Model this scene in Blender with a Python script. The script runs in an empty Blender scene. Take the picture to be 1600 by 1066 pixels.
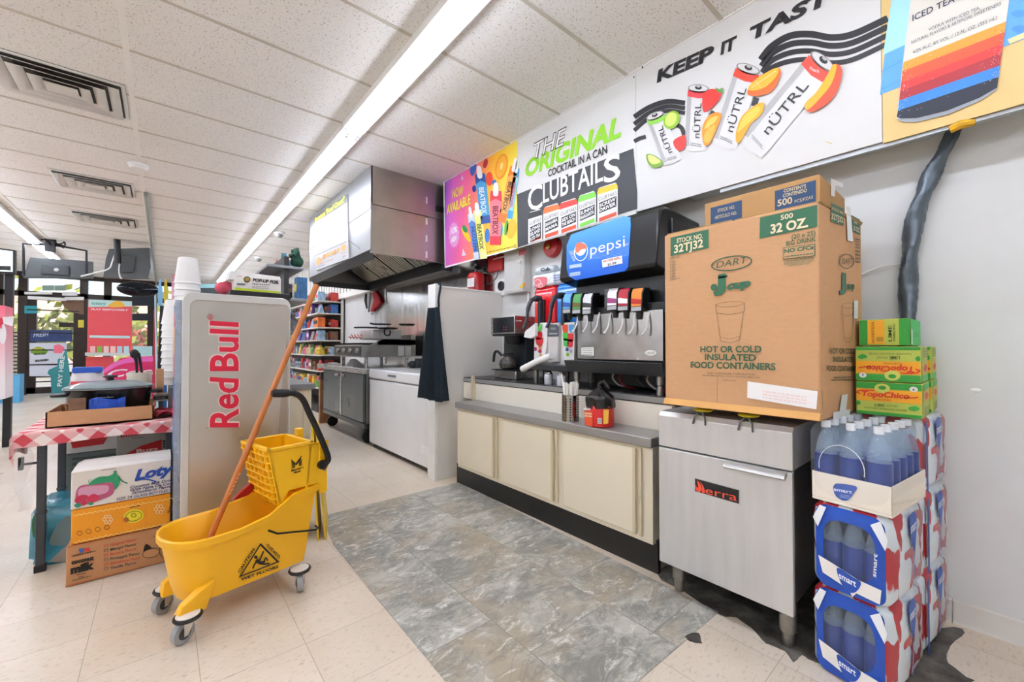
import bpy, bmesh, math, random
from mathutils import Vector, Matrix
random.seed(7)
S = bpy.context.scene
COL = S.collection
# ---------------------------------------------------------------- camera
F, YAW, PITCH, H = 644.0, math.radians(40.31), math.radians(0.85), 1.1
cam_d = bpy.data.cameras.new('camera'); cam = bpy.data.objects.new('camera', cam_d); COL.objects.link(cam)
cam.location = (0, 0, H); cam.rotation_euler = (math.pi/2 + PITCH, 0, -YAW)
cam_d.sensor_width = 36; cam_d.lens = F*36/1600; cam_d.clip_start = .02; cam_d.clip_end = 300
S.camera = cam
# ---------------------------------------------------------------- world, sun, exposure
S.view_settings.view_transform = 'Standard'; S.view_settings.look = 'None'
S.view_settings.gamma = 1; S.view_settings.use_curve_mapping = False
S.view_settings.exposure = 0.9
W = bpy.data.worlds.new('sky'); S.world = W; W.use_nodes = True
wn = W.node_tree.nodes; wl = W.node_tree.links
sky = wn.new('ShaderNodeTexSky'); sky.sky_type = 'NISHITA'; sky.sun_disc = False
sky.sun_elevation = math.radians(40); sky.sun_rotation = math.radians(200)
wn['Background'].inputs[1].default_value = 0.16
wl.new(sky.outputs[0], wn['Background'].inputs[0])
sd = bpy.data.lights.new('sun', 'SUN'); sd.energy = 2.6; sd.angle = .02; sd.color = (1, .95, .86)
sun = bpy.data.objects.new('sun', sd); COL.objects.link(sun); sun.rotation_euler = (math.radians(48), 0, math.radians(-25))
TUBE = 16.0          # brightness of the fluorescent tubes
S.cycles.use_denoising = True
S.cycles.max_bounces = 8; S.cycles.diffuse_bounces = 6; S.cycles.transparent_max_bounces = 12
S.cycles.sample_clamp_indirect = 6; S.cycles.caustics_reflective = False; S.cycles.caustics_refractive = False
# ---------------------------------------------------------------- photo rays -> points on real surfaces
FW = Vector((math.sin(YAW)*math.cos(PITCH), math.cos(YAW)*math.cos(PITCH), math.sin(PITCH)))
RT = Vector((math.cos(YAW), -math.sin(YAW), 0)); UP = RT.cross(FW); EYE = Vector((0, 0, H))
def hit(px, py, p0, n):
    d = RT*((px-800)/F) + UP*((533-py)/F) + FW
    return EYE + d*((Vector(p0)-EYE).dot(n)/d.dot(n))
class Pl:                                    # a plane; n is its outward normal
    def __init__(s, p0, n): s.p = Vector(p0); s.n = Vector(n).normalized()
    def __call__(s, px, py, off=0.0): return hit(px, py, s.p, s.n) + s.n*off
def PX(x): return Pl((x, 0, 0), (-1, 0, 0))
def PY(y): return Pl((0, y, 0), (0, -1, 0))
def PZ(z, up=1): return Pl((0, 0, z), (0, 0, up))
# ---------------------------------------------------------------- materials
def lin(h):
    h = h.lstrip('#'); o = []
    for i in (0, 2, 4):
        c = int(h[i:i+2], 16)/255; o.append(c/12.92 if c <= .04045 else ((c+.055)/1.055)**2.4)
    return (*o, 1)
MATS = {}
def mat(name, col='#808080', rough=.5, metal=0, var=.05, scale=6, bump=0, emit=0, alpha=1, trans=0, stretch=None, coat=0, spec=.5):
    if name in MATS: return MATS[name]
    m = bpy.data.materials.new(name); m.use_nodes = True; nt = m.node_tree; N = nt.nodes; L = nt.links
    b = N['Principled BSDF']; c = lin(col)
    b.inputs['Base Color'].default_value = c; b.inputs['Roughness'].default_value = rough; b.inputs['Metallic'].default_value = metal
    b.inputs['Specular IOR Level'].default_value = spec; b.inputs['Coat Weight'].default_value = coat
    if alpha < 1: b.inputs['Alpha'].default_value = alpha
    if trans: b.inputs['Transmission Weight'].default_value = trans
    if emit: b.inputs['Emission Color'].default_value = c; b.inputs['Emission Strength'].default_value = emit
    if var or bump:
        tc = N.new('ShaderNodeTexCoord'); nz = N.new('ShaderNodeTexNoise'); nz.inputs['Scale'].default_value = scale; nz.inputs['Detail'].default_value = 5
        if stretch:
            mp = N.new('ShaderNodeMapping'); mp.inputs['Scale'].default_value = stretch; L.new(tc.outputs['Object'], mp.inputs[0]); L.new(mp.outputs[0], nz.inputs['Vector'])
        else: L.new(tc.outputs['Object'], nz.inputs['Vector'])
        if var:
            r = N.new('ShaderNodeMapRange'); r.inputs[1].default_value = .3; r.inputs[2].default_value = .7; r.inputs[3].default_value = 1-var; r.inputs[4].default_value = 1+var
            L.new(nz.outputs[0], r.inputs[0])
            mx = N.new('ShaderNodeVectorMath'); mx.operation = 'SCALE'; mx.inputs[0].default_value = c[:3]; L.new(r.outputs[0], mx.inputs['Scale']); L.new(mx.outputs[0], b.inputs['Base Color'])
            if metal > .5:
                r2 = N.new('ShaderNodeMapRange'); r2.inputs[1].default_value = .3; r2.inputs[2].default_value = .7; r2.inputs[3].default_value = rough*.8; r2.inputs[4].default_value = rough*1.25
                L.new(nz.outputs[0], r2.inputs[0]); L.new(r2.outputs[0], b.inputs['Roughness'])
        if bump:
            bp = N.new('ShaderNodeBump'); bp.inputs['Strength'].default_value = bump; bp.inputs['Distance'].default_value = .01; L.new(nz.outputs[0], bp.inputs['Height']); L.new(bp.outputs[0], b.inputs['Normal'])
    MATS[name] = m; return m
def ink(h, rough=.45): return mat('ink_'+h, h, rough, var=0)
def film(name, col, alpha, rough=.12, bump=.25):
    if name in MATS: return MATS[name]
    m = mat(name, col, rough, var=0, bump=bump, scale=14, alpha=alpha); return m
# ---------------------------------------------------------------- mesh builder
class MB:
    def __init__(s): s.v = []; s.f = []; s.m = []
    def add(s, vs, fs, m=0):
        o = len(s.v); s.v += [Vector(p) for p in vs]
        for f in fs: s.f.append([i+o for i in f]); s.m.append(m)
        return s
    def hexa(s, b, t, m=0):
        n = len(b); fs = [list(range(n))[::-1], [n+i for i in range(n)]] + [[i, (i+1) % n, n+(i+1) % n, n+i] for i in range(n)]
        return s.add(list(b)+list(t), fs, m)
    def box(s, x0, y0, z0, x1, y1, z1, m=0):
        return s.hexa([(x0, y0, z0), (x1, y0, z0), (x1, y1, z0), (x0, y1, z0)], [(x0, y0, z1), (x1, y0, z1), (x1, y1, z1), (x0, y1, z1)], m)
    def prism(s, poly, ax, a, b, m=0):        # polygon of the two other axes extruded along axis ax from a to b
        def P(p, t): q = [p[0], p[1]]; q.insert(ax, t); return q
        return s.hexa([P(p, a) for p in poly], [P(p, b) for p in poly], m)
    def tube(s, pts, r, seg=10, m=0, closed=False):
        P = [Vector(p) for p in pts]; n = len(P); R = r if isinstance(r, (list, tuple)) else [r]*n; rings = []; ref = None
        for i, p in enumerate(P):
            if closed: t = P[(i+1) % n]-P[i-1]
            else: t = (P[min(i+1, n-1)]-P[max(i-1, 0)])
            t.normalize()
            if ref is None: ref = Vector((0, 0, 1)) if abs(t.z) < .9 else Vector((1, 0, 0))
            a = t.cross(ref).normalized(); b = a.cross(t).normalized(); ref = b
            rings.append([p+(a*math.cos(k*2*math.pi/seg)+b*math.sin(k*2*math.pi/seg))*R[i] for k in range(seg)])
        vs = [q for g in rings for q in g]; fs = []
        for i in range(n if closed else n-1):
            for k in range(seg):
                j = (i+1) % n; fs.append([i*seg+k, i*seg+(k+1) % seg, j*seg+(k+1) % seg, j*seg+k])
        if not closed: fs += [list(range(seg))[::-1], [(n-1)*seg+k for k in range(seg)]]
        return s.add(vs, fs, m)
    def cyl(s, p0, p1, r0, r1=None, seg=20, m=0): return s.tube([p0, p1], [r0, r0 if r1 is None else r1], seg, m)
    def lathe(s, c, prof, seg=24, m=0, ax=2, sx=1, sy=1):   # prof: (radius, height)
        vs = []; fs = []; n = len(prof)
        for r, h in prof:
            for k in range(seg):
                a = 2*math.pi*k/seg; q = [r*math.cos(a)*sx, r*math.sin(a)*sy]; q.insert(ax, h); vs.append(Vector(c)+Vector(q))
        for i in range(n-1):
            for k in range(seg): fs.append([i*seg+k, i*seg+(k+1) % seg, (i+1)*seg+(k+1) % seg, (i+1)*seg+k])
        fs += [list(range(seg))[::-1], [(n-1)*seg+k for k in range(seg)]]
        return s.add(vs, fs, m)
    def sph(s, c, r, m=0, sc=(1, 1, 1), seg=16, ri=10):
        prof = [(max(r*math.sin(math.pi*i/ri), 1e-4), -r*math.cos(math.pi*i/ri)) for i in range(ri+1)]
        o = len(s.v); s.lathe((0, 0, 0), prof, seg, m)
        for i in range(o, len(s.v)): v = s.v[i]; s.v[i] = Vector((v.x*sc[0], v.y*sc[1], v.z*sc[2]))+Vector(c)
        return s
    def rbox(s, x0, y0, z0, x1, y1, z1, r, ax=2, m=0, n=5):   # box with rounded corners around axis ax
        a, b = [(( y0, z0), (y1, z1)), ((x0, z0), (x1, z1)), ((x0, y0), (x1, y1))][ax]; lo, hi = [(x0, x1), (y0, y1), (z0, z1)][ax]
        return s.prism(rrect(a[0], a[1], b[0], b[1], r, n), ax, lo, hi, m)
    def grid(s, fn, nu, nv, m=0):
        vs = [fn(i/nu, j/nv) for j in range(nv+1) for i in range(nu+1)]
        return s.add(vs, [[j*(nu+1)+i, j*(nu+1)+i+1, (j+1)*(nu+1)+i+1, (j+1)*(nu+1)+i] for j in range(nv) for i in range(nu)], m)
    def xf(s, M, o=0):
        for i in range(o, len(s.v)): s.v[i] = M @ s.v[i]
        return s
    def build(s, name, mats, parent=None, bevel=0, seg=2, loc=None, sharp=32, solid=0, recalc=True):
        mats = mats if isinstance(mats, (list, tuple)) else [mats]
        if loc is None:
            if parent is not None: loc = parent.location
            else:
                lo = [min(v[i] for v in s.v) for i in range(3)]; hi = [max(v[i] for v in s.v) for i in range(3)]
                loc = Vector(((lo[0]+hi[0])/2, (lo[1]+hi[1])/2, lo[2]))
        loc = Vector(loc); top = parent
        off = loc
        if parent is not None: off = Vector(parent['w']) if 'w' in parent else Vector(parent.location)
        me = bpy.data.meshes.new(name); me.from_pydata([v-off for v in s.v], [], s.f)
        for m in mats: me.materials.append(m)
        me.polygons.foreach_set('material_index', s.m)
        if recalc:
            b = bmesh.new(); b.from_mesh(me); bmesh.ops.recalc_face_normals(b, faces=b.faces); b.to_mesh(me); b.free()
        me.polygons.foreach_set('use_smooth', [True]*len(me.polygons)); me.set_sharp_from_angle(angle=math.radians(sharp))
        o = bpy.data.objects.new(name, me); COL.objects.link(o)
        o['w'] = tuple(off)
        if parent is not None: o.parent = parent
        else: o.location = loc
        if solid: md = o.modifiers.new('solid', 'SOLIDIFY'); md.thickness = solid; md.offset = -1
        if bevel: md = o.modifiers.new('bevel', 'BEVEL'); md.width = bevel; md.segments = seg; md.limit_method = 'ANGLE'; md.angle_limit = math.radians(40); md.harden_normals = False
        return o
def rrect(x0, y0, x1, y1, r, n=5):
    o = []
    for cx, cy, a in ((x1-r, y0+r, -90), (x1-r, y1-r, 0), (x0+r, y1-r, 90), (x0+r, y0+r, 180)):
        for k in range(n+1): t = math.radians(a+90*k/n); o.append((cx+r*math.cos(t), cy+r*math.sin(t)))
    return o
def tag(o, label, cat, group=None, kind=None):
    if kind: o['kind'] = kind
    o['label'] = label; o['category'] = cat
    if group: o['group'] = group
    return o
def thing(name, label, cat, loc, group=None):
    o = bpy.data.objects.new(name, None); COL.objects.link(o); o.location = loc; o['w'] = tuple(loc); o.empty_display_size = .05
    return tag(o, label, cat, group)
def struct(o): o['kind'] = 'structure'; return o
def dup(r0, loc, label, group=None, rotz=0):
    r = r0.copy(); COL.objects.link(r); r.location = loc; r.rotation_euler = (0, 0, rotz); r['label'] = label
    if group: r['group'] = group
    for ch in list(r0.children):
        c = ch.copy(); COL.objects.link(c); c.parent = r
        for g in list(ch.children): d = g.copy(); COL.objects.link(d); d.parent = c
    return r
def cat_rom(pts, n=6, closed=False):
    P = [Vector(p) for p in pts]; o = []; N = len(P)
    for i in range(N if closed else N-1):
        g = (lambda k: P[k % N]) if closed else (lambda k: P[min(max(k, 0), N-1)])
        a, b, c, d = g(i-1), g(i), g(i+1), g(i+2)
        for k in range(n):
            t = k/n; o.append(.5*((2*b)+(c-a)*t+(2*a-5*b+4*c-d)*t*t+(3*b-a-3*c+d)*t**3))
    if not closed: o.append(P[-1])
    return o
# ---------------------------------------------------------------- lettering and printed marks
_G = {}
def glyphs(t, bold=0.0, shear=0.0):
    k = (t, bold, shear)
    if k not in _G:
        c = bpy.data.curves.new('t', 'FONT'); c.body = t; c.size = 1; c.resolution_u = 3; c.offset = bold; c.shear = shear
        o = bpy.data.objects.new('t', c); m = bpy.data.meshes.new_from_object(o)
        _G[k] = ([(v.co.x, v.co.y) for v in m.vertices], [list(p.vertices) for p in m.polygons])
        bpy.data.objects.remove(o); bpy.data.curves.remove(c); bpy.data.meshes.remove(m)
    return _G[k]
CAP = .729
class Ink:                                  # flat print lying on a surface: layers of ink a fraction of a millimetre apart
    def __init__(s, pl, eps=.0009, base=.001):
        s.pl = pl; s.eps = eps; s.base = base; s.mb = MB(); s.mats = []; s.o = (0, 0, 1)
    def crop(s, ox, oy, k): s.o = (ox, oy, k); return s
    def c(s, p): return (s.o[0]+p[0]/s.o[2], s.o[1]+p[1]/s.o[2])
    def mi(s, col):
        m = ink(col) if isinstance(col, str) else col
        if m not in s.mats: s.mats.append(m)
        return s.mats.index(m)
    def P(s, p, lay): q = s.c(p); return s.pl(q[0], q[1], s.base+s.eps*lay)
    def poly(s, pts, col, lay=0): s.mb.add([s.P(p, lay) for p in pts], [list(range(len(pts)))], s.mi(col)); return s
    def curve(s, pts, col, lay=0, n=5): return s.poly([(p.x, p.y) for p in cat_rom([(a, b, 0) for a, b in pts], n, True)], col, lay)
    def ell(s, cx, cy, rx, ry, col, lay=0, rot=0, n=24, a0=0, a1=360):
        r = math.radians(rot); P = []
        for k in range(n+(a1 != 360)):
            t = math.radians(a0+(a1-a0)*k/n); x, y = rx*math.cos(t), ry*math.sin(t); P.append((cx+x*math.cos(r)-y*math.sin(r), cy+x*math.sin(r)+y*math.cos(r)))
        return s.poly(P, col, lay)
    def stroke(s, pts, w, col, lay=0, smooth=True, n=5):
        P = [Vector((a, b, 0)) for a, b in pts]
        if smooth and len(P) > 2: P = cat_rom(P, n)
        ws = w if isinstance(w, (list, tuple)) else (w, w); L = []; R = []
        for i, p in enumerate(P):
            t = (P[min(i+1, len(P)-1)]-P[max(i-1, 0)]).normalized(); q = Vector((-t.y, t.x, 0))*(ws[0]+(ws[1]-ws[0])*i/(len(P)-1))/2
            L.append(p+q); R.append(p-q)
        for i in range(len(P)-1): s.poly([(L[i].x, L[i].y), (L[i+1].x, L[i+1].y), (R[i+1].x, R[i+1].y), (R[i].x, R[i].y)], col, lay)
        return s
    def ring(s, cx, cy, rx, ry, w, col, lay=0, rot=0):
        r = math.radians(rot); n = 28
        def p(k, a, b): t = 2*math.pi*k/n; x, y = a*math.cos(t), b*math.sin(t); return (cx+x*math.cos(r)-y*math.sin(r), cy+x*math.sin(r)+y*math.cos(r))
        for k in range(n): s.poly([p(k, rx, ry), p(k+1, rx, ry), p(k+1, rx-w, ry-w), p(k, rx-w, ry-w)], col, lay)
        return s
    def text(s, t, bl, br, h, col, lay=2, bold=0.0, shear=0.0, tl=None, fit=True):
        V, Fc = glyphs(t, bold, shear)
        if not V: return s
        x0 = min(v[0] for v in V); x1 = max(v[0] for v in V)
        B = s.P(bl, lay); U = s.P(br, lay)-B
        T = s.P(tl if tl else (bl[0], bl[1]-h), lay)-B
        s.mb.add([B+U*((x-x0)/(x1-x0))+T*(y/CAP) for x, y in V], Fc, s.mi(col)); return s
    def lines(s, bl, br, h, n, gap, col, lay=2, seed=1):       # unreadably small print: rows of word-like dashes
        rnd = random.Random(seed)
        for r in range(n):
            t = 0
            while t < .97:
                w = min(rnd.uniform(.04, .12), 1-t); a = (bl[0]+(br[0]-bl[0])*t, bl[1]+(br[1]-bl[1])*t+r*gap); e = t+w; b = (bl[0]+(br[0]-bl[0])*e, bl[1]+(br[1]-bl[1])*e+r*gap)
                s.poly([a, b, (b[0], b[1]-h), (a[0], a[1]-h)], col, lay); t = e+.025
        return s
    def build(s, parent, name='printing'):
        o = s.mb.build(name, s.mats, parent, recalc=False); return o
# ================================================================ the setting
XW, ZC, YF = 2.43, 2.84, 14.5
def nodes_mat(name, rough=.4, spec=.5):
    m = bpy.data.materials.new(name); m.use_nodes = True; N = m.node_tree.nodes; L = m.node_tree.links
    b = N['Principled BSDF']; b.inputs['Roughness'].default_value = rough; b.inputs['Specular IOR Level'].default_value = spec
    return m, N, L, b
def mth(N, L, op, a, b=None, c=None):
    n = N.new('ShaderNodeMath'); n.operation = op
    for i, x in enumerate((a, b, c)):
        if x is None: continue
        if isinstance(x, (int, float)): n.inputs[i].default_value = x
        else: L.new(x, n.inputs[i])
    return n.outputs[0]
def mixc(N, L, f, a, b):
    n = N.new('ShaderNodeMix'); n.data_type = 'RGBA'
    for i, x in ((0, f), (6, a), (7, b)):
        if isinstance(x, (int, float)): n.inputs[i].default_value = x
        elif isinstance(x, tuple): n.inputs[i].default_value = x
        else: L.new(x, n.inputs[i])
    return n.outputs[2]
def noise(N, L, vec, scale, detail=4, rough=.55, dist=0):
    n = N.new('ShaderNodeTexNoise'); n.inputs['Scale'].default_value = scale; n.inputs['Detail'].default_value = detail; n.inputs['Roughness'].default_value = rough; n.inputs['Distortion'].default_value = dist
    if vec is not None: L.new(vec, n.inputs['Vector'])
    return n.outputs[0]
def mapped(N, L, vec, sc):
    m = N.new('ShaderNodeMapping'); m.inputs['Scale'].default_value = sc; L.new(vec, m.inputs[0]); return m.outputs[0]
def step(N, L, x, lo, hi): 
    r = N.new('ShaderNodeMapRange'); r.inputs[1].default_value = lo; r.inputs[2].default_value = hi; L.new(x, r.inputs[0]); return r.outputs[0]
def floor_mat():
    m, N, L, b = nodes_mat('vinyl_tile', .32)
    g = N.new('ShaderNodeNewGeometry'); sp = N.new('ShaderNodeSeparateXYZ'); L.new(g.outputs['Position'], sp.inputs[0])
    u = mth(N, L, 'DIVIDE', mth(N, L, 'SUBTRACT', sp.outputs[0], .107), .309); v = mth(N, L, 'DIVIDE', mth(N, L, 'SUBTRACT', sp.outputs[1], .216), .2915)
    def edge(x): f = mth(N, L, 'FRACT', x); return mth(N, L, 'MINIMUM', f, mth(N, L, 'SUBTRACT', 1.0, f))
    joint = mth(N, L, 'LESS_THAN', mth(N, L, 'MINIMUM', edge(u), edge(v)), .0042)
    cb = N.new('ShaderNodeCombineXYZ'); L.new(mth(N, L, 'FLOOR', u), cb.inputs[0]); L.new(mth(N, L, 'FLOOR', v), cb.inputs[1])
    wn_ = N.new('ShaderNodeTexWhiteNoise'); L.new(cb.outputs[0], wn_.inputs['Vector'])
    big = noise(N, L, g.outputs['Position'], 1.3, 4)
    fleck = noise(N, L, mapped(N, L, g.outputs['Position'], (22, 60, 1)), 1.6, 3, .6)
    fleck2 = noise(N, L, mapped(N, L, g.outputs['Position'], (40, 90, 1)), 2.3, 2, .6)
    c = mixc(N, L, wn_.outputs[0], lin('#dccdb9'), lin('#e4d7c6'))
    c = mixc(N, L, step(N, L, big, .42, .68), c, lin('#d0c0ab'))
    c = mixc(N, L, step(N, L, fleck, .56, .72), c, lin('#c0ae98'))
    c = mixc(N, L, mth(N, L, 'MULTIPLY', step(N, L, fleck2, .69, .74), .8), c, lin('#8f7f6f'))
    c = mixc(N, L, mth(N, L, 'MULTIPLY', joint, .55), c, lin('#857865'))
    L.new(c, b.inputs['Base Color'])
    r = mth(N, L, 'ADD', mth(N, L, 'MULTIPLY', big, .25), .2); L.new(r, b.inputs['Roughness'])
    return m
def ceiling_mat():
    m, N, L, b = nodes_mat('acoustic_tile', .95, .2)
    g = N.new('ShaderNodeNewGeometry')
    f = noise(N, L, g.outputs['Position'], 95, 2, .6); s_ = noise(N, L, g.outputs['Position'], .5, 3)
    c = mixc(N, L, step(N, L, s_, .4, .75), lin('#f6f5f2'), lin('#eeebe5'))
    c = mixc(N, L, mth(N, L, 'MULTIPLY', step(N, L, f, .6, .67), .55), c, lin('#857d72'))
    L.new(c, b.inputs['Base Color'])
    bp = N.new('ShaderNodeBump'); bp.inputs['Strength'].default_value = .25; bp.inputs['Distance'].default_value = .003; L.new(f, bp.inputs['Height']); L.new(bp.outputs[0], b.inputs['Normal'])
    return m
def stone_mat():
    m, N, L, b = nodes_mat('stone_vinyl', .38)
    g = N.new('ShaderNodeNewGeometry'); sp = N.new('ShaderNodeSeparateXYZ'); L.new(g.outputs['Position'], sp.inputs[0])
    br = N.new('ShaderNodeTexBrick'); br.inputs['Scale'].default_value = 1; br.inputs['Mortar Size'].default_value = .0016; br.inputs['Brick Width'].default_value = .46; br.inputs['Row Height'].default_value = .43; br.offset = .5
    mp = N.new('ShaderNodeMapping'); mp.inputs['Rotation'].default_value = (0, 0, math.pi/2); mp.inputs['Location'].default_value = (.18, .27, 0); L.new(g.outputs['Position'], mp.inputs[0]); L.new(mp.outputs[0], br.inputs['Vector'])
    br.inputs['Color1'].default_value = (0, 0, 0, 1); br.inputs['Color2'].default_value = (1, 1, 1, 1); br.inputs['Mortar'].default_value = (.5, .5, .5, 1)
    rot = N.new('ShaderNodeVectorMath'); rot.operation = 'ADD'; L.new(g.outputs['Position'], rot.inputs[0]); sc = N.new('ShaderNodeVectorMath'); sc.operation = 'SCALE'; sc.inputs['Scale'].default_value = 3.0; L.new(br.outputs['Color'], sc.inputs[0]); L.new(sc.outputs[0], rot.inputs[1])
    st = mapped(N, L, rot.outputs[0], (1.5, 2.6, 1))
    n1 = noise(N, L, st, 2.4, 10, .72, 1.0); n2 = noise(N, L, st, 5, 10, .75, 1.6); n3 = noise(N, L, rot.outputs[0], 2.6, 5); n4 = noise(N, L, st, 3.0, 8, .65, 1.5)
    c = mixc(N, L, step(N, L, n1, .42, .6), lin('#8b8981'), lin('#bfbcb1'))
    c = mixc(N, L, mth(N, L, 'MULTIPLY', step(N, L, n3, .48, .62), .8), c, lin('#a89a83'))
    c = mixc(N, L, mth(N, L, 'MULTIPLY', step(N, L, n2, .54, .64), .85), c, lin('#e0e0d8'))
    ridge = mth(N, L, 'ABSOLUTE', mth(N, L, 'SUBTRACT', n4, .5))
    c = mixc(N, L, mth(N, L, 'MULTIPLY', step(N, L, ridge, .03, .0), .5), c, lin('#73736e'))
    c = mixc(N, L, mth(N, L, 'MULTIPLY', br.outputs['Fac'], .6), c, lin('#5e5c56'))
    L.new(c, b.inputs['Base Color']); return m
def wall_mat():
    m, N, L, b = nodes_mat('painted_board', .55)
    g = N.new('ShaderNodeNewGeometry'); a = noise(N, L, g.outputs['Position'], 2.2, 5); f = noise(N, L, g.outputs['Position'], 42, 2)
    c = mixc(N, L, step(N, L, a, .35, .7), lin('#dfe0df'), lin('#d6d6d3'))
    L.new(c, b.inputs['Base Color'])
    bp = N.new('ShaderNodeBump'); bp.inputs['Strength'].default_value = .12; bp.inputs['Distance'].default_value = .004; L.new(f, bp.inputs['Height']); L.new(bp.outputs[0], b.inputs['Normal'])
    return m
def grime_mat():
    m, N, L, b = nodes_mat('dirty_subfloor', .6)
    g = N.new('ShaderNodeNewGeometry'); a = noise(N, L, g.outputs['Position'], 7, 7, .65); d = noise(N, L, g.outputs['Position'], 26, 4)
    c = mixc(N, L, step(N, L, a, .38, .66), lin('#3a3630'), lin('#77726a')); c = mixc(N, L, mth(N, L, 'MULTIPLY', step(N, L, d, .55, .7), .6), c, lin('#26231f'))
    L.new(c, b.inputs['Base Color']); return m
def steel_mat(name, col, rough, stretch):
    return mat(name, col, rough, 1, var=.12, scale=3, stretch=stretch)
FLOOR, CEIL, WALL, STONE, GRIME = floor_mat(), ceiling_mat(), wall_mat(), stone_mat(), grime_mat()
STEEL = steel_mat('brushed_steel', '#c4c3c0', .3, (2, 2, 30))
STEELV = mat('brushed_steel_vertical', '#d3d2d0', .42, .5, .05, 3, stretch=(9, 9, 1))
STEELD = steel_mat('dull_steel', '#a3a29e', .4, (3, 3, 3))
STEELH = steel_mat('hood_steel', '#b3afa9', .36, (1.2, 1.2, 1.2))
DARKSTEEL = mat('dark_steel', '#5d6060', .35, .9, .15, 5)
BLK = mat('black_plastic', '#17181a', .42, 0, .1, 20); BLKR = mat('black_rubber', '#1c1c1d', .65); GREYP = mat('grey_plastic', '#6e7273', .45)
WHT = mat('white_plastic', '#eeeeec', .35, 0, .02); CREAM = mat('cream_laminate', '#eadfc6', .42, 0, .03, 3); CREAMD = mat('cream_edge', '#d3c6a6', .45, 0, .04)
CARD = mat('corrugated_board', '#cb9c70', .8, 0, .03, 40, .03, stretch=(1, 1, 3)); CARDD = mat('board_edge', '#b08a58', .8, 0, .08)
CHROME = mat('chrome', '#d8d8d8', .12, 1, 0)
struct(MB().box(-6, -4, -.06, XW+.12, YF+.1, 0).build('floor', FLOOR))
mb = MB(); mb.hexa([(.715, .79, 0), (1.767, .762, 0), (1.85, 2.85, 0), (.80, 2.85, 0), (.735, 2.4, 0)], [(.715, .79, .003), (1.767, .762, .003), (1.85, 2.85, .003), (.80, 2.85, .003), (.735, 2.4, .003)])
struct(mb.build('floor', STONE))
fl = PZ(0)
def floor_poly(px, z, m, name='floor'):
    rj = random.Random(len(px)); px = [(p.x+rj.uniform(-1.5, 1.5), p.y+rj.uniform(-1, 1)) for p in cat_rom([(a, c, 0) for a, c in px], 3, True)]; b = [fl(*p) for p in px]; t = [v+Vector((0, 0, z)) for v in b]; o = MB().hexa(b, t).build(name, m); return struct(o)
floor_poly([(1028, 898), (1069, 924), (1122, 960), (1150, 965), (1183, 990), (1196, 1005), (1226, 1018), (1241, 1035), (1252, 1024), (1272, 1034), (1330, 1040), (1455, 960), (1488, 967), (1480, 940), (1290, 870), (1085, 860)], .0015, GRIME)
floor_poly([(1385, 1068), (1412, 1046), (1432, 1016), (1445, 1010), (1462, 986), (1490, 980), (1506, 988), (1486, 1010), (1478, 1030), (1500, 1052), (1516, 1068)], .0012, GRIME)
floor_poly([(1071, 998), (1088, 990), (1096, 1001), (1093, 1006)], .0045, GRIME)
struct(MB().box(-6, -4, ZC, XW+.12, YF+.1, ZC+.06).build('ceiling', CEIL))
struct(MB().box(XW, -4, 0, XW+.12, YF, ZC).build('wall_right', WALL))
struct(MB().box(-6.12, -4, 0, -6, YF, ZC).build('wall_left', WALL)); struct(MB().box(-6, -4.12, 0, XW, -4, ZC).build('wall_back', WALL))
# ceiling grid
TB = mat('ceiling_tee', '#f2f0ea', .5, 0, .03)
mb = MB(); k = -8
while 2.1+.585*k < YF:
    y = 2.1+.585*k
    if y > -3.9: mb.box(-6, y-.011, ZC-.003, XW, y+.011, ZC+.005)
    k += 1
struct(mb.build('trim_1', mat('ceiling_cross_tee', '#c9c3b6', .6, 0, .05)))
mb = MB()
for x in (-5.15, -3.9, -2.66, -1.42, -.178, 2.26): mb.box(x-.014, -3.9, ZC-.006, x+.014, YF, ZC+.005)
struct(mb.build('trim_2', TB))
# bulkhead the banners hang on, and its metal edge
struct(MB().box(2.275, -3.9, 1.975, XW, 1.16, ZC).build('wall_bulkhead', mat('bulkhead_paint', '#c6d3d8', .6, 0, .03)))
struct(MB().box(2.262, -3.9, 1.925, 2.276, .95, 1.985).build('trim_4', mat('aluminium_edge', '#b9bdc0', .35, .6, .05)))
# baseboard
mb = MB(); mb.prism([(2.43, 0), (2.412, 0), (2.418, .012), (2.422, .085), (2.43, .09)], 1, -4, .128); mb.prism([(2.43, 0), (2.412, 0), (2.418, .012), (2.422, .085), (2.43, .09)], 1, .131, .42)
struct(mb.build('baseboard_right', mat('cove_base', '#d9d5cc', .45, 0, .05)))
# wall marks: filled hole and scuffs
b = MB(); b.sph((2.43, .058, .931), .03, 0, (.14, .5, .27)); b.build('wall_right_patch', mat('spackle', '#f4f3f0', .7))['kind'] = 'structure'
# partition by the kitchen
b = MB(); b.box(1.722, 3.0, 0, XW, 3.11, 1.605); struct(b.build('wall_partition', mat('partition_panel', '#e3e0da', .45, 0, .05, 2), bevel=.004))
b = MB(); b.box(1.712, 2.996, 0, 1.74, 3.118, 1.625); b.box(1.74, 2.994, 1.598, XW, 3.114, 1.612); struct(b.build('trim_5', mat('white_corner', '#f0efec', .4), bevel=.002))
# stainless wall behind the cooking line
b = MB()
for y0, y1 in ((3.12, 4.07), (4.075, 5.08), (5.085, 5.6)): b.box(2.414, y0, 0, 2.429, y1, 2.0)
struct(b.build('wall_cladding', steel_mat('wall_steel', '#c2c1bd', .2, (1, 6, .7)), bevel=.002))
struct(MB().box(2.405, 5.6, .0, 2.43, 5.64, 2.25).build('trim_6', STEEL))
# corrugated white fascia above the shelf run
b = MB()
for i in range(46): y = 6.0+i*.16; b.box(2.36, y, 2.0, 2.43, y+.09, 2.75)
b.box(2.33, 6.0, 1.93, 2.43, 13.4, 2.02); struct(b.build('trim_7', mat('fascia', '#efede6', .5, 0, .02)))
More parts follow.
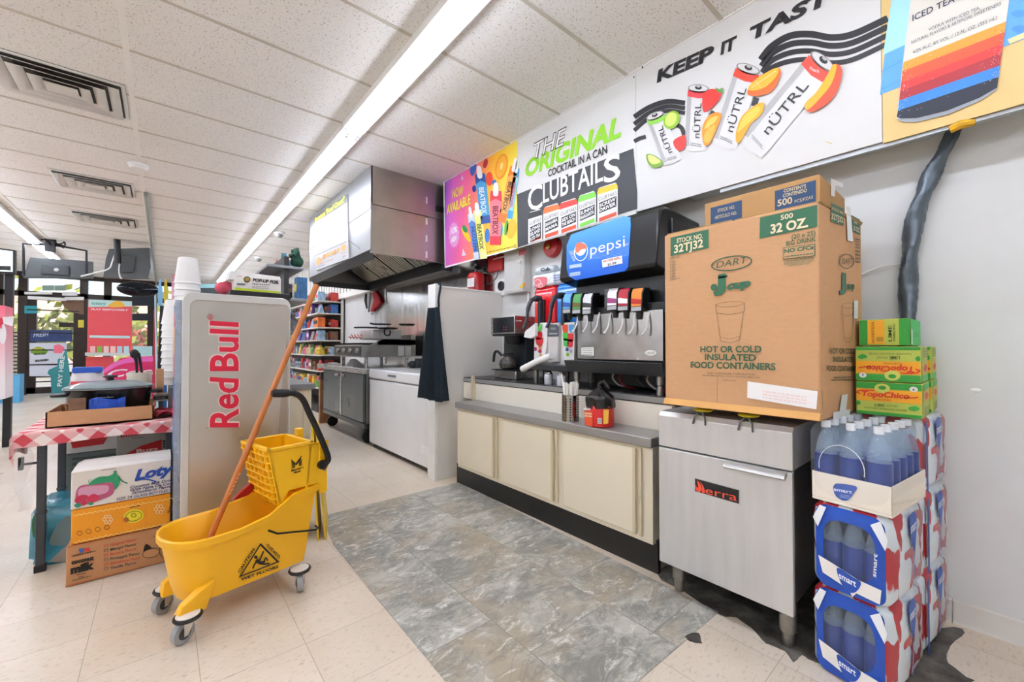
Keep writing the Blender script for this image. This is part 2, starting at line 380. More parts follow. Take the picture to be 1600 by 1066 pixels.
# ---------------------------------------------------------------- shop front
FR = mat('dark_bronze', '#31261f', .4, .3, .1); GLASS = mat('window_glass', '#dfe9ea', .03, 0, 0, alpha=.10)
def front(px): return Pl((0, YF, 0), (0, -1, 0))(px, 500).x
xs = [-6, front(-2), front(36), front(131), front(168), front(236), front(300), front(352), XW]
win = 0
b = MB()
for x in xs[1:-1]: b.box(x-.07, YF-.06, 0, x+.07, YF+.06, ZC)
b.box(-6, YF-.06, 2.28, XW, YF+.06, 2.40); b.box(-6, YF-.055, 0, xs[2], YF+.055, .3); b.box(xs[3], YF-.055, 0, XW, YF+.055, .3); b.box(-6, YF-.05, ZC-.1, XW, YF+.05, ZC)
struct(b.build('wall_front', FR))
for i in range(len(xs)-1):
    if i == 2: continue
    struct(MB().box(xs[i]+.06, YF-.006, .28, xs[i+1]-.06, YF+.006, 2.75).build('window_%d' % (i+1), GLASS))
d = thing('door_1', 'dark bronze framed glass shop door with push bars, under a white closer', 'door', (xs[2], YF, 0)); d['kind'] = 'structure'
b = MB(); x0, x1 = xs[2]+.07, xs[3]-.07
b.box(x0, YF-.04, .02, x0+.14, YF+.03, 2.2); b.box(x1-.1, YF-.04, .02, x1, YF+.03, 2.2); b.box(x0, YF-.04, .02, x1, YF+.03, .16); b.box(x0, YF-.04, 2.2, x1, YF+.03, 2.28); b.box(x0, YF-.05, .39, x1, YF+.03, .50); b.box(x0+.5, YF-.05, 1.58, x1, YF+.03, 1.69)
b.build('frame', FR, d); MB().box(x0+.1, YF-.005, .2, x1-.1, YF+.005, 2.1).build('pane', GLASS, d)
b = MB()
for z in (.28, .68, 1.02, 1.42, 1.95): b.box(x0, YF-.09, z, x1, YF-.075, z+.025)
b.build('guard_bar', BLK, d); MB().box(x0+.02, YF-.16, 2.2, x0+.62, YF-.05, 2.27).build('closer', WHT, d)
# fluorescent rows
def fixture_row(x, ys, where):
    hs = mat('fixture_enamel', '#e9e8e4', .4, 0, .02); tb = mat('lit_tube', '#e8efff', .4, var=0, emit=TUBE)
    for i, y in enumerate(ys):
        y1 = y+2.42; lab = 'twin tube white fluorescent strip light, %s' % where[i]
        t = thing('ceiling_light', lab, 'ceiling light', (x, (y+y1)/2, ZC), 'fluorescent strip lights')
        b = MB(); b.prism([(x-.075, ZC-.002), (x-.078, ZC-.057), (x-.072, ZC-.057), (x-.062, ZC-.048), (x, ZC-.044), (x+.062, ZC-.048), (x+.072, ZC-.057), (x+.078, ZC-.057), (x+.075, ZC-.002)], 1, y, y1); b.build('housing', hs, t)  # lower side lips are added to shield the ceiling from tube light
        for s in (-1, 1):
            [MB().box(x+s*.036-.012, q, ZC-.093, x+s*.036+.012, q+.025, ZC-.04).build('lamp_holder', WHT, t) for q in (y+.005, y1-.03)]
            MB().cyl((x+s*.036, y+.03, ZC-.075), (x+s*.036, y1-.03, ZC-.075), .0135, seg=10).build('tube', tb, t)
rowR = [-4+.02+.83+2.44*k for k in range(-0, 7)]
ysR = [3.27+2.44*k for k in (-3, -2, -1, 0, 1, 2, 3, 4)]; ysR = [y for y in ysR if y > -4 and y+2.42 < YF]
nm = ['nearest of the row above the counters', 'beside the steel hood', 'just past the hood', 'second past the hood', 'farthest of the row above the counters']
wr = []
for y in ysR: wr.append('outside the picture' if y < 0 else nm[[q for q in ysR if q > 0].index(y)])
fixture_row(1.12, ysR, wr)
nl = ['left row, end by the windows above the screens', 'left row, crossing the left picture edge']
wl_ = []
ysL = [11.2-2.44*k for k in range(0, 7)]; ysL = [y for y in ysL if y > -4]
for i, y in enumerate(ysL): wl_.append(nl[0] if i == 0 else nl[1] if i == 1 else 'outside the picture')
ysL2 = [y for y in ysL]
fixture_row(-1.58, ysL, wl_)
fixture_row(-4.4, [-3+2.44*k for k in range(0, 7)], ['outside the picture' for k in range(7)])  # whole row is unseen, added as ambient fill
# ---------------------------------------------------------------- outside
struct(MB().box(-40, YF+.12, -.12, 30, 70, -.02).build('ground_outside', mat('pavement', '#c9bdb0', .8, 0, .08, .6)))
tag(MB().box(-40, 55, -.05, 30, 61, 6).build('building', mat('pink_render', '#e2bcae', .8, 0, .08, .4)), 'long pale pink building across the street beyond the shop front', 'building')
LEAF = [mat('leaf_olive', '#8a8f3c', .8, 0, .3, 3), mat('leaf_rust', '#b4674a', .8, 0, .3, 3), mat('leaf_green', '#5f7d3f', .8, 0, .3, 3)]
def bush(x, y, h, w, k, lab):
    t = thing('bush', lab, 'bush', (x, y, 0), 'plants beyond the shop front'); b = MB(); rnd = random.Random(int(x*31+y))
    for i in range(320):
        c = Vector((x+rnd.gauss(0, w*.33), y+rnd.gauss(0, w*.3), .4+abs(rnd.gauss(.5, .3))*h*.75)); q = Vector((rnd.uniform(-1, 1), rnd.uniform(-1, 1), rnd.uniform(-1, 1))).normalized(); e = q.orthogonal().normalized()*w*.09; f = q.cross(e).normalized()*w*.06
        b.add([c-e, c+f, c+e, c-f], [[0, 1, 2, 3]])
    b.build('foliage', LEAF[k], t, recalc=False); MB().cyl((x, y, -.02), (x, y, h*.6), .07, .04, 8).build('trunk', mat('bark', '#5b4a3a', .9), t)
bush(-3.3, 23, 3.2, 2.2, 0, 'olive green bush seen through the glass shop door'); bush(-.9, 28, 2.4, 2.0, 1, 'rust red bush seen through the glass shop door')
bush(1.0, 22, 3.4, 2.8, 0, 'green bush seen through the window above the red lottery board'); bush(4.6, 25, 3.0, 2.4, 2, 'dark green bush seen through the window at the hanging monitor'); bush(-7.0, 26, 3, 2.2, 2, 'green bush at the left edge of the shop front')
# ================================================================ banners over the counters
def box_banner(name, y0, y1, z0, z1, m, label, cat='banner', t=.008):
    o = MB().box(2.25, y0, z0, 2.25+t, y1, z1).build(name, m); return tag(o, label, cat, 'advertising banners above the counters')
BP = PX(2.25)
WB = mat('banner_vinyl', '#dddcd9', .5, 0, .02, 2)
# banner 1: frozen pops, a printed purple to yellow ground
m, N, L, bs = nodes_mat('pop_banner', .4)
tc = N.new('ShaderNodeTexCoord'); sp = N.new('ShaderNodeSeparateXYZ'); L.new(tc.outputs['Generated'], sp.inputs[0])
dd = mth(N, L, 'ADD', mth(N, L, 'MULTIPLY', mth(N, L, 'SUBTRACT', 1.0, sp.outputs[1]), .8), mth(N, L, 'MULTIPLY', mth(N, L, 'SUBTRACT', 1.0, sp.outputs[2]), .12))
cr = N.new('ShaderNodeValToRGB'); L.new(dd, cr.inputs[0]); e = cr.color_ramp.elements; e[0].position = .0; e[0].color = lin('#a05bd0'); e[1].position = .8; e[1].color = lin('#fbe34c')
for p, c in ((.12, '#e86fd0'), (.3, '#f4689a'), (.45, '#f98562'), (.58, '#fdbb2c')): q = e.new(p); q.color = lin(c)
L.new(cr.outputs[0], bs.inputs['Base Color'])
B1 = box_banner('promotional_banner', 2.585, 3.735, 1.928, 2.832, m, 'purple to yellow banner of freezer pops reading now available')
k = Ink(BP, base=.0015)
k.poly([(693, 286), (695, 418), (696.5, 417.5), (694.5, 285.5)], '#ffffff').poly([(695, 419), (807, 389), (807, 386.8), (695, 416.6)], '#ffffff')
k.crop(690, 220, 5.33)
k.text('NOW', (93, 482), (184, 446), 76, '#f9f03a', 3, .02).text('AVAILABLE', (45, 616), (243, 524), 78, '#f9f03a', 3, .03)
def pop(x0, y0, x1, y1, w, body, cap, lab, ink_c):
    d = Vector((x1-x0, y1-y0, 0)); n = Vector((-d.y, d.x, 0)).normalized()*w/2; u = d.normalized()
    P = lambda t, q: (x0+d.x*t+n.x*q, y0+d.y*t+n.y*q)
    k.poly([P(0, 1), P(0, -1), P(.06, -1.1), P(.94, -.95), P(1, -1), P(1, 1), P(.94, .95), P(.06, 1.1)], body, 2)
    k.poly([P(-.0, 1), P(-.0, -1), P(.2, -1.08), P(.14, 0), P(.2, 1.08)], cap, 3); k.curve([P(-.12, .45), P(-.16, 0), P(-.12, -.45), P(.06, -.5), P(.1, 0), P(.06, .5)], '#f6f4ef', 4)
    k.poly([P(.84, 1), P(.84, -1), P(1, -1.02), P(1, 1.02)], cap, 3)
    k.text(lab, P(.28, .5), P(.8, .5), 10, ink_c, 5, .02, tl=P(.28, -.55))
pop(610, 215, 500, 680, 66, '#f2a64a', '#f47a20', 'BEATBOX', '#5a2b12')
pop(630, 230, 570, 650, 44, '#8ed0e0', '#3aa3d8', 'ORIGINAL', '#d04a70')
pop(320, 275, 372, 690, 80, '#3f9fd2', '#1d4f9c', 'BEATBOX', '#f4f4f4')
pop(455, 420, 450, 868, 88, '#f07a86', '#e22f3f', 'BEATBOX', '#7a1020')
pop(245, 610, 300, 990, 50, '#5f93d6', '#d9e6f4', 'FROZEN', '#173f8c'); pop(300, 580, 350, 985, 66, '#f2ee7e', '#f3efa8', 'BEATBOX', '#5e5a20')
k.curve([(236, 240), (262, 200), (290, 192), (286, 250), (255, 295)], '#2f5fb8', 1); k.ell(367, 190, 18, 40, '#b8232b', 1, 15); k.ell(400, 318, 28, 58, '#f0432f', 1); k.ell(272, 400, 16, 28, '#27348c', 1); k.ell(440, 350, 18, 26, '#2a6fc4', 1)
k.ell(500, 215, 50, 108, '#f59a1b', 1, 12).ell(500, 215, 38, 92, '#f9b431', 2, 12).ell(502, 212, 12, 30, '#fad57a', 3, 12)
k.ell(582, 735, 40, 82, '#f5bb1a', 1, 8).ell(540, 725, 16, 66, '#63b545', 1, 8).ell(205, 780, 20, 70, '#f6d327', 1, -30).ell(196, 735, 18, 34, '#2f9a52', 2, -25).ell(382, 790, 20, 60, '#3977c9', 1).ell(488, 740, 24, 70, '#4fb3c4', 1)
star = []
for i in range(28): a = 2*math.pi*i/28; r = 1 if i % 2 else .86; star.append((105+46*r*math.cos(a), 785+112*r*math.sin(a)))
k.poly(star, '#f1a6dc', 1); k.text('10%', (80, 778), (132, 760), 50, '#ffffff', 3, .03).text('ABV', (82, 850), (130, 832), 46, '#ffffff', 3, .03)
k.poly([(160, 330), (172, 285), (186, 322)], '#f3d8f0', 1); k.poly([(170, 960), (180, 900), (205, 955)], '#f6e6f4', 1); k.lines((380, 935), (600, 885), 7, 1, 10, '#8a6a1c', 2); k.ring(612, 880, 9, 15, 3, '#444444', 2)
k.build(B1)
# banner 2
B2 = box_banner('promotional_banner', 1.452, 2.583, 1.925, 2.832, WB, 'white and charcoal banner of canned cocktails with a lime green headline')
k = Ink(BP, base=.0015)
k.poly([(808, 304), (835, 293), (870, 279), (905, 265), (940, 251), (990, 232), (993, 270), (996, 300), (996, 326.5), (809, 387)], '#35363a', 0)
k.text('THE', (834, 249), (886, 224), 25, '#1b1b1d', 2, .035, .25).text('THE', (834.8, 248.6), (885.2, 224.2), 24.4, '#f2f0ec', 3, .0, .25)
k.text('ORIGINAL', (821, 277), (971, 212), 25.5, '#8fd41f', 1, .04, .2)
k.text('COCKTAIL IN A CAN', (857, 277), (949, 239.5), 11.5, '#1b1b1d', 3, .02)
k.text('LUBTAIL', (849, 317.5), (943, 282), 31, '#f7f7f5', 3, .012).text('C', (825.5, 331), (848, 324), 38, '#f7f7f5', 3, .01).text('S', (944, 287), (970, 279), 41, '#f7f7f5', 3, .012)
def ccan(x0, x1, yt, yt2, yb, yb2, lid, words):
    k.poly([(x0, yt+6), (x0+2, yt), (x1-2, yt2), (x1, yt2+5), (x1, yb2), (x0, yb)], '#efefed', 4)
    k.poly([(x0, yt+6), (x0+2, yt), (x1-2, yt2), (x1, yt2+5), (x1, yt2+8), (x0, yt+10)], lid, 5); k.poly([(x0+2, yt), (x1-2, yt2), (x1-4, yt2-1.4), (x0+4, yt-1.6)], '#d8d8d6', 5)
    k.text('CLUBTAILS', (x0+2, yt+20), (x1-1.5, yt2+17), 5.5, '#6a6a6c', 6)
    n = len(words); a, b_ = yt+22.5, yt2+19.5; hh = 7.2
    k.poly([(x0+3, a), (x1-2, b_), (x1-2, b_+hh*n+2), (x0+3, a+hh*n+2)], '#2a2a2c', 5)
    for i, w in enumerate(words): k.text(w, (x0+4, a+hh*(i+1)), (x1-3, b_+hh*(i+1)), 5.4, '#ffffff', 7, .03)
    k.poly([(x0+3, yb-8), (x1-2, yb2-8), (x1-2, yb2-2), (x0+3, yb-2)], '#e2542f' if lid != '#7fd44a' else '#7fd44a', 5)
ccan(826, 848, 333, 328, 381, 375, '#222222', ['LONG', 'ISLAND', 'ICED TEA']); ccan(849.5, 875, 325, 319, 375, 368, '#f0742f', ['BAHAMA', 'MAMA'])
ccan(875, 903, 318, 311, 367, 359, '#e23a2c', ['SEX ON', 'THE BEACH']); ccan(904, 932, 307, 300, 358, 349, '#7fd44a', ['SUNNY', 'MARGARITA']); ccan(934, 966, 295, 287, 349, 339, '#f2c320', ['SCREW', 'DRIVER'])
k.ell(991, 121, 1, 1.6, '#333333', 3); k.build(B2)
# banner 3: hard seltzer
B3 = box_banner('promotional_banner', .298, 1.45, 1.945, 2.833, WB, 'white banner of four slim cans and fruit with black wave stripes')
k = Ink(BP, base=.0015); K = '#242326'
k.text('KEEP', (1026.5, 129.5), (1116, 90.5), 18.5, K, 3, .045, .12).text('IT', (1126, 86), (1152, 74.5), 18.5, K, 3, .045, .12).text('TASTY', (1172, 64), (1345, -20), 20, K, 3, .045, .12)
k.crop(980, 40, 3.807)
for dy, w in ((0, 30), (42, 26), (80, 24)): k.stroke([(42, 545+dy), (130, 488+dy*.8), (240, 452+dy*.7), (345, 462+dy*.75)], w, K, 0)
k.stroke([(42, 690), (75, 672), (112, 662)], 24, K, 0)
k.stroke([(290, 590), (330, 620), (350, 730)], 26, K, 0).stroke([(495, 515), (520, 530), (560, 545)], 30, K, 0).stroke([(770, 430), (755, 480)], 34, K, 0)
for i, w in ((0, 40), (1, 36), (2, 32), (3, 30)):
    o = i*50
    k.stroke([(795+i*4, 205+o*.75), (860, 125+o*.85), (970, 62+o), (1090, 52+o), (1220, 72+o), (1350, 50+o), (1550, -42+o)], w, K, 0, n=8)
def can(bx, by, tx, ty, w, lid, s=1.0, word=''):
    d = Vector((tx-bx, ty-by, 0)); Ln = d.length; u = d/Ln; n = Vector((-u.y, u.x, 0))*w/2
    P = lambda t, q: (bx+d.x*t+n.x*q, by+d.y*t+n.y*q)
    k.curve([P(0, .8), P(-.02, 0), P(0, -.8), P(.06, -1), P(.5, -1), P(.9, -1), P(.985, -.9), P(1.0, 0), P(.985, .9), P(.9, 1), P(.5, 1), P(.06, 1)], '#dfdedc', 4)
    k.poly([P(.06, -1), P(.06, -.62), P(.9, -.62), P(.9, -1)], '#b4b3b2', 5); k.poly([P(.06, 1), P(.06, .8), P(.9, .8), P(.9, 1)], '#e2e1e0', 5)
    k.poly([P(.85, 1.0), P(.83, 0), P(.85, -1.0), P(.955, -.97), P(.94, 0), P(.955, .97)], lid, 6)
    a = math.degrees(math.atan2(n.y, n.x)); k.ell(*P(.985, 0), w/2*.98, w*.2, '#8e8c8a', 6, a).ell(*P(.99, 0), w/2*.86, w*.15, '#d9d7d4', 7, a).ell(*P(1.0, 0), w*.16, w*.1, '#2c2b2b', 8, a).ell(*P(1.015, 0), w*.09, w*.05, '#b9b7b4', 9, a)
    sg = 1 if n.x*u.y-n.y*u.x > 0 else -1
    tq = .36
    A, B, T = P(.19, tq), P(.75, tq), P(.19, -tq*.75)
    if word: k.text(word, A, B, 10, '#2b2a2c', 8, .0, tl=T)
    k.lines((P(.08, .55)[0], P(.08, .55)[1]), P(.1, -.5), 5*s, 2, 12*s, '#77777a', 8)
can(275, 815, 168, 535, 112, '#8fd04a', .8, 'nÜTRL'); can(408, 742, 428, 372, 128, '#e0434a', .9, 'nÜTRL'); can(578, 720, 725, 255, 150, '#e2462f', 1, 'nÜTRL'); can(735, 735, 1170, 210, 178, '#e8503f', 1.2, 'nÜTRL')
k.ell(270, 565, 44, 58, '#8fbf2a', 10, 30).ell(266, 562, 32, 44, '#cfe56a', 11, 30).curve([(120, 770), (165, 775), (215, 812), (205, 840), (160, 848), (128, 820)], '#7aa82c', 10).curve([(130, 775), (165, 780), (205, 812), (165, 828), (138, 812)], '#dbe57d', 11)
k.curve([(455, 425), (500, 382), (560, 395), (555, 440), (500, 500), (458, 515)], '#e8342c', 10).poly([(540, 400), (530, 372), (552, 385), (572, 375), (572, 408)], '#5a9a34', 11).curve([(280, 690), (320, 662), (352, 660), (352, 720), (320, 748), (290, 730)], '#e8342c', 10)
k.curve([(452, 610), (490, 540), (540, 520), (565, 540), (545, 600), (500, 700), (460, 710)], '#f59418', 10).curve([(465, 620), (495, 560), (545, 545), (520, 590)], '#fbc24a', 11).curve([(462, 660), (500, 600), (530, 600), (500, 690), (470, 700)], '#fbb036', 11)
k.curve([(722, 390), (760, 330), (840, 280), (905, 258), (915, 300), (870, 390), (790, 422), (730, 418)], '#ee6a1e', 10).curve([(724, 380), (765, 330), (850, 275), (905, 258), (890, 310), (830, 370), (760, 392)], '#fbb529', 11).stroke([(745, 375), (890, 275)], 5, '#fde39a', 12).stroke([(770, 335), (800, 378)], 4, '#fde39a', 12)
k.curve([(652, 640), (690, 540), (780, 470), (818, 470), (805, 530), (740, 590), (700, 660), (660, 705)], '#f5a716', 10).curve([(660, 640), (700, 545), (780, 485), (790, 520), (720, 590)], '#fbc43e', 11)
k.curve([(1062, 470), (1130, 400), (1200, 290), (1225, 240), (1265, 240), (1282, 290), (1250, 400), (1180, 480), (1090, 520)], '#e5542e', 10).curve([(1062, 470), (1130, 400), (1200, 290), (1225, 240), (1250, 250), (1220, 350), (1150, 440), (1080, 505)], '#f8b021', 11)
k.text('Peach', (1090, 270), (1145, 290), 22, '#ffffff', 12, 0, .2)
k.stroke([(1180, 690), (1222, 704)], 5, '#d8c98a', 1); k.ell(93, 250, 4, 9, '#2c2c2c', 3); k.build(B3)
# banner 4: iced tea
B4 = box_banner('promotional_banner', -1.1, .296, 1.938, 2.833, mat('tea_banner', '#dfc07c', .45, 0, .02), 'sand and blue banner with one tall striped iced tea can')
k = Ink(BP, base=.0015); k.crop(1280, 0, 5)
k.poly([(560, 40), (566, -300), (1900, -900), (1900, 190), (475, 742)], '#5aa6ee', 0); k.poly([(560, 40), (566, -300), (720, -300), (720, 330), (498, 432)], '#a9e0e4', 1)
k.stroke([(488, 560), (660, 470)], 5, '#3f8fdc', 2, False).stroke([(484, 700), (650, 625)], 5, '#3f8fdc', 2, False).stroke([(1480, 330), (1900, 150)], 40, '#f0d79a', 1, False)
for dx in (0, 60): k.curve([(1500, 110+dx*2), (1560, 80+dx*2), (1640, 100+dx*2), (1560, 140+dx*2)], '#4c95e2', 2)
def cx(t): return 715-105*t, 1482-92*t
def lx(y): return 715-(y/930.)*105
def rx(y): return 1485-(max(y, 0)/690.)*95
k.poly([(735, -300), (1500, -640), (1485, 0), (1450, 250), (1390, 690), (1250, 790), (1000, 895), (760, 955), (640, 950), (605, 925), (655, 490), (715, 0)], '#dedace', 3)
def band(l0, l1, r0, r1, c): k.poly([(lx(l0), l0), (rx(r0), r0), (rx(r1), r1), (lx(l1), l1)], c, 4)
band(492, 562, 172, 255, '#f59a22'); band(562, 650, 255, 345, '#f4511f'); band(650, 715, 345, 420, '#dd2f28'); band(715, 790, 420, 515, '#b01c26'); band(790, 868, 515, 605, '#2f86e6'); 
k.poly([(lx(868), 868), (rx(605), 605), (1390, 690), (1250, 770), (1000, 870), (760, 928), (640, 930), (608, 915)], '#171d30', 4)
k.poly([(608, 915), (640, 932), (760, 930), (1000, 872), (1250, 772), (1390, 692), (1380, 712), (1250, 795), (1000, 900), (760, 958), (640, 955)], '#9aa0a8', 4)
rd = random.Random(3)
for i in range(170):
    t = rd.random(); y = 500+t*420; fx = rd.choice((rd.uniform(0, .08), rd.uniform(.9, 1), rd.random())); x = lx(y)+fx*(rx(y-300)-lx(y)); yy = y-fx*300
    k.ell(x, yy, rd.uniform(1.5, 4), rd.uniform(1.5, 4), rd.choice(('#f7c9a0', '#2a2230', '#d9e2f0')), 5, n=6)
k.text('ICED TEA', (730, 172), (1060, 18), 50, '#2a3350', 5, .01).text('VODKA WITH ICED TEA,', (855, 250), (1258, 78), 26, '#555a68', 5, .0).text('NATURAL FLAVORS & ARTIFICIAL SWEETENERS', (722, 350), (1420, 45), 26, '#555a68', 5).text('4.5% ALC. BY VOL. / 12 FL. OZ. (355 mL)', (732, 425), (1390, 155), 26, '#555a68', 5)
k.build(B4)
# ================================================================ low cabinet and stepped counter
cab = thing('base_cabinet', 'cream three-door low cabinet with black kick plate under the steel ledge', 'cabinet', (1.9, 1.94, 0))
b = MB(); b.box(1.812, 1.085, .145, 1.99, 2.805, .615); b.box(1.86, 1.09, .0, 2.4, 2.80, .145); b.box(1.99, 1.085, .145, 2.4, 2.95, .615); b.build('carcass', CREAM, cab, bevel=.002)
b = MB(); b.box(1.838, 1.075, .0, 1.862, 2.86, .16); b.build('kick_plate', mat('black_cove', '#1d1c1b', .35, 0, .3, 9), cab)
for y0, y1 in ((1.138, 1.655), (1.705, 2.22), (2.283, 2.79)):
    dr = MB().box(1.797, y0+.035, .175, 1.813, y1, .598).build('door', CREAM, cab, bevel=.002)
    b = MB(); b.box(1.795, y0, .172, 1.806, y0+.012, .602); b.box(1.788, y0+.03, .176, 1.80, y0+.045, .597); b.build('edge_pull', CREAMD, dr)
b = MB(); b.box(1.808, 1.08, .605, 1.815, 2.81, .615); b.build('top_rail', CREAMD, cab)
led = tag(MB().box(1.787, 1.078, .615, 2.0, 2.812, .662).build('counter_ledge', mat('ledge_steel', '#a3a29f', .36, .45, .05, 5), bevel=.004), 'narrow stainless ledge on top of the cream cabinet', 'counter')
ris = tag(MB().box(1.988, 1.078, .662, 2.02, 2.99, .799).build('backsplash_riser', mat('cream_riser', '#efe8d8', .4, 0, .02, 3), bevel=.002), 'cream riser panel between the steel ledge and the upper counter', 'panel')
b = MB(); b.box(1.988, 1.092, .800, 2.41, 2.99, .842); uc = tag(b.build('upper_counter', mat('dark_counter', '#3a3a3b', .25, .5, .1), bevel=.003), 'dark upper counter carrying the drink machines', 'counter')
MB().box(1.984, 1.09, .806, 1.9885, 2.99, .836).build('edge_strip', MATS['ledge_steel'], uc)
b = MB(); b.box(1.965, 2.815, .664, 1.984, 2.845, .86); tag(b.build('end_trim_post', CREAMD), 'narrow cream post at the partition end of the steel ledge', 'post')
# straw canister with its straws
can_t = thing('straw_canister', 'perforated stainless canister full of white straws on the steel ledge', 'canister', (1.85, 1.645, .662))
b = MB(); r = .051; b.lathe((1.85, 1.645, .662), [(r, 0), (r, .155), (r-.003, .157), (r-.003, .01), (.001, .01)], 28); b.build('body', steel_mat('canister_steel', '#a8a6a2', .18, (8, 8, 1)), can_t)
b = MB()
for a in range(12):
    for j in range(9):
        t = 2*math.pi*a/12+.2; c = Vector((1.85+(r+.0004)*math.cos(t), 1.645+(r+.0004)*math.sin(t), .675+j*.015)); n = Vector((math.cos(t), math.sin(t), 0)); q = Vector((-n.y, n.x, 0))
        b.add([c-q*.004-Vector((0, 0, .004)), c+q*.004-Vector((0, 0, .004)), c+q*.004+Vector((0, 0, .004)), c-q*.004+Vector((0, 0, .004))], [[0, 1, 2, 3]])
b.build('perforations', ink('#222020'), can_t, recalc=False)
rd = random.Random(5); sm = mat('straw_paper', '#f4f1ea', .6, 0, .03)
for i in range(30):
    a = rd.uniform(0, 6.28); q = .04*math.sqrt(rd.random()); x, y = 1.85+q*math.cos(a), 1.645+q*math.sin(a); L2 = rd.uniform(.215, .232); tl_ = .25
    o = MB().cyl((1.85+q*.8*math.cos(a), 1.645+q*.8*math.sin(a), .675), (x+q*tl_*math.cos(a), y+q*tl_*math.sin(a), .662+L2), .0052, seg=7).build('drinking_straw', sm)
    tag(o, 'white paper-wrapped straw standing in the steel canister', 'straw', 'straws in the steel canister')
o = MB().tube([(1.845, 1.66, .70), (1.835, 1.69, .885), (1.833, 1.70, .935)], .005, 7).build('drinking_straw', sm); tag(o, 'single white straw poking highest out of the canister', 'straw')
# red tub with a black bag over its top
tub = thing('lidded_tub', 'red plastic tub topped with a black plastic bag on the ledge', 'tub', (1.862, 1.435, .662))
c = (1.862, 1.435, .662); b = MB(); b.lathe(c, [(.062, 0), (.072, .006), (.075, .03), (.075, .115), (.07, .125)], 32); b.build('tub_body', mat('tub_red', '#d8201c', .35, 0, .05), tub)
def bag(i, j):
    t = 2*math.pi*i; h = j; rr = .078+.003*math.sin(5*t+h*6)+.002*math.sin(11*t) ; 
    if h > .55: rr *= 1-(h-.55)/.45*.72
    if h > .92: rr *= 1.0
    return Vector((c[0]+rr*math.cos(t), c[1]+rr*math.sin(t), c[2]+.105+.105*h+.002*math.sin(5*t)*(1-h)))
b = MB(); b.grid(bag, 48, 14); b.build('bag_cover', mat('bin_bag', '#1b1a1a', .22, 0, .2, 30, .3), tub)
b = MB(); b.tube([(c[0], c[1], c[2]+.2), (c[0], c[1]-.01, c[2]+.235), (c[0]-.03, c[1]-.05, c[2]+.25), (c[0]-.02, c[1]-.075, c[2]+.215)], [.016, .02, .012, .008], 8); b.build('bag_knot', MATS['bin_bag'], tub)
k = Ink(Pl((1.862-.078, 1.435, 0), (-1, -.4, 0)), base=.002)
k.poly([(913, 641), (926, 642), (926, 667), (914, 664)], '#e4552a', 0); k.poly([(943, 640), (951.5, 640), (950.5, 662), (943, 663)], '#e8b23c', 0); k.poly([(934, 653), (940.5, 653.5), (940.5, 662.5), (934, 662)], '#d9d6d2', 1); k.lines((935, 656), (940, 656), 1, 3, 2.2, '#444444', 2); k.lines((914, 647), (925, 648), 2.4, 2, 4, '#f6d9b0', 2); k.lines((912, 640), (923, 641), 2.6, 1, 4, '#ffffff', 2)
k.build(tub)
# ================================================================ fryer
fr = thing('fryer', 'stainless floor fryer with a black and red badge under the big carton', 'fryer', (2.05, .74, 0))
b = MB(); b.box(1.745, .482, .17, 2.40, 1.0, .80); b.build('cabinet_body', STEELD, fr, bevel=.002)
b = MB(); b.prism([(1.725, .655), (2.38, .655), (2.38, .835), (2.02, .835), (1.98, .81), (1.742, .81), (1.725, .79)], 1, .480, 1.002); b.build('top_section', STEELV, fr, bevel=.002)
dr = MB().box(1.722, .481, .135, 1.744, 1.001, .648).build('door', STEELV, fr, bevel=.003)
b = MB(); b.prism([(1.7225, .648), (1.70, .640), (1.69, .628), (1.70, .622), (1.7225, .634)], 1, .497, .708); b.build('handle', mat('bright_steel', '#b9b8b4', .38, .7, .05), dr, bevel=.001)
b = MB()
for x, y in ((1.795, .945), (1.775, .515), (2.3, .515), (2.3, .945)): b = MB(); b.lathe((x, y, 0), [(.018, 0), (.02, .01), (.022, .05), (.028, .055), (.028, .16)], 18); b.build('leg', mat('worn_steel', '#98948c', .35, .9, .2, 20), fr)
k = Ink(PX(1.722), base=.0006); k.crop(1000, 680, 2.76)
k.poly([(236, 184), (432, 236), (432, 300), (236, 243)], '#b9b7b2', 0); k.poly([(238, 187), (427, 238), (427, 296), (238, 241)], '#1b1a1a', 1)
k.text('ierra', (268, 248), (420, 285), 34, '#f0563e', 3, .0); k.curve([(248, 195), (262, 212), (268, 232), (258, 246), (244, 234), (252, 222)], '#f0563e', 3); k.curve([(240, 213), (248, 226), (252, 240), (243, 236)], '#f0563e', 4).curve([(262, 200), (276, 222), (282, 246), (270, 246), (270, 222)], '#f0563e', 4); k.build(fr, 'badge')
for px in (1095, 1167):
    c = PX(1.735)(px, 644); c.z = .832
    t = thing('fryer_basket', 'fryer basket with yellow grip under the carton, %s' % ('left of the two' if px < 1120 else 'right of the two'), 'basket', (c.x, c.y, .81), 'fry baskets under the carton')
    b = MB(); b.sph((c.x+.02, c.y, .834), .021, 0, (2.2, 1.8, .42))
    b.build('grip', mat('yellow_grip', '#d8cf2a', .5), t)
    b = MB()
    for s in (-1, 1): b.tube([(c.x, c.y+s*.004, .830), (c.x-.012, c.y+s*.022, .806), (c.x-.0185, c.y+s*.026, .775)], .0035, 6)
    b.build('wire_handle', DARKSTEEL, t)
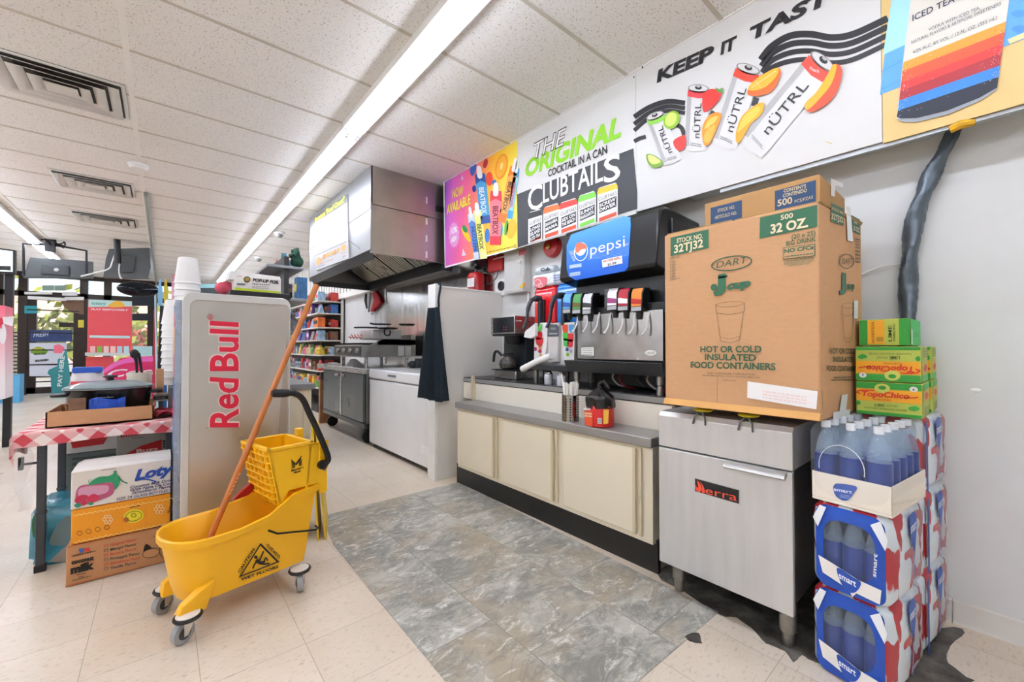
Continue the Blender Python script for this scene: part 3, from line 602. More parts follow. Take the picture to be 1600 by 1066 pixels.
# ================================================================ cartons on the fryer
def carton(name, x0, x1, y0, y1, z0, z1, label, cat, m=CARD, group=None, bev=.004):
    t = thing(name, label, cat, ((x0+x1)/2, (y0+y1)/2, z0), group); MB().box(x0, y0, z0, x1, y1, z1).build('carton_body', m, t, bevel=bev); return t
dx0, dx1, dy0, dy1, dz0, dz1 = 1.69, 2.16, .388, .95, .850, 1.597
dt = thing('cup_carton', 'large brown cup carton with green print standing on the fryer', 'carton', (1.98, .67, dz0))
dyb = .354; q = [(dx0, dy0), (dx1, dyb), (dx1, .945), (dx0, dy1)]; b = MB(); b.hexa([(x, y, dz0) for x, y in q], [(x, y, dz1-.004) for x, y in q]); b.build('carton_body', CARD, dt, bevel=.006)
b = MB(); b.hexa([(dx0+.005, dy0, dz1-.004), (dx1, dyb, dz1-.004), (dx1, dy0+.27, dz1-.004), (dx0+.005, dy0+.27, dz1-.004)], [(dx0+.005, dy0-.004, dz1), (dx1, dyb-.006, dz1+.008), (dx1, dy0+.27, dz1+.003), (dx0+.005, dy0+.27, dz1)]); b.box(dx0+.005, dy0+.28, dz1-.004, dx1, .94, dz1+.002); b.build('top_flaps', CARDD, dt)
b = MB(); b.prism([(dx0-.002, dz0), (dx0-.016, dz0+.004), (dx0-.003, dz0+.028)], 1, dy0, dy1); b.build('bottom_flap', mat('flap_board', '#d9a562', .8), dt)
G = '#2f6b4a'; k = Ink(PX(dx0), base=.002); k.crop(1020, 260, 4.635); CR = '#ecdcb4'
k.poly([(130, 517), (405, 456), (405, 592), (130, 652)], G, 0).text('STOCK NO.', (176, 557), (365, 520), 33, CR, 2, .02).text('32TJ32', (157, 630), (368, 584), 58, CR, 2, .025)
k.poly([(778, 372), (1192, 280), (1192, 438), (775, 523)], G, 0).text('500', (928, 390), (1018, 372), 36, CR, 2, .02).text('32 OZ.', (855, 488), (1128, 438), 66, CR, 2, .035)
k.text('(20 x 25)', (1008, 530), (1180, 498), 34, G, 2, .01).text('BIG DRINK', (968, 577), (1182, 542), 34, G, 2, .01)
k.poly([(945, 590), (1177, 562), (1177, 650), (945, 676)], G, 1).poly([(950, 594), (1172, 567), (1172, 646), (950, 671)], '#c8986a', 2).text('NO CFCs', (955, 630), (1168, 600), 28, G, 3, .04).lines((957, 660), (1166, 636), 8, 1, 14, G, 3); k.text('FOR ENVIRONMENTAL', (955, 702), (1170, 672), 18, G, 2).text('INFORMATION, VISIT', (955, 717), (1170, 690), 14, G, 2).text('WWW.DART.BIZ', (985, 728), (1140, 708), 14, G, 2)
k.text('USE LID:', (127, 676), (207, 660), 15, '#55604c', 2); [k.text('32JL', (127, 702+i*22), (172, 692+i*21), 14, '#55604c', 2) for i in range(6)]; k.text('32SELC', (125, 830), (198, 815), 14, '#55604c', 2)
k.ring(573, 703, 150, 54, 9, '#3e5a3c', 1, -8).text('DART', (462, 738), (690, 700), 48, '#3e5a3c', 2, .0, .15)
k.text('J', (440, 900), (530, 884), 104, G, 2, .07).text('cup', (538, 893), (712, 868), 56, G, 2, .06, .25); k.poly([(478, 800), (542, 788), (542, 804), (478, 816)], G, 2); k.ell(446, 878, 24, 26, G, 2)
def cup_draw(k, xc, y0, w, w2, h, sk, c):
    k.ring(xc, y0, w/2, 20, 3, c, 2, sk); P = [(xc-w/2, y0), (xc-w/2+4, y0+62)], [(xc+w/2, y0-6), (xc+w/2-2, y0+52)], [(xc-w/2+8, y0+66), (xc-w2/2, y0+h)], [(xc+w/2-8, y0+56), (xc+w2/2, y0+h-8)]
    for a in P: k.stroke(a, 3, c, 2)
    k.stroke([(xc-w/2+4, y0+62), (xc, y0+74), (xc+w/2-2, y0+52)], 3, c, 2); k.stroke([(xc-w2/2, y0+h), (xc, y0+h+14), (xc+w2/2, y0+h-8)], 3, c, 2); k.stroke([(xc-w2/2-2, y0+h-26), (xc, y0+h-14), (xc+w2/2+2, y0+h-34)], 2.5, c, 2)
cup_draw(k, 562, 1000, 208, 136, 264, -4, '#6b5a3c')
k.crop(1020, 470, 4.635)
k.text('HOT OR COLD', (347, 372), (790, 374), 44, '#3d6446', 2, .03).text('INSULATED', (380, 428), (750, 435), 44, '#3d6446', 2, .03).text('FOOD CONTAINERS', (277, 484), (892, 502), 44, '#3d6446', 2, .03)
k.text('DART CONTAINER CORPORATION', (398, 530), (740, 543), 14, '#55553c', 2).text('500 HOGSBACK ROAD, MASON, MICHIGAN 48854 U.S.A.', (363, 545), (780, 563), 11, '#55553c', 2).text('MADE IN U.S.A.', (513, 580), (607, 583), 10, '#55553c', 2)
k.poly([(690, 583), (1198, 655), (1188, 787), (687, 703)], '#f7f4f2', 4); k.lines((800, 660), (1120, 705), 10, 3, 22, '#f6dcd8', 5)
k.stroke([(468, 545), (468, 762)], 2.5, '#8a6840', 1).stroke([(1228, 645), (1234, 785)], 3, '#7a5c36', 2, False).stroke([(1060, 640), (1165, 650)], 6, '#5a4630', 3, False)
k.build(dt)
k = Ink(Pl((dx0, dy0, 0), (dyb-dy0, dx0-dx1, 0)), base=.002); k.crop(1020, 260, 4.635); G2 = '#35684a'
k.poly([(1284, 262), (1378, 310), (1378, 434), (1284, 400)], G2, 0).text('STOCK NO.', (1286, 312), (1372, 350), 20, CR, 2, .02).text('32TJ32', (1284, 380), (1368, 410), 42, CR, 2, .02).poly([(1432, 352), (1496, 388), (1496, 500), (1432, 468)], G2, 0).text('500', (1448, 412), (1472, 424), 18, CR, 2).text('32 OZ.', (1444, 462), (1488, 482), 34, CR, 2, .02)
k.ring(1398, 688, 54, 54, 5, '#44533a', 1, 0).text('DART', (1364, 710), (1440, 706), 44, '#44533a', 2); k.text('J', (1340, 885), (1392, 890), 118, G2, 2, .05).text('cup', (1394, 888), (1452, 890), 52, G2, 2, .05)
k.lines((1458, 530), (1494, 540), 9, 4, 20, '#55604c', 2); k.lines((1458, 620), (1494, 625), 12, 4, 26, '#44533a', 2)
k.poly([(1388, 290), (1420, 300), (1440, 545), (1400, 540)], '#eef0f0', 3)
cup_draw(k, 1406, 1010, 92, 56, 250, 3, '#6b5f45')
k.crop(1020, 470, 4.635); k.text('HOT OR COLD', (1268, 383), (1460, 383), 42, '#45553c', 2, .03).text('INSULATED', (1296, 442), (1448, 444), 40, '#45553c', 2, .03).text('FOOD CONTAINERS', (1250, 508), (1466, 508), 40, '#45553c', 2, .03).lines((1300, 560), (1440, 556), 9, 1, 20, '#66644c', 2).lines((1285, 580), (1445, 576), 9, 1, 20, '#66644c', 2)
k.poly([(1358, 682), (1402, 676), (1388, 788), (1418, 788), (1416, 846), (1294, 862), (1296, 806), (1340, 800)], '#e6edee', 3); k.poly([(1446, 0), (1476, 0), (1474, 130), (1446, 128)], '#dde6ea', 3); k.build(dt, 'side_printing')
# second carton on top
bt = thing('cup_carton', 'brown carton with blue label panels lying on top of the large carton', 'carton', (2.04, .63, 1.604))
b = MB(); b.box(1.85, .42, 1.606, 2.24, .845, 1.742); b.build('carton_body', mat('plain_board', '#b98f5c', .8, 0, .06, 8), bt, bevel=.004)
k = Ink(PX(1.85), base=.002); k.crop(1020, 260, 4.635); BL = '#24466f'
k.poly([(420, 302), (647, 245), (647, 400), (420, 440)], BL, 0).text('STOCK NO.', (472, 335), (598, 305), 24, '#c8b48c', 2, .02).text('ARTICULO NO.', (452, 385), (612, 348), 24, '#c8b48c', 2, .02)
k.poly([(885, 180), (1182, 100), (1182, 300), (885, 360)], BL, 0).text('CONTENTS', (950, 192), (1112, 154), 24, '#d5c49c', 2, .02).text('CONTENIDO', (944, 228), (1118, 186), 26, '#d5c49c', 2, .02).text('500', (905, 292), (1012, 268), 48, '#d5c49c', 2, .02).text('PCS/PZAS', (1030, 268), (1162, 235), 24, '#d5c49c', 2); k.build(bt)
k = Ink(PY(.42), base=.002); k.poly([(1297, 279), (1316, 287), (1316, 293), (1304, 290), (1303, 308), (1297, 306)], '#f0efec', 1); k.build(bt, 'tape')
# ================================================================ conduit with a taped wrap on the wall
ct = thing('wall_conduit', 'bundled cable in grey tape running down the right wall behind the cartons', 'cable', (2.4, .2, 1.1))
pts = [PX(2.392)(*p) for p in ((1494, 197), (1470, 245), (1448, 290), (1428, 350), (1420, 420), (1418, 500), (1418, 560))]
pp = cat_rom(pts, 5); n_ = len(pp); rr = [.019+.009*min(1, i/(n_*.3))+.0015*math.sin(i*.9) for i in range(n_)]
b = MB(); pp = cat_rom(pts, 14); n_ = len(pp); rr = [.019+.010*min(1, i/(n_*.3)) for i in range(n_)]; b.tube(pp, rr, 18); rj = random.Random(6)
for i, v in enumerate(b.v): c_ = pp[min(i//18, n_-1)]; b.v[i] = c_+(v-c_)*(1+.13*math.sin((i % 18)*.7+i//18*.33)+rj.uniform(-.05, .05))
b.build('taped_bundle', mat('duct_tape', '#606a72', .26, .5, .3, 14, .35), ct)
b = MB(); b.tube([PX(2.235)(*p) for p in ((1484, 203), (1500, 195), (1524, 191))], [.014, .016, .011], 10); b.build('foam_end', mat('yellow_foam', '#d9a520', .7, 0, .2, 40, .5), ct)
b = MB(); b.tube(cat_rom([PX(2.415)(*p) for p in ((1342, 430), (1375, 418), (1408, 412), (1436, 404))], 4), .004, 6); o = b.build('wall_cable', WHT); tag(o, 'thin pale cable looping from the carton to the taped conduit', 'cable')
# ================================================================ water packs, two columns of three
BLUE, RED, PW = '#1f4fae', '#b8323a', None
m, N, L, bs = nodes_mat('pack_film', .2); tc = N.new('ShaderNodeTexCoord'); nz_ = noise(N, L, mapped(N, L, tc.outputs['Object'], (1.0, 1.4, .75)), 13, 1.2, .4, .9); L.new(mixc(N, L, step(N, L, nz_, .52, .545), lin('#dbe5ec'), lin('#b5303a')), bs.inputs['Base Color']); bp = N.new('ShaderNodeBump'); bp.inputs['Strength'].default_value = .3; bp.inputs['Distance'].default_value = .01; L.new(noise(N, L, tc.outputs['Object'], 18, 3), bp.inputs['Height']); L.new(bp.outputs[0], bs.inputs['Normal']); PW = m
PB = mat('pack_blue_film', '#1d4fb4', .2, 0, .12, 18, .35)
CLEAR = film('clear_bottle', '#b4cfe8', .30, .06, .0); LBL = mat('bottle_label', '#0c3488', .3, 0, .12, 40); WRAP = film('clear_wrap', '#e6f0fa', .08, .05, .9)
def bottle(x, y, z, h, r, parent, seg=14):
    b = MB(); b.lathe((x, y, z), [(r*.8, 0), (r, .008), (r, h*.55), (r*.93, h*.62), (r*.7, h*.78), (r*.36, h*.9), (r*.34, h*.93)], seg); o = b.build('bottle', CLEAR, parent)
    b = MB(); b.lathe((x, y, z), [(r+.0006, h*.12), (r+.0006, h*.58)], seg); b.build('label_sleeve', LBL, o)
    b = MB(); b.lathe((x, y, z), [(r*.42, h*.92), (r*.42, h), (r*.38, h+.002)], seg); b.build('cap', mat('bottle_cap', '#e9eef4', .4), o)
blob = [[(.05, .95), (.2, .99), (.28, .8), (.4, .62), (.3, .55), (.18, .75), (.1, .82)], [(.36, .98), (.52, .98), (.56, .86), (.48, .78), (.38, .86)], [(.62, .7), (.78, .98), (.95, .96), (.9, .78), (.76, .7)], [(.04, .52), (.16, .5), (.2, .36), (.12, .16), (.02, .22), (.05, .4)], [(.3, .44), (.42, .4), (.38, .2), (.26, .02), (.16, .04), (.26, .24)], [(.56, .34), (.7, .38), (.76, .2), (.68, .05), (.54, .12)], [(.82, .52), (.97, .56), (.98, .3), (.88, .12), (.8, .3)], [(.55, .62), (.62, .66), (.6, .5), (.5, .42), (.48, .52)]]
def side_marks(t, x0, x1, yf, z0, z1, seed, logo=True):
    pl = Pl((0, yf, 0), (0, -1, 0)); k = Ink(pl, base=.0075)
    # surface coordinates: u along the pack, v up
    k.P = lambda p, lay: Vector((x0+(x1-x0)*p[0], yf-k.base-k.eps*lay, z0+(z1-z0)*p[1]))
    if seed > 1: k.poly([(.0, .04), (.075, .0), (.075, .97), (.0, .93)], '#1d3f8c', 1)
    k.curve([(.38, .93), (.5, .97), (.6, .9), (.6, .72), (.52, .5), (.46, .6), (.4, .76)], BLUE, 3); k.text('smart', (.4, .74), (.58, .76), -.1, '#eef3fa', 4, .02, tl=(.4, .86)); k.poly([(.5, .48), (.53, .46), (.5, .1), (.47, .12)], '#5273b4', 3)
    k.build(t)
SKEW = math.radians(-7.5)
def skew(t):            # the whole stack stands slightly askew to the wall
    pv = Vector((1.72, .33, 0)); t.location = pv+Matrix.Rotation(SKEW, 4, 'Z') @ (t.location-pv); t.rotation_euler = (0, 0, SKEW)
def pack(x0, x1, y0, y1, z0, z1, label, window, seed):
    t = thing('water_pack', label, 'water pack', ((x0+x1)/2, (y0+y1)/2, z0), 'shrink-wrapped packs of bottled water')
    def shell(f0, f1):          # pillow-edged wrap
        b = MB(); r = .035
        rings = [(x0+f0, .012), (x0+f0+.018, 0), ((x0+x1)/2, -.004), (x1-.018, 0), (x1, .012)]
        vs = []; n = 24
        for x, ins in rings:
            for p in rrect(y0+ins, z0+ins*.3, y1-ins, z1-ins*.3, r, 5): vs.append((x, p[0], p[1]))
        b.add(vs, [[i*n+k, i*n+(k+1) % n, (i+1)*n+(k+1) % n, (i+1)*n+k] for i in range(4) for k in range(n)]+[[4*n+k for k in range(n)]]+([] if window else [list(range(n))[::-1]]))
        return b
    shell(0, 0).build('wrap', PW, t, sharp=50)
    if window:
        fr_ = MB(); w = rrect(y0+.012, z0+.004, y1-.012, z1-.004, .035, 6); hgt = z1-z0; yc = (y0+y1)/2
        inner = [(yc+(y1-y0)*.335*math.copysign(abs(math.cos(a))**.6, math.cos(a)), z0+hgt*.53+hgt*.31*math.copysign(abs(math.sin(a))**.62, math.sin(a))) for a in [math.radians(-90+360*i/len(w)+6) for i in range(len(w))]]
        ang = lambda p: math.atan2(p[1]-(z0+hgt*.5), p[0]-yc)
        w = sorted(w, key=ang); inner = sorted(inner, key=ang); n = len(w)
        fr_.add([(x0-.001, p[0], p[1]) for p in w]+[(x0-.006, p[0], p[1]) for p in inner], [[i, (i+1) % n, n+(i+1) % n, n+i] for i in range(n)]); fr_.build('window_frame', PB, t, sharp=60)
        MB().add([(x0-.005, p[0], p[1]) for p in inner], [list(range(n))]).build('window_film', WRAP, t)
        for q in range(3): bottle(x0+.045, y0+.045+q*(y1-y0-.09)/2, z0+.02, hgt-.05, .032, t)
        MB().box(x0+.1, y0+.03, z0+.02, x0+.11, y1-.03, z1-.02).build('inner_row', mat('inner_shade', '#101d3c', .6), t)  # plain dark sheet stands in for the shade inside the pack
        k = Ink(PX(x0), base=.0075)
        k.P = lambda p, lay: Vector((x0-k.base-k.eps*lay, y1+(y0-y1)*p[0], z0+hgt*p[1]))
        k.poly([(.1, .36), (.3, .32), (.62, .24), (.9, .22), (.88, .06), (.6, .08), (.55, .02), (.5, .09), (.16, .17)], '#f0ece6', 1)
        k.curve([(.36, .29), (.56, .25), (.66, .22), (.6, .1), (.5, .06), (.4, .14)], BLUE, 2); k.text('smart', (.38, .18), (.6, .15), -.07, '#f2f6fb', 3, .02, tl=(.38, .255)); k.text('smart', (.84, .34), (.86, .6), 0, '#f2f6fb', 3, .02, tl=(.79, .345)) if seed == 1 else None
        k.poly([(.03, .8), (.13, .97), (.22, .96), (.1, .7)], '#eff2f6', 2).poly([(.78, .9), (.9, .97), (.98, .78), (.95, .66)], '#eff2f6', 2)
        k.build(t, 'front_printing')
    side_marks(t, x0+.02, x1-.005, y0, z0, z1, seed); skew(t)
    return t
pack(1.718, 2.06, .222, .428, .001, .287, 'blue and red wrapped water pack on the floor, front bottom of the stack', True, 0)
pack(1.712, 2.055, .216, .424, .290, .572, 'blue and red wrapped water pack, front middle of the stack', True, 1)
pack(2.075, 2.412, .228, .434, .001, .287, 'red and white wrapped water pack against the wall, bottom of the rear stack', False, 2)
pack(2.07, 2.41, .224, .43, .290, .572, 'red and white wrapped water pack, middle of the rear stack by the wall', False, 3)
pack(2.075, 2.41, .226, .43, .575, .846, 'red and white wrapped water pack under the lime boxes, top of the rear stack', False, 4)
t = thing('water_pack', 'clear wrapped pack of blue-labelled bottles in a cream tray, top of the front stack', 'water pack', (1.9, .31, .575), 'shrink-wrapped packs of bottled water')
x0, x1, y0, y1 = 1.715, 2.06, .212, .424
b = MB(); b.box(x0, y0, .576, x1, y1, .585); b.box(x0, y0, .585, x0+.004, y1, .672); b.box(x1-.004, y0, .585, x1, y1, .672); b.box(x0, y0, .585, x1, y0+.004, .672); b.box(x0, y1-.004, .585, x1, y1, .672); b.build('tray', mat('tray_board', '#f0e6d6', .6, 0, .03), t, bevel=.002)
for i in range(5):
    for j in range(3): bottle(x0+.037+i*.068, y0+.04+j*.071, .586, .258, .033, t, 16)
b = MB(); vs = []; n = 24
for x, i_, zt in ((x0-.004, .02, .83), (x0+.004, 0, .85), (x0+.1, .0, .853), (x1-.02, 0, .85), (x1, .015, .84)):
    for p in rrect(y0-.004+i_, .60, y1+.004-i_, zt, .05, 5): vs.append((x, p[0], p[1]))
b.add(vs, [[i*n+k, i*n+(k+1) % n, (i+1)*n+(k+1) % n, (i+1)*n+k] for i in range(4) for k in range(n)]+[list(range(n))[::-1]]); b.build('clear_film', WRAP, t, sharp=50)
b = MB()
ring_ = [(x0-.006, (y0+y1)/2+.02+.062*math.cos(a), .70+.075*max(math.sin(a), -.3)) for a in [math.radians(v) for v in range(-10, 191, 10)]]
b.tube(ring_, .0012, 6); b.build('tear_opening', WHT, t)
k = Ink(PX(x0), base=.001); k.crop(1240, 640, 5.923); k.curve([(366, 730), (385, 692), (440, 688), (590, 712), (560, 780), (510, 838), (450, 840), (390, 800)], BLUE, 1); k.text('smart', (372, 752), (548, 778), 32, '#f2f6fb', 2, .02); k.lines((430, 790), (530, 800), 5, 3, 12, '#9db8e0', 2, 4)
k.build(t); k = Ink(PY(y0), base=.001); k.crop(1240, 640, 5.923); k.text('smartwater', (925, 885), (1050, 795), 40, '#d9d2c6', 1, .01); k.build(t, 'side_printing'); skew(t)
# ================================================================ lime mineral water boxes
LG = mat('lime_carton', '#b9c552', .5, 0, .04); LGG = mat('green_carton', '#2fae3c', .45, 0, .04)
TG, TY, TR = '#2f9e35', '#f0a818', '#d8341c'
def lime(x0, x1, y0, y1, z0, z1, label, flip, front=True):
    t = thing('drink_carton', label, 'drink carton', ((x0+x1)/2, (y0+y1)/2, z0), 'green and yellow sparkling water cartons'); MB().box(x0, y0, z0, x1, y1, z1).build('carton_body', LG, t, bevel=.003)
    k = Ink(PX(x0), base=.0015)
    f = (lambda v: 1-v) if flip else (lambda v: v); g = (lambda u: 1-u) if flip else (lambda u: u)
    k.P = lambda p, lay: Vector((x0-k.base-k.eps*lay, y1+(y0-y1)*g(p[0]), z0+(z1-z0)*f(p[1])))
    if front:
        k.poly([(.01, .8), (.99, .8), (.99, .985), (.01, .985)], TG, 0).poly([(.01, .42), (.99, .42), (.99, .78), (.01, .78)], TY, 0).poly([(.01, .012), (.99, .012), (.99, .1), (.01, .1)], TG, 0)
        k.ell(.42, .82, .12, .14, '#c8cf5c', 1).ell(.42, .84, .06, .06, TG, 2); k.text('TopoChico', (.1, .56), (.82, .56), 0, TR, 3, .035, .15, tl=(.1, .72)); k.text('SABORES', (.28, .46), (.55, .46), 0, '#a03a1c', 3, 0, tl=(.28, .505)); k.stroke([(.08, .62), (.02, .66), (.1, .73), (.3, .74)], .03, TR, 3).stroke([(.74, .58), (.88, .6), (.94, .63)], .03, TR, 3)
        k.text('LIME', (.3, .27), (.46, .27), 0, '#5c6a24', 3, .02, tl=(.3, .36)).text('WITH MINT', (.48, .28), (.66, .28), 0, '#5c6a24', 3, .0, tl=(.48, .35)); k.text('FLAVORED SPARKLING WATER', (.14, .18), (.78, .18), 0, '#4d5a20', 3, .0, tl=(.14, .235))
        k.ell(.88, .84, .06, .075, '#ecece4', 1); k.text('6', (.865, .8), (.895, .8), 0, '#333333', 2, .02, tl=(.865, .875)); k.curve([(.01, .36), (.05, .4), (.08, .32), (.03, .26)], TG, 2).curve([(.8, .3), (.9, .36), (.96, .3), (.88, .22)], TG, 2)
    else:
        k.poly([(.02, .98), (.18, .98), (.18, .02), (.02, .02)], TG, 0).poly([(.18, .96), (.52, .96), (.52, .06), (.18, .06)], TY, 0).poly([(.8, .99), (1, .99), (1, .01), (.8, .01)], TG, 0)
        k.text('NUTRITION', (.32, .1), (.32, .9), 0, '#6b5a1c', 2, .0, tl=(.26, .1)).text('LIME', (.66, .15), (.66, .75), 0, '#4d5a20', 2, .02, tl=(.59, .15)).text('SPARKLING', (.73, .15), (.73, .8), 0, '#4d5a20', 2, 0, tl=(.68, .15)); k.lines((.36, .16), (.5, .16), -.04, 3, .06, '#8a7a2c', 2)
    k.build(t)
    k = Ink(PY(y0), base=.0015); k.P = lambda p, lay: Vector((x0+(x1-x0)*p[0], y0-k.base-k.eps*lay, z0+(z1-z0)*f(p[1])))
    if front: k.poly([(.05, .8), (.95, .8), (.95, .98), (.05, .98)], '#43b64c', 0).poly([(.05, .45), (.95, .45), (.95, .78), (.05, .78)], '#d4b83a', 0); k.curve([(.2, .62), (.5, .72), (.8, .6), (.5, .5)], TR, 1); k.lines((.15, .3), (.85, .3), .04, 4, -.07, '#7a8a34', 1)
    else: k.poly([(.01, .01), (.99, .01), (.99, .99), (.01, .99)], '#22c552', 0).lines((.3, .5), (.7, .5), .05, 2, -.1, '#159a3c', 1); k.poly([(.03, .05), (.16, .05), (.16, .6), (.03, .6)], '#d9f0dc', 1)
    k.build(t, 'side_printing'); return t
lime(2.0, 2.20, .170, .349, .851, .972, 'upright green and yellow sparkling water carton, lower one on the front of the pile', False)
lime(2.0, 2.20, .172, .349, .975, 1.102, 'upside-down green and yellow sparkling water carton on top of an upright one', True)
lime(2.23, 2.415, .163, .37, .851, .972, 'lime drink carton by the wall, lower one behind the front pile', False)
lime(2.23, 2.415, .165, .37, .975, 1.102, 'lime drink carton by the wall, upper one behind the front pile', True)
lime(2.06, 2.36, .205, .348, 1.106, 1.205, 'small green carton lying on its side on top of the lime pile', False, False)
# ================================================================ soda fountain
BK = mat('fountain_black', '#121315', .3, 0, .15, 16); BKM = mat('fountain_grey', '#2b2d30', .35, 0, .1)
pf = thing('soda_fountain', 'black soda fountain with lit blue cola header and steel splash panel', 'drink dispenser', (2.2, 1.46, .842))
Y0, Y1 = 1.112, 1.80
b = MB(); b.box(2.06, Y0, .945, 2.40, Y1-.02, 1.79); b.box(2.0, Y0, 1.29, 2.07, Y1-.02, 1.34); b.box(2.0, Y0, .95, 2.06, Y0+.014, 1.5); b.box(2.2, Y0, .86, 2.38, Y1-.05, .95); b.build('cabinet_body', BK, pf, bevel=.004)
b = MB(); prof = [(2.05, 1.49), (1.93, 1.515), (1.915, 1.53), (1.957, 1.805), (1.985, 1.836), (2.03, 1.845), (2.40, 1.83), (2.40, 1.49)]; b.prism(prof, 1, Y0+.012, Y1); hd = b.build('header', BK, pf, bevel=.012, seg=3)
# lit sign on the header's sloped face
A_, B_ = Vector((1.915, 0, 1.53)), Vector((1.957, 0, 1.805)); dv = (B_-A_).normalized(); nh = Vector((-dv.z, 0, dv.x)); HP = Pl(A_, nh)
m, N, L, bs = nodes_mat('lit_sign_blue', .25); tc = N.new('ShaderNodeTexCoord'); sp = N.new('ShaderNodeSeparateXYZ'); L.new(tc.outputs['Generated'], sp.inputs[0])
c = mixc(N, L, sp.outputs[2], lin('#0f4fb4'), lin('#4a94e2')); L.new(c, bs.inputs['Base Color']); L.new(c, bs.inputs['Emission Color']); bs.inputs['Emission Strength'].default_value = .22
k0 = [(886, 384), (893, 367), (975, 338), (985, 340), (986, 352), (982, 418), (976, 424), (900, 438), (889, 432), (886, 420)]
b = MB(); q = [HP(*p, .004) for p in k0]; b.hexa([HP(*p, -.004) for p in k0], q); b.build('sign_panel', m, pf)
k = Ink(HP, base=.0055); k.crop(840, 300, 5)
k.ring(345, 470, 54, 74, 7, '#e9f1fb', 2, 8).ell(342, 450, 42, 52, '#f4f2ee', 2, 8).curve([(302, 460), (310, 410), (345, 398), (385, 420), (388, 445), (350, 452), (318, 480)], '#e2714f', 3)
k.text('pepsi', (418, 497), (690, 428), 88, '#eef4fb', 3, .0); k.stroke([(690, 418), (716, 410)], 4, '#eef4fb', 3)
for i in range(9): k.stroke([(250+i*4, 470+i*9), (300, 460+i*10)], 3.5, '#cfe1f5', 1, False); k.stroke([(400, 466+i*8), (540+i*18, 430+i*9), (716, 400+i*10)], 1.8, '#8fbcec', 1)
k.poly([(508, 535), (665, 500), (670, 562), (514, 594)], '#f1f1f0', 3).text('ANY SIZE REFILL', (516, 556), (660, 524), 16, '#b84a3c', 4, .03).text('$1.99', (555, 580), (622, 566), 18, '#222222', 4, .03)
k.poly([(255, 575), (350, 560), (350, 590), (255, 604)], '#9fc0ea', 3).text('CAFFEINE FREE', (262, 596), (344, 582), 10, '#eef4fb', 4); k.poly([(258, 636), (340, 624), (340, 652), (258, 664)], '#b7d0ee', 3).text('LOW CALORIE', (264, 655), (334, 644), 10, '#2a4f8a', 4)
k.build(pf, 'sign_printing')
b = MB(); b.box(1.985, Y0+.014, 1.028, 2.0, Y1-.095, 1.297); sp_ = b.build('splash_panel', steel_mat('splash_steel', '#c2c1be', .22, (3, 3, 3)), pf, bevel=.001)
b = MB(); sp0 = PX(1.984); k = Ink(sp0, base=.0006); k.crop(740, 440, 5); k.poly([(843, 517), (940, 512), (942, 580), (843, 574)], '#f1f0ec', 1).lines((850, 532), (930, 530), 7, 4, 14, '#9a9a98', 2).ell(1384, 558, 46, 22, '#ecebe6', 1).text('LANCER', (1354, 566), (1414, 564), 16, '#77746c', 2); k.build(pf, 'panel_stickers')
b = MB(); b.prism([(1.955, 1.018), (2.10, 1.018), (2.10, .945), (1.985, .945)], 1, Y0+.005, Y1-.005); b.build('drip_tray', BKM, pf, bevel=.004)
b = MB()
for y in (1.2, 1.7):
    for x in (2.05, 2.32): b.lathe((x, y, .842), [(.017, 0), (.017, .006), (.014, .05), (.02, .055), (.02, .105)], 14)
b = MB(); 
for i, (x, y) in enumerate(((2.03, 1.17), (2.03, 1.75), (2.34, 1.17), (2.34, 1.75))): b = MB(); b.lathe((x, y, .842), [(.019, 0), (.019, .008), (.015, .05), (.02, .055), (.02, .105)], 14); b.build('foot', STEELD, pf)
for i, x in enumerate((2.12, 2.16, 2.2, 2.13, 2.18)):
    y = 1.22+i*.085; b = MB(); b.tube(cat_rom([(x, y, .95), (x-.02, y+.01, .91), (x-.01, y-.03, .865), (x+.06, y-.05, .85)], 4), .006, 7); b.build('supply_hose', mat('hose_%d' % (i % 3), ('#8a1f22', '#d9d4c8', '#3c4146')[i % 3], .5), pf)
vl = [(757, '#5aa7df', '#1f4f9f', 0), (834, '#4c9d52', '#6a5f22', 0), (914, '#d9dcda', '#333333', 0), (1110, '#f1eef0', '#a03a78', 1), (1196, '#b5122e', '#ffffff', 1), (1300, '#f0861e', '#c22a12', 1)]
for i, (px, c1, c2, grp) in enumerate(vl):
    P = PX(1.985); y = P(740+px/5, 470).y; zt = P(740+px/5, (440+(100 if grp == 0 else 60)/5)).z; w = .031
    v = MB(); x_ = 1.975; v.prism([(2.03, zt+.01), (x_-.005, zt+.004), (x_-.022, zt-.03), (x_-.026, zt-.1), (x_-.01, zt-.125), (2.03, zt-.125)], 1, y-w-.006, y+w+.006); vo = v.build('valve', BK, pf, bevel=.004)
    f = MB(); f.add([(x_-.024, y-w, zt-.025), (x_-.024, y+w, zt-.025), (x_-.028, y+w, zt-.095), (x_-.028, y-w, zt-.095), (x_-.007, y-w, zt+.003), (x_-.007, y+w, zt+.003)], [[0, 1, 2, 3], [4, 5, 1, 0]])
    f.add([(x_-.0288, y-w, zt-.06), (x_-.0288, y+w, zt-.05), (x_-.0294, y+w, zt-.08), (x_-.0294, y-w, zt-.085)], [[0, 1, 2, 3]], 1); f.add([(x_-.029, y-w, zt-.099), (x_-.029, y+w, zt-.099), (x_-.0295, y+w, zt-.121), (x_-.0295, y-w, zt-.121)], [[0, 1, 2, 3]], 2)
    fo = f.build('flavor_card', [ink(c1), ink(c2), mat('grey_button', '#a9abad', .4)], vo, recalc=False)
    b = MB(); b.cyl((x_+.004, y, zt-.125), (x_+.004, y, zt-.165), .016, .011, 12); b.build('nozzle', BLKR, vo)
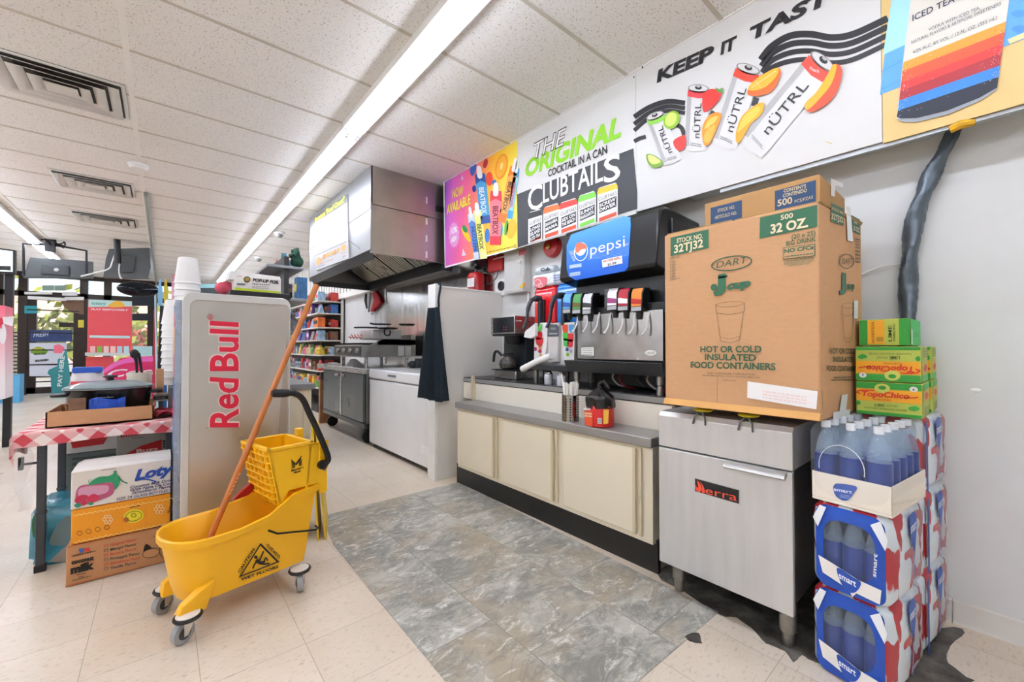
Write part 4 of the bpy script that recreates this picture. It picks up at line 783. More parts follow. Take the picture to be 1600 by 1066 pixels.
for i, px in enumerate((825, 905, 985, 1075, 1180, 1270, 1375)):
    y = PX(1.985)(740+px/5, 515).y; z = PX(1.985)(740+px/5, 440+250/5).z
    b = MB(); b.tube([(1.985, y, z+.005), (1.972, y+.002, z-.03), (1.965, y+.003, z-.07), (1.955, y+.008, z-.092), (1.948, y+.016, z-.108)], .0045, 8); b.sph((1.946, y+.018, z-.111), .007); b.build('lever', mat('white_lever', '#e6e6e4', .3), pf)
b = MB(); y = PX(1.985)(940+12, 470).y; b.box(1.98, y-.03, 1.33, 2.0, y+.03, 1.44); b.build('blank_valve', mat('smoked_panel', '#55585a', .25), pf)
# ================================================================ slush machine
sl = thing('slush_machine', 'two-bowl frozen drink machine with red and blue slush and black tap levers', 'drink dispenser', (2.22, 2.03, .842))
b = MB(); b.box(2.13, 1.85, .95, 2.40, 2.24, 1.24); b.box(2.10, 1.83, .935, 2.40, 2.26, .96); b.build('base_body', mat('slush_white', '#e8e6e2', .35, 0, .03), sl, bevel=.008)
b = MB(); b.box(2.03, 1.83, .935, 2.16, 2.257, .978); b.build('drip_tray', BKM, sl, bevel=.006)
for x, y in ((2.10, 1.9), (2.10, 2.2), (2.36, 1.9), (2.36, 2.2)): b = MB(); b.lathe((x, y, .842), [(.014, 0), (.014, .01), (.02, .06), (.02, .095)], 12); b.build('foot', STEELD, sl)
RS, BS = mat('red_slush', '#e31a22', .15, 0, .06, 20, coat=.5), mat('blue_slush', '#2a86dc', .15, 0, .06, 20, coat=.5)
for nm_, y, m_ in (('red', 2.172, RS), ('blue', 1.937, BS)):
    b = MB(); b.prism(rrect(2.15, 1.24, 2.40, 1.565, .06, 5), 1, y-.115, y+.115); bo = b.build('bowl', m_, sl, bevel=.03, seg=4)
    b = MB(); b.prism(rrect(2.145, 1.55, 2.40, 1.645, .02, 4), 1, y-.114, y+.114); b.build('bowl_ice', mat('frosty', '#e9eef4', .3, 0, .1, 60), bo, bevel=.01)
    b = MB(); b.prism(rrect(2.15, 1.645, 2.40, 1.70, .025, 4), 1, y-.098, y+.098); b.build('lid', mat('smoked_lid', '#c9d2d8', .2, 0, .05), bo, bevel=.012)
    b = MB(); b.box(2.125, y-.022, 1.27, 2.15, y+.022, 1.45); b.cyl((2.11, y, 1.25), (2.11, y, 1.46), .018, .016, 14); tp = b.build('tap', BKM, sl, bevel=.004)
    b = MB(); b.tube(cat_rom([(2.12, y, 1.455), (2.07, y+.01, 1.452), (2.03, y+.012, 1.43), (2.005, y+.015, 1.37), (1.995, y+.018, 1.29), (1.975, y+.03, 1.23)], 5), [.022]*6+[.016]*10+[.012]*10, 10); b.build('tap_lever', mat('lever_grey', '#33373b', .35, 0, .1), tp); 
k = Ink(Pl((2.144, 0, 0), (-1, 0, 0)), base=.0015); k.crop(680, 260, 5); k.text('ICEE', (800, 820), (905, 800), 24, '#3a3a58', 3, .04) if False else None
k.crop(800, 360, 8.883); k.text('Cub', (400, 572), (530, 556), 46, '#26263e', 3, .04); k.curve([(310, 680), (380, 650), (480, 655), (490, 720), (440, 790), (330, 790)], '#e2737a', 1); k.ring(360, 725, 50, 44, 7, '#f6dfe0', 2).ring(400, 760, 30, 30, 6, '#f6dfe0', 2); k.lines((580, 640), (700, 620), 14, 3, 34, '#4a63a8', 2); k.build(sl, 'bowl_printing')
# three printed front panels
def panel(pts, m_, nm_='front_panel', x=2.10):
    P = PX(x); b = MB(); q = [P(*p) for p in pts]; b.hexa([Vector((v.x+.03, v.y, v.z)) for v in q], q); return b.build(nm_, m_, sl, bevel=.003)
panel([(835, 505), (858, 504), (851, 566), (834, 566)], WHT); panel([(855, 506), (874, 504), (871, 566), (857, 567)], mat('slush_grey', '#cfcdc9', .4)); panel([(876, 505), (898, 503), (897, 563), (881, 564)], WHT)
k = Ink(PX(2.10), base=.0025); k.crop(760, 470, 7.61)
k.poly([(732, 300), (750, 280), (845, 285), (868, 310), (866, 425), (728, 428)], '#55595e', 1).lines((750, 400), (850, 398), 14, 1, 10, '#c9ced2', 2).lines((770, 345), (830, 345), 26, 1, 10, '#8f979d', 2)
rd = random.Random(8)
for cx_, cy_ in ((625, 320), (625, 420), (635, 490)): k.curve([(cx_-38, cy_-38), (cx_+38, cy_-42), (cx_+30, cy_+36), (cx_-28, cy_+36)], '#6fce62' if cy_ < 350 else '#e2303a', 2)
for cx_, cy_, c_ in ((940, 335, '#e24a22'), (1015, 335, '#5aa6e0'), (945, 430, '#45c840'), (1005, 440, '#e2303a'), (950, 500, '#52cc62'), (1000, 510, '#d8283a')): k.curve([(cx_-30, cy_-42), (cx_, cy_-50), (cx_+30, cy_-42), (cx_+26, cy_+38), (cx_-22, cy_+38)], c_, 2)
for cx_, cy_, c_ in ((585, 575, '#8a1f5a'), (640, 550, '#d86a3a'), (640, 600, '#b02a52'), (605, 645, '#d9efe6'), (650, 660, '#f0a02a'), (965, 580, '#2f4f8a'), (1008, 600, '#b5b5c8'), (970, 640, '#7db43a')): k.ell(cx_, cy_, 20, 24, c_, 2)
for i in range(7): k.ell(rd.uniform(755, 835), rd.uniform(455, 530), 6, 6, '#e6b8c0', 2, n=8)
k.build(sl, 'panel_printing')
o = MB(); o.tube([PX(2.03)(*p) for p in ((816, 577), (845, 562), (862, 556))], .023, 14); tag(o.build('paper_roll', mat('tissue_white', '#f4f4f2', .7)), 'white rolled paper poking out from behind the slush machine tray', 'paper roll')
o = MB(); P = PX(2.04); q = [P(820, 518), P(836, 505), P(836, 525), P(828, 529), P(818, 527)]; o.hexa([v+Vector((.03, 0, 0)) for v in q], q); tag(o.build('paper_bag', MATS['tissue_white'], bevel=.004), 'crumpled white paper bag hanging beside the slush tap', 'bag')
# ================================================================ coffee maker and pot
cm = thing('coffee_maker', 'stainless and black coffee brewer beside the partition', 'coffee maker', (2.22, 2.56, .842))
b = MB(); b.box(2.06, 2.40, 1.205, 2.40, 2.70, 1.345); b.build('housing', STEEL, cm, bevel=.006); b = MB(); b.box(2.10, 2.43, .842, 2.40, 2.70, .915); b.build('warmer_base', STEEL, cm, bevel=.006)
b = MB(); b.box(2.20, 2.42, .915, 2.40, 2.70, 1.205); b.build('column', mat('brewer_black', '#1a2024', .3, 0, .05), cm, bevel=.003)
b = MB(); b.box(2.054, 2.405, 1.215, 2.062, 2.66, 1.335); b.build('control_panel', mat('control_black', '#11151b', .25), cm)
b = MB(); b.box(2.07, 2.41, 1.19, 2.40, 2.69, 1.206); b.lathe((2.14, 2.52, 1.12), [(.05, 0), (.065, .03), (.067, .075)], 20); b.build('brew_basket', BLK, cm)
b = MB(); b.box(2.06, 2.42, .915, 2.2, 2.69, .921); b.build('hot_plate', BLK, cm)
k = Ink(PX(2.054), base=.0005); k.crop(740, 440, 5); k.text('BUNN', (335, 312), (378, 312), 10, '#c8ccd0', 2, .02); [k.ell(x, y, 4, 4, '#b04a4a', 2, n=8) for x, y in ((238, 355), (258, 356), (238, 376), (258, 377))]; k.build(cm, 'panel_marks')
pot = thing('coffee_pot', 'round glass coffee pot with black handle on the brewer plate', 'coffee pot', (2.13, 2.53, .921))
b = MB(); c = (2.13, 2.555, .922); b.lathe(c, [(.05, 0), (.07, .012), (.078, .04), (.07, .07), (.045, .095), (.038, .115), (.045, .13)], 26); b.build('glass_body', mat('pot_glass', '#565350', .06, .4, .1, alpha=.8), pot)
b = MB(); b.tube(cat_rom([(2.10, 2.60, .92+.11), (2.08, 2.635, .92+.145), (2.075, 2.665, .92+.13), (2.075, 2.68, .92+.06)], 5), .011, 10); b.lathe(c, [(.047, .108), (.048, .118), (.046, .12)], 24); b.build('handle', BLK, pot)
# jars and clutter under the slush machine
for i, (px, lab) in enumerate(((857, 'left'), (877, 'right'))):
    p = PZ(.842)(px, 603 if i else 600); b = MB(); t = thing('sugar_shaker', 'glass shaker under the slush machine tray, %s of the pair' % lab, 'shaker', (p.x, p.y, .842), 'shakers under the slush machine'); b.lathe((p.x, p.y, .842), [(.028, 0), (.03, .01), (.03, .06), (.026, .07)], 16); b.build('jar', mat('shaker_glass', '#c9ccd4', .1, 0, .1, 30), t); b = MB(); b.lathe((p.x, p.y, .912), [(.028, 0), (.028, .012), (.012, .022)], 16); b.build('lid', CHROME, t)
# ================================================================ fittings on the wall behind
ex = thing('fire_suppression_tank', 'red fire suppression tank on the wall above the partition', 'tank', (2.34, 3.3, 1.63))
b = MB(); b.lathe((2.34, 3.3, 1.62), [(.06, 0), (.085, .015), (.085, .17), (.07, .2), (.03, .215)], 24); b.build('cylinder', mat('tank_red', '#b81418', .3, 0, .05), ex); b = MB(); b.cyl((2.34, 3.3, 1.83), (2.34, 3.3, 1.92), .022, seg=10); b.box(2.30, 3.27, 1.86, 2.38, 3.33, 1.89); b.cyl((2.34, 3.3, 1.9), (2.34, 3.3, 2.7), .009, seg=8); b.build('valve', DARKSTEEL, ex); b = MB(); P = PX(2.252); q = [P(*p) for p in ((730, 436), (741, 434), (741, 448), (730, 449))]; b.add(q, [[0, 1, 2, 3]]); b.build('label_sticker', ink('#e6e2e0'), ex)
pb = thing('pull_station', 'red fire alarm box on the wall under the yellow banner', 'alarm box', (2.40, 3.04, 1.82)); b = MB(); b.box(2.37, 2.93, 1.815, 2.428, 3.15, 1.955); b.build('box_body', MATS['tank_red'], pb, bevel=.006); b = MB(); b.tube(cat_rom([(2.40, 3.03, 1.815), (2.39, 3.05, 1.75), (2.38, 3.15, 1.70), (2.38, 3.24, 1.73)], 5), .006, 8); b.cyl((2.40, 3.04, 1.955), (2.40, 3.04, 2.1), .011, seg=8); b.cyl((2.41, 2.93, 1.93), (2.41, 2.9, 1.93), .014, seg=10); b.cyl((2.41, 2.93, 1.86), (2.41, 2.9, 1.86), .014, seg=10); b.build('conduit', DARKSTEEL, pb); b = MB(); P = PX(2.369); k = Ink(P, base=.0008); k.lines((770, 407), (792, 401), 2.4, 1, 3, '#e8d8d8', 1); k.build(pb, 'lettering')
eb = thing('electrical_panel', 'grey electrical cabinet with a keyhole and warning sticker on the wall', 'electrical box', (2.39, 2.75, 1.6)); b = MB(); b.box(2.34, 2.60, 1.575, 2.428, 2.87, 2.06); b.build('box_body', mat('panel_grey', '#c9c8c4', .4, .1, .04), eb, bevel=.006); b = MB(); b.box(2.335, 2.61, 1.59, 2.341, 2.86, 2.05); b.cyl((2.335, 2.64, 1.83), (2.325, 2.64, 1.83), .012, seg=12); b.build('door', MATS['panel_grey'], eb, bevel=.003); k = Ink(PX(2.335), base=.0008); k.crop(680, 260, 5); k.poly([(655, 655), (710, 640), (710, 685), (655, 700)], '#c2606a', 1).poly([(668, 930), (684, 905), (690, 945), (655, 955)], '#e6c832', 1).poly([(690, 915), (708, 910), (708, 932), (690, 936)], '#e08a4a', 1); k.ring(684, 810, 18, 55, 3, '#b5b4b0', 1); k.build(eb, 'stickers')
bl_ = thing('alarm_bell', 'round red alarm bell on the wall under the cocktail banner', 'alarm bell', (2.40, 2.33, 1.91)); b = MB(); b.lathe((2.428, 2.33, 1.912), [(.085, -0), (.085, -.03), (.075, -.05), (.03, -.055), (.001, -.056)], 26, ax=0); b.build('gong', MATS['tank_red'], bl_); b = MB(); b.lathe((2.37, 2.335, 1.912), [(.022, 0), (.022, -.012), (.001, -.013)], 16, ax=0); b.build('center_bolt', mat('brass', '#a8863c', .35, .8), bl_)
oc = thing('exhaust_port', 'white square fitting with a black round hole on the wall', 'wall fitting', (2.42, 3.0, 1.64)); b = MB(); b.box(2.41, 2.9, 1.58, 2.429, 3.09, 1.74); b.build('plate', WHT, oc, bevel=.004); b = MB(); b.lathe((2.41, 2.99, 1.67), [(.045, 0), (.045, -.012), (.036, -.014), (.03, -.004), (.001, -.003)], 22, ax=0); b.build('port_ring', BLK, oc)
b = MB(); b.cyl((2.41, 2.62, .842), (2.41, 2.62, 1.57), .011, seg=8); tag(b.build('wall_pipe', WHT), 'white pipe running down the wall from the grey electrical cabinet', 'pipe')
# ================================================================ mop bucket (local frame: u along it, v away from the viewer)
YEL = mat('bucket_yellow', '#f3b50f', .38, 0, .04, 5, .03); YELB = mat('wringer_yellow', '#f2b90f', .36, 0, .04, 5)
BM = Matrix.Translation((.083, 1.982, 0)) @ Matrix.Rotation(math.atan2(.206, .979), 4, 'Z')
bk = thing('mop_bucket', 'yellow rolling mop bucket with wringer and wet floor warning triangle', 'mop bucket', BM @ Vector((.2, .14, 0)))
def plan(u0, u1, v0, v1, rl, z, n=9):
    P = []
    for k in range(n+1):                       # rounded left end
        t = math.radians(270-180*k/n); P.append((u0+rl+rl*math.cos(t), (v0+v1)/2+(v1-v0)/2*math.sin(t)))
    for s in (.25, .5, .75): P.append((u0+rl+(u1-u0-rl)*s, v1))
    P.append((u1, v1-.005)); P.append((u1, v0+.005))
    for s in (.75, .5, .25): P.append((u0+rl+(u1-u0-rl)*s, v0))
    return [(u, v, z(u) if callable(z) else z) for u, v in P]
rimz = lambda u: .365+max(0, min(1, (u-.2)/.19))**1.6*.095
r0 = plan(-.005, .437, .015, .265, .10, .112); r1 = plan(-.02, .445, .008, .272, .10, .16); r2 = plan(-.05, .478, -.012, .292, .115, lambda u: rimz(u)-.03); r3 = plan(-.063, .486, -.024, .304, .12, lambda u: rimz(u)-.03); r4 = plan(-.065, .488, -.026, .306, .12, lambda u: rimz(u)-.004); r5 = plan(-.058, .482, -.018, .298, .118, rimz); r6 = plan(-.045, .472, -.006, .286, .113, lambda u: rimz(u)-.008); r7 = plan(-.012, .43, .02, .26, .10, .13)
R_ = [r0, r1, r2, r3, r4, r5, r6, r7]; n = len(r0); b = MB(); b.add([p for r in R_ for p in r], [[i*n+k, i*n+(k+1) % n, (i+1)*n+(k+1) % n, (i+1)*n+k] for i in range(len(R_)-1) for k in range(n)]+[list(range(n))[::-1], [(len(R_)-1)*n+k for k in range(n)]])
b.xf(BM); b.build('bucket_body', YEL, bk, sharp=55)
b = MB()
for u, v in ((.0, .0), (.0, .28)):
    s = -1 if v < .1 else 1
    b.hexa([(u-.03, v-s*.01, .085), (u+.06, v-s*.0, .085), (u+.05, v-s*.06, .085), (u-.03, v-s*.06, .085)], [(u-.02, v+s*.005, .13), (u+.09, v+s*.002, .19), (u+.06, v-s*.03, .19), (u-.02, v-s*.03, .13)])
b.xf(BM); b.build('caster_bracket', YEL, bk, bevel=.004)
for u, v, tw in ((.0, .0, .35), (.0, .285, .5), (.412, .0, 1.2), (.412, .285, .9)):
    M = BM @ Matrix.Translation((u, v, 0)); b = MB(); b.lathe((0, 0, .088), [(.03, -.008), (.044, -.006), (.047, 0), (.044, .006), (.03, .006)], 26); b.xf(M); cs = b.build('caster', mat('bumper_black', '#161616', .5), bk)
    b = MB(); b.lathe((0, 0, .0945), [(.001, 0), (.038, 0), (.038, .002), (.001, .003)], 24); b.xf(M); b.build('bumper_disc', WHT, cs)
    W_ = M @ Matrix.Rotation(tw, 4, 'Z') @ Matrix.Translation((-.018, 0, 0)); b = MB(); b.lathe((0, 0, .039), [(.022, -.013), (.037, -.012), (.0385, -.008), (.0385, .008), (.037, .012), (.022, .013)], 26, ax=1); b.xf(W_); b.build('wheel', mat('wheel_grey', '#9b9c9c', .55, 0, .05), cs)
    b = MB(); b.lathe((0, 0, .039), [(.004, -.017), (.022, -.0135), (.022, .0135), (.004, .017)], 18, ax=1); b.xf(W_); b.build('hub', mat('hub_dark', '#3c3d3f', .45), cs)
    b = MB()
    for s in (-1, 1): b.hexa([(-.008, s*.019-.0015, .03), (.008, s*.019-.0015, .03), (.008, s*.019+.0015, .03), (-.008, s*.019+.0015, .03)], [(-.008, s*.019-.0015, .082), (.034, s*.019-.0015, .086), (.034, s*.019+.0015, .086), (-.008, s*.019+.0015, .082)])
    b.box(-.008, -.02, .08, .034, .02, .087); b.xf(W_); b.build('fork', CHROME, cs)
# wringer
wr = MB(); v0, v1 = -.005, .27
def slab(pts, va, vb, m=0): wr.hexa([(u, va, z) for u, z in pts], [(u, vb, z) for u, z in pts], m)
side = [(.275, .652), (.50, .652), (.525, .64), (.537, .50), (.537, .41), (.50, .405), (.49, .46), (.36, .46), (.33, .40), (.318, .40)]
slab(side, v0, v0+.012); slab(side, v1-.012, v1)
wr.hexa([(.32, v0, .40), (.335, v0, .40), (.335, v1, .40), (.32, v1, .40)], [(.27, v0, .655), (.282, v0, .655), (.282, v1, .655), (.27, v1, .655)])
wr.hexa([(.43, v0, .42), (.445, v0, .42), (.445, v1, .42), (.43, v1, .42)], [(.45, v0, .655), (.465, v0, .655), (.465, v1, .655), (.45, v1, .655)])
wr.box(.33, v0, .40, .44, v1, .415)
for va, vb in ((v0-.007, v0+.014), (v1-.014, v1+.007)): wr.box(.268, va, .648, .468, vb, .662)
wr.box(.264, v0-.007, .648, .284, v1+.007, .662); wr.box(.45, v0-.007, .648, .47, v1+.007, .662)
for i in range(7):                             # perforated face as raised lattice
    z = .63-i*.033; u = .27+(.655-z)/.255*.05; wr.box(u-.014, v0+.004, z-.004, u+.004, v1-.004, z+.004)
for j in range(6): v = v0+.02+j*(v1-v0-.04)/5; wr.hexa([(.306, v-.004, .41), (.318, v-.004, .41), (.318, v+.004, .41), (.306, v+.004, .41)], [(.258, v-.004, .65), (.27, v-.004, .65), (.27, v+.004, .65), (.258, v+.004, .65)])
wr.box(.495, v0-.004, .52, .54, v0+.0, .655); wr.box(.51, v1-.03, .56, .54, v1+.01, .68)
wr.xf(BM); wo = wr.build('wringer', YELB, bk, bevel=.0025)
b = MB(); b.tube(cat_rom([(.493, -.012, .535), (.522, -.022, .55), (.525, -.03, .585), (.48, -.03, .70), (.435, -.03, .80), (.405, -.03, .865), (.37, -.03, .893), (.33, -.03, .898)], 6), .0135, 12); b.lathe((.505, -.018, .545), [(.02, -.012), (.022, 0), (.02, .012)], 18, ax=1); b.xf(BM); ho = b.build('lever', mat('lever_black', '#1d1d1f', .35, .3, .05), bk)
b = MB(); b.tube([(.345, -.03, .898), (.325, -.03, .898), (.285, -.03, .902), (.275, -.03, .902)], [.016, .018, .0175, .012], 12); b.xf(BM); b.build('grip', BLKR, ho)
b = MB(); b.cyl((.515, -.02, .522), (.515, -.005, .522), .008, seg=10); b.xf(BM); b.build('pivot_bolt', CHROME, wo)
b = MB(); b.tube([(.265, -.034, .325), (.30, -.036, .30), (.47, -.03, .255), (.492, -.01, .252), (.494, .02, .252)], .0042, 8); b.xf(BM); b.build('bail_wire', mat('wire_dark', '#2a2a2b', .4, .6), bk)
b = MB(); dp_ = Pl(BM @ Vector((0, .22, 0)), BM.to_3x3() @ Vector((0, -1, 0))); q = [dp_(*p) for p in ((364, 783), (376, 770), (392, 756), (406, 748), (408, 758), (388, 774))]; b.hexa(q, [v+BM.to_3x3() @ Vector((0, .02, 0)) for v in q]); b.build('divider_panel', mat('divider_red', '#b3121c', .4), bk)
# print on the bucket's front wall
fn = (BM.to_3x3() @ Vector((0, -1, -.095))).normalized(); FP = Pl(BM @ Vector((.2, .008, .16)), fn); k = Ink(FP, base=.0045); k.crop(240, 800, 5); D = '#1c1712'
def tri(a, b_, c_, w):
    cx_, cy_ = (a[0]+b_[0]+c_[0])/3, (a[1]+b_[1]+c_[1])/3; i = [(p[0]+(cx_-p[0])*w, p[1]+(cy_-p[1])*w) for p in (a, b_, c_)]; o = (a, b_, c_)
    for q in range(3): k.poly([o[q], o[(q+1) % 3], i[(q+1) % 3], i[q]], D, 1)
tri((832, 240), (980, 388), (660, 510), .15)
k.text('CAUTION', (668, 476), (788, 290), 20, D, 2, .03, tl=(650, 464)); k.text('CUIDADO', (874, 262), (974, 362), 20, D, 2, .02, tl=(888, 240)); k.text('WET FLOORS', (676, 536), (970, 432), 22, D, 2, .045)
k.ell(794, 350, 13, 12, D, 2); k.stroke([(795, 372), (830, 395), (862, 392)], 28, D, 2).stroke([(822, 378), (855, 302)], 12, D, 2, False).stroke([(800, 385), (782, 410), (772, 440)], 12, D, 2).stroke([(858, 392), (872, 355), (888, 378)], 12, D, 2).stroke([(850, 405), (900, 400)], 12, D, 2, False); k.build(bk)
WP = Pl(BM @ Vector((.4, v0-.0005, .5)), BM.to_3x3() @ Vector((0, -1, 0))); k = Ink(WP, base=.0012); k.crop(240, 590, 5)
for i in range(3): k.stroke([(1082-i*0+i*10, 712-i*5), (1077+i*10, 652+i*6)], 6, '#3a2a14', 2, False)
for i in range(3): k.stroke([(1138+i*8, 692-i*3), (1134+i*8, 645-i*6)], 6, '#3a2a14', 2, False)
for i in range(3): k.stroke([(1072+i*6, 640+i*14), (1110, 672+i*6), (1154-i*6, 612+i*14)], 6, '#3a2a14', 2, False)
k.text("Member's", (1072, 737), (1168, 706), 17, '#3a2a14', 3, .03).text('Mark.', (1094, 750), (1150, 733), 16, '#3a2a14', 3, .03); k.build(bk, 'wringer_logo')
# mop handle
mo = thing('mop', 'orange-brown wooden mop handle leaning in the yellow bucket', 'mop', BM @ Vector((.05, .15, .15)))
dm = (Vector((.558, .15, 1.418))-Vector((.126, .15, .335))).normalized(); p1 = Vector((.126, .15, .335))-dm*.16
b = MB(); b.tube([p1, p1+dm*.3, Vector((.555, .15, 1.41)), Vector((.558, .15, 1.418))], [.0125, .013, .0135, .010], 14); b.xf(BM); hw = b.build('handle', mat('varnished_wood', '#bd6f33', .4, 0, .14, 4, stretch=(14, 14, 1)), mo)
b = MB(); b.tube([p1+dm*.02, p1-dm*.02], [.02, .02], 12); b.xf(BM); b.build('mop_clamp', BLK, mo)
b = MB(); rd = random.Random(4)
for i in range(26): a = rd.uniform(0, 6.28); q = Vector((math.cos(a)*.05, math.sin(a)*.05-.0, 0)); b.tube([p1, p1+q*.6+Vector((0, 0, -.006)), Vector((max(p1.x+q.x, .035), .14+q.y, .142))], .006, 5)
b.xf(BM); b.build('mop_yarn', mat('mop_yarn', '#cbbfa8', .9), mo)
k = Ink(Pl(BM @ Vector((.2, .15-.0138, .5)), BM.to_3x3() @ Vector((0, -1, 0))), base=.0008); k.crop(240, 590, 5); 
for i in range(6): k.stroke([(592+i*14, 915-i*30), (606+i*14, 898-i*30)], 6, '#e9d8b4', 1, False)
k.build(mo)
# folded floor sign behind the bucket
fs = thing('wet_floor_sign', 'folded yellow floor sign standing edge-on behind the mop bucket', 'floor sign', (.72, 2.5, 0)); dirv = Vector((.32, .95, 0)).normalized(); nv = Vector((dirv.y, -dirv.x, 0)); o_ = Vector((.70, 2.50, 0))
for i, (off, top) in enumerate(((-.022, -.06), (.016, -.045))):
    b = MB(); q = lambda s, z, e: o_+dirv*s+nv*(off+(top-off+ (i*.006))*(z/.64)+e)+Vector((0, 0, z))
    b.hexa([q(0, 0, 0), q(.28, 0, 0), q(.28, 0, .009), q(0, 0, .009)], [q(.06, .64, 0), q(.22, .64, 0), q(.22, .64, .009), q(.06, .64, .009)]); b.build('panel', mat('sign_yellow', '#e9c21a', .45), fs, bevel=.002)
# ================================================================ drinks cooler
cl = thing('drinks_cooler', 'silver upright drinks cooler with red vertical lettering on its side', 'cooler', (.3, 2.85, 0)); AL = mat('cooler_silver', '#cac6bf', .34, .75, .06, 2); TRIM = mat('cooler_trim', '#d3d2cf', .35, .3, .03)
cy = 2.56; PC = PY(cy); X0, X1 = .072, .545
b = MB(); prof = rrect(X0+.004, .0, X1, 1.366, .04, 6); b.prism(prof, 1, cy+.006, cy+.395); b.build('cabinet_body', mat('cooler_body', '#a9aaab', .4, .4, .05), cl, bevel=.01)
b = MB(); o1 = rrect(X0, .01, X1, 1.37, .045, 6); i1 = rrect(X0+.032, .03, X1-.006, 1.332, .03, 6); n = len(o1); b.add([(p[0], cy+.008, p[1]) for p in o1]+[(p[0], cy-.006, p[1]) for p in o1]+[(p[0], cy-.006, p[1]) for p in i1]+[(p[0], cy+.006, p[1]) for p in i1], [[j*n+i, j*n+(i+1) % n, (j+1)*n+(i+1) % n, (j+1)*n+i] for j in range(3) for i in range(n)]); b.build('side_frame', TRIM, cl, bevel=.003)
b = MB(); b.prism(rrect(X0+.03, .03, X1-.004, 1.334, .03, 6), 1, cy, cy+.012); b.build('side_panel', AL, cl)
b = MB(); P = [PC(*p) for p in ((449, 515), (449, 700), (440, 760), (352, 905), (352, 890), (432, 690))]; b.hexa([Vector((v.x, cy-.0002, v.z)) for v in P], [Vector((v.x, cy-.004, v.z)) for v in P]); b.build('pressed_swoosh', mat('cooler_silver_reflection', '#b3a89c', .38, .75, .06, 2), cl, bevel=.002)  # darker silver paints the diagonal reflection onto the pressed swoosh
b = MB(); b.box(X0-.022, cy+.02, .08, X0-.004, cy+.375, 1.30); b.build('door', mat('door_glass', '#c9def4', .05, 0, 0, alpha=.14), cl)
b = MB(); b.box(X0-.026, cy+.012, .06, X0+.002, cy+.016, 1.33); b.box(X0-.026, cy+.375, .06, X0+.002, cy+.38, 1.33); b.box(X0-.026, cy+.01, 1.31, X0+.002, cy+.38, 1.33); b.build('door_frame', mat('door_edge', '#b9c6da', .2, .2, .05, alpha=.45), cl)
k = Ink(PY(cy), base=.001); Rr = '#d6173a'
k.text('Red Bull', (371.5, 667.5), (371.5, 503), 50, '#e5dfdc', 1, .035, tl=(325.5, 667.5)) if False else None
for c_, lay, bo in (('#ecd9d6', 1, .05), (Rr, 2, .022)): k.text('Red', (371.5, 668), (371.5, 592), 40, c_, lay, bo, tl=(326, 668)); k.text('Bull', (371.5, 580), (371.5, 504), 40, c_, lay, bo, tl=(326, 580))
k.ring(328.5, 495.5, 4.6, 4.6, .8, Rr, 2); k.text('R', (331, 497.8), (331, 493.5), 4, Rr, 2, .02, tl=(326.5, 497.8)); k.build(cl, 'lettering')
b = MB(); DP = Pl((X0-.031, 0, 0), (-1, 0, 0)); 
k = Ink(DP, base=.001); k.P = lambda p, lay: Vector((X0-.024-k.base-k.eps*lay, cy+.04+.2*p[0], p[1])); k.poly([(0, .95), (1, .95), (1, 1.27), (0, 1.27)], '#c8344a', 1).poly([(0, 1.06), (1, 1.06), (1, 1.2), (0, 1.2)], '#f0a24a', 2).poly([(0, .6), (1, .6), (1, .93), (0, .93)], '#3f6fc0', 1).poly([(0, .75), (1, .75), (1, .84), (0, .84)], '#d84a9a', 2); k.build(cl, 'door_graphics')
# foil box and cap on the cooler
o = tag(MB().box(.27, 2.62, 1.372, .56, 2.86, 1.404).build('black_tray', BLK, bevel=.004), 'flat black tray on top of the silver cooler', 'tray')
fb = thing('foil_box', 'white box of pop-up foil sheets with lime stripe on top of the cooler', 'carton', (.42, 2.75, 1.405)); fbm = mat('foil_carton', '#ece9e2', .5, 0, .02); y_ = 2.66; P = PY(y_)
q = [P(366.2, 458), P(439, 460.5), P(439, 436), P(366.2, 431.5)]; b = MB(); b.hexa(q, [Vector((v.x, v.y+.25, v.z)) for v in q]); b.build('box_body', fbm, fb, bevel=.002)
b = MB(); u = [P(357, 436), P(361, 422), P(439, 432), P(439, 437)]; b.hexa([Vector((v.x, v.y+.02, v.z)) for v in u], [Vector((v.x, v.y+.2, v.z+.01)) for v in u]); b.build('torn_flap', mat('foil_white', '#e9e8e6', .4, 0, .08, 20, .3), fb)
k = Ink(P, base=.001); k.crop(240, 390, 5); k.poly([(632, 296), (990, 330), (990, 352), (632, 318)], '#c9dc2a', 1).ell(730, 234, 27, 24, '#3a3526', 1).ell(730, 234, 20, 17, '#b39a4a', 2).text('POP-UP FOIL', (772, 248), (978, 268), 24, '#26262a', 2, .05, .25).lines((770, 272), (910, 282), 8, 1, 14, '#8a7a8a', 2).lines((770, 290), (900, 298), 6, 2, 12, '#b0a8a8', 2).lines((650, 276), (715, 280), 12, 1, 10, '#555555', 2).lines((650, 210), (690, 212), 5, 1, 10, '#c24a5a', 2); k.build(fb)
pk = tag(MB().sph(Vector(PY(2.8)(352, 449))+Vector((0, 0, -.005)), .045, 0, (1.1, .8, .85)).build('pink_hat', mat('pink_cloth', '#e0566a', .7, 0, .2, 18, .4)), 'pink cloth hat tucked beside the foil box on the cooler', 'hat')
# counter stub behind the cooler
kc = thing('checkout_counter', 'cream counter end with grey top behind the silver cooler', 'counter', (.65, 3.1, 0)); b = MB(); b.box(.60, 2.86, 0, .735, 3.6, .83); b.build('counter_body', CREAM, kc, bevel=.003); b = MB(); b.box(.59, 2.845, .83, .755, 3.62, .866); b.build('counter_top', mat('grey_laminate', '#7d7f80', .35, 0, .08, 20), kc, bevel=.003); b = MB(); b.box(.685, 2.857, .02, .688, 2.861, .82); b.build('panel_seam', CREAMD, kc)
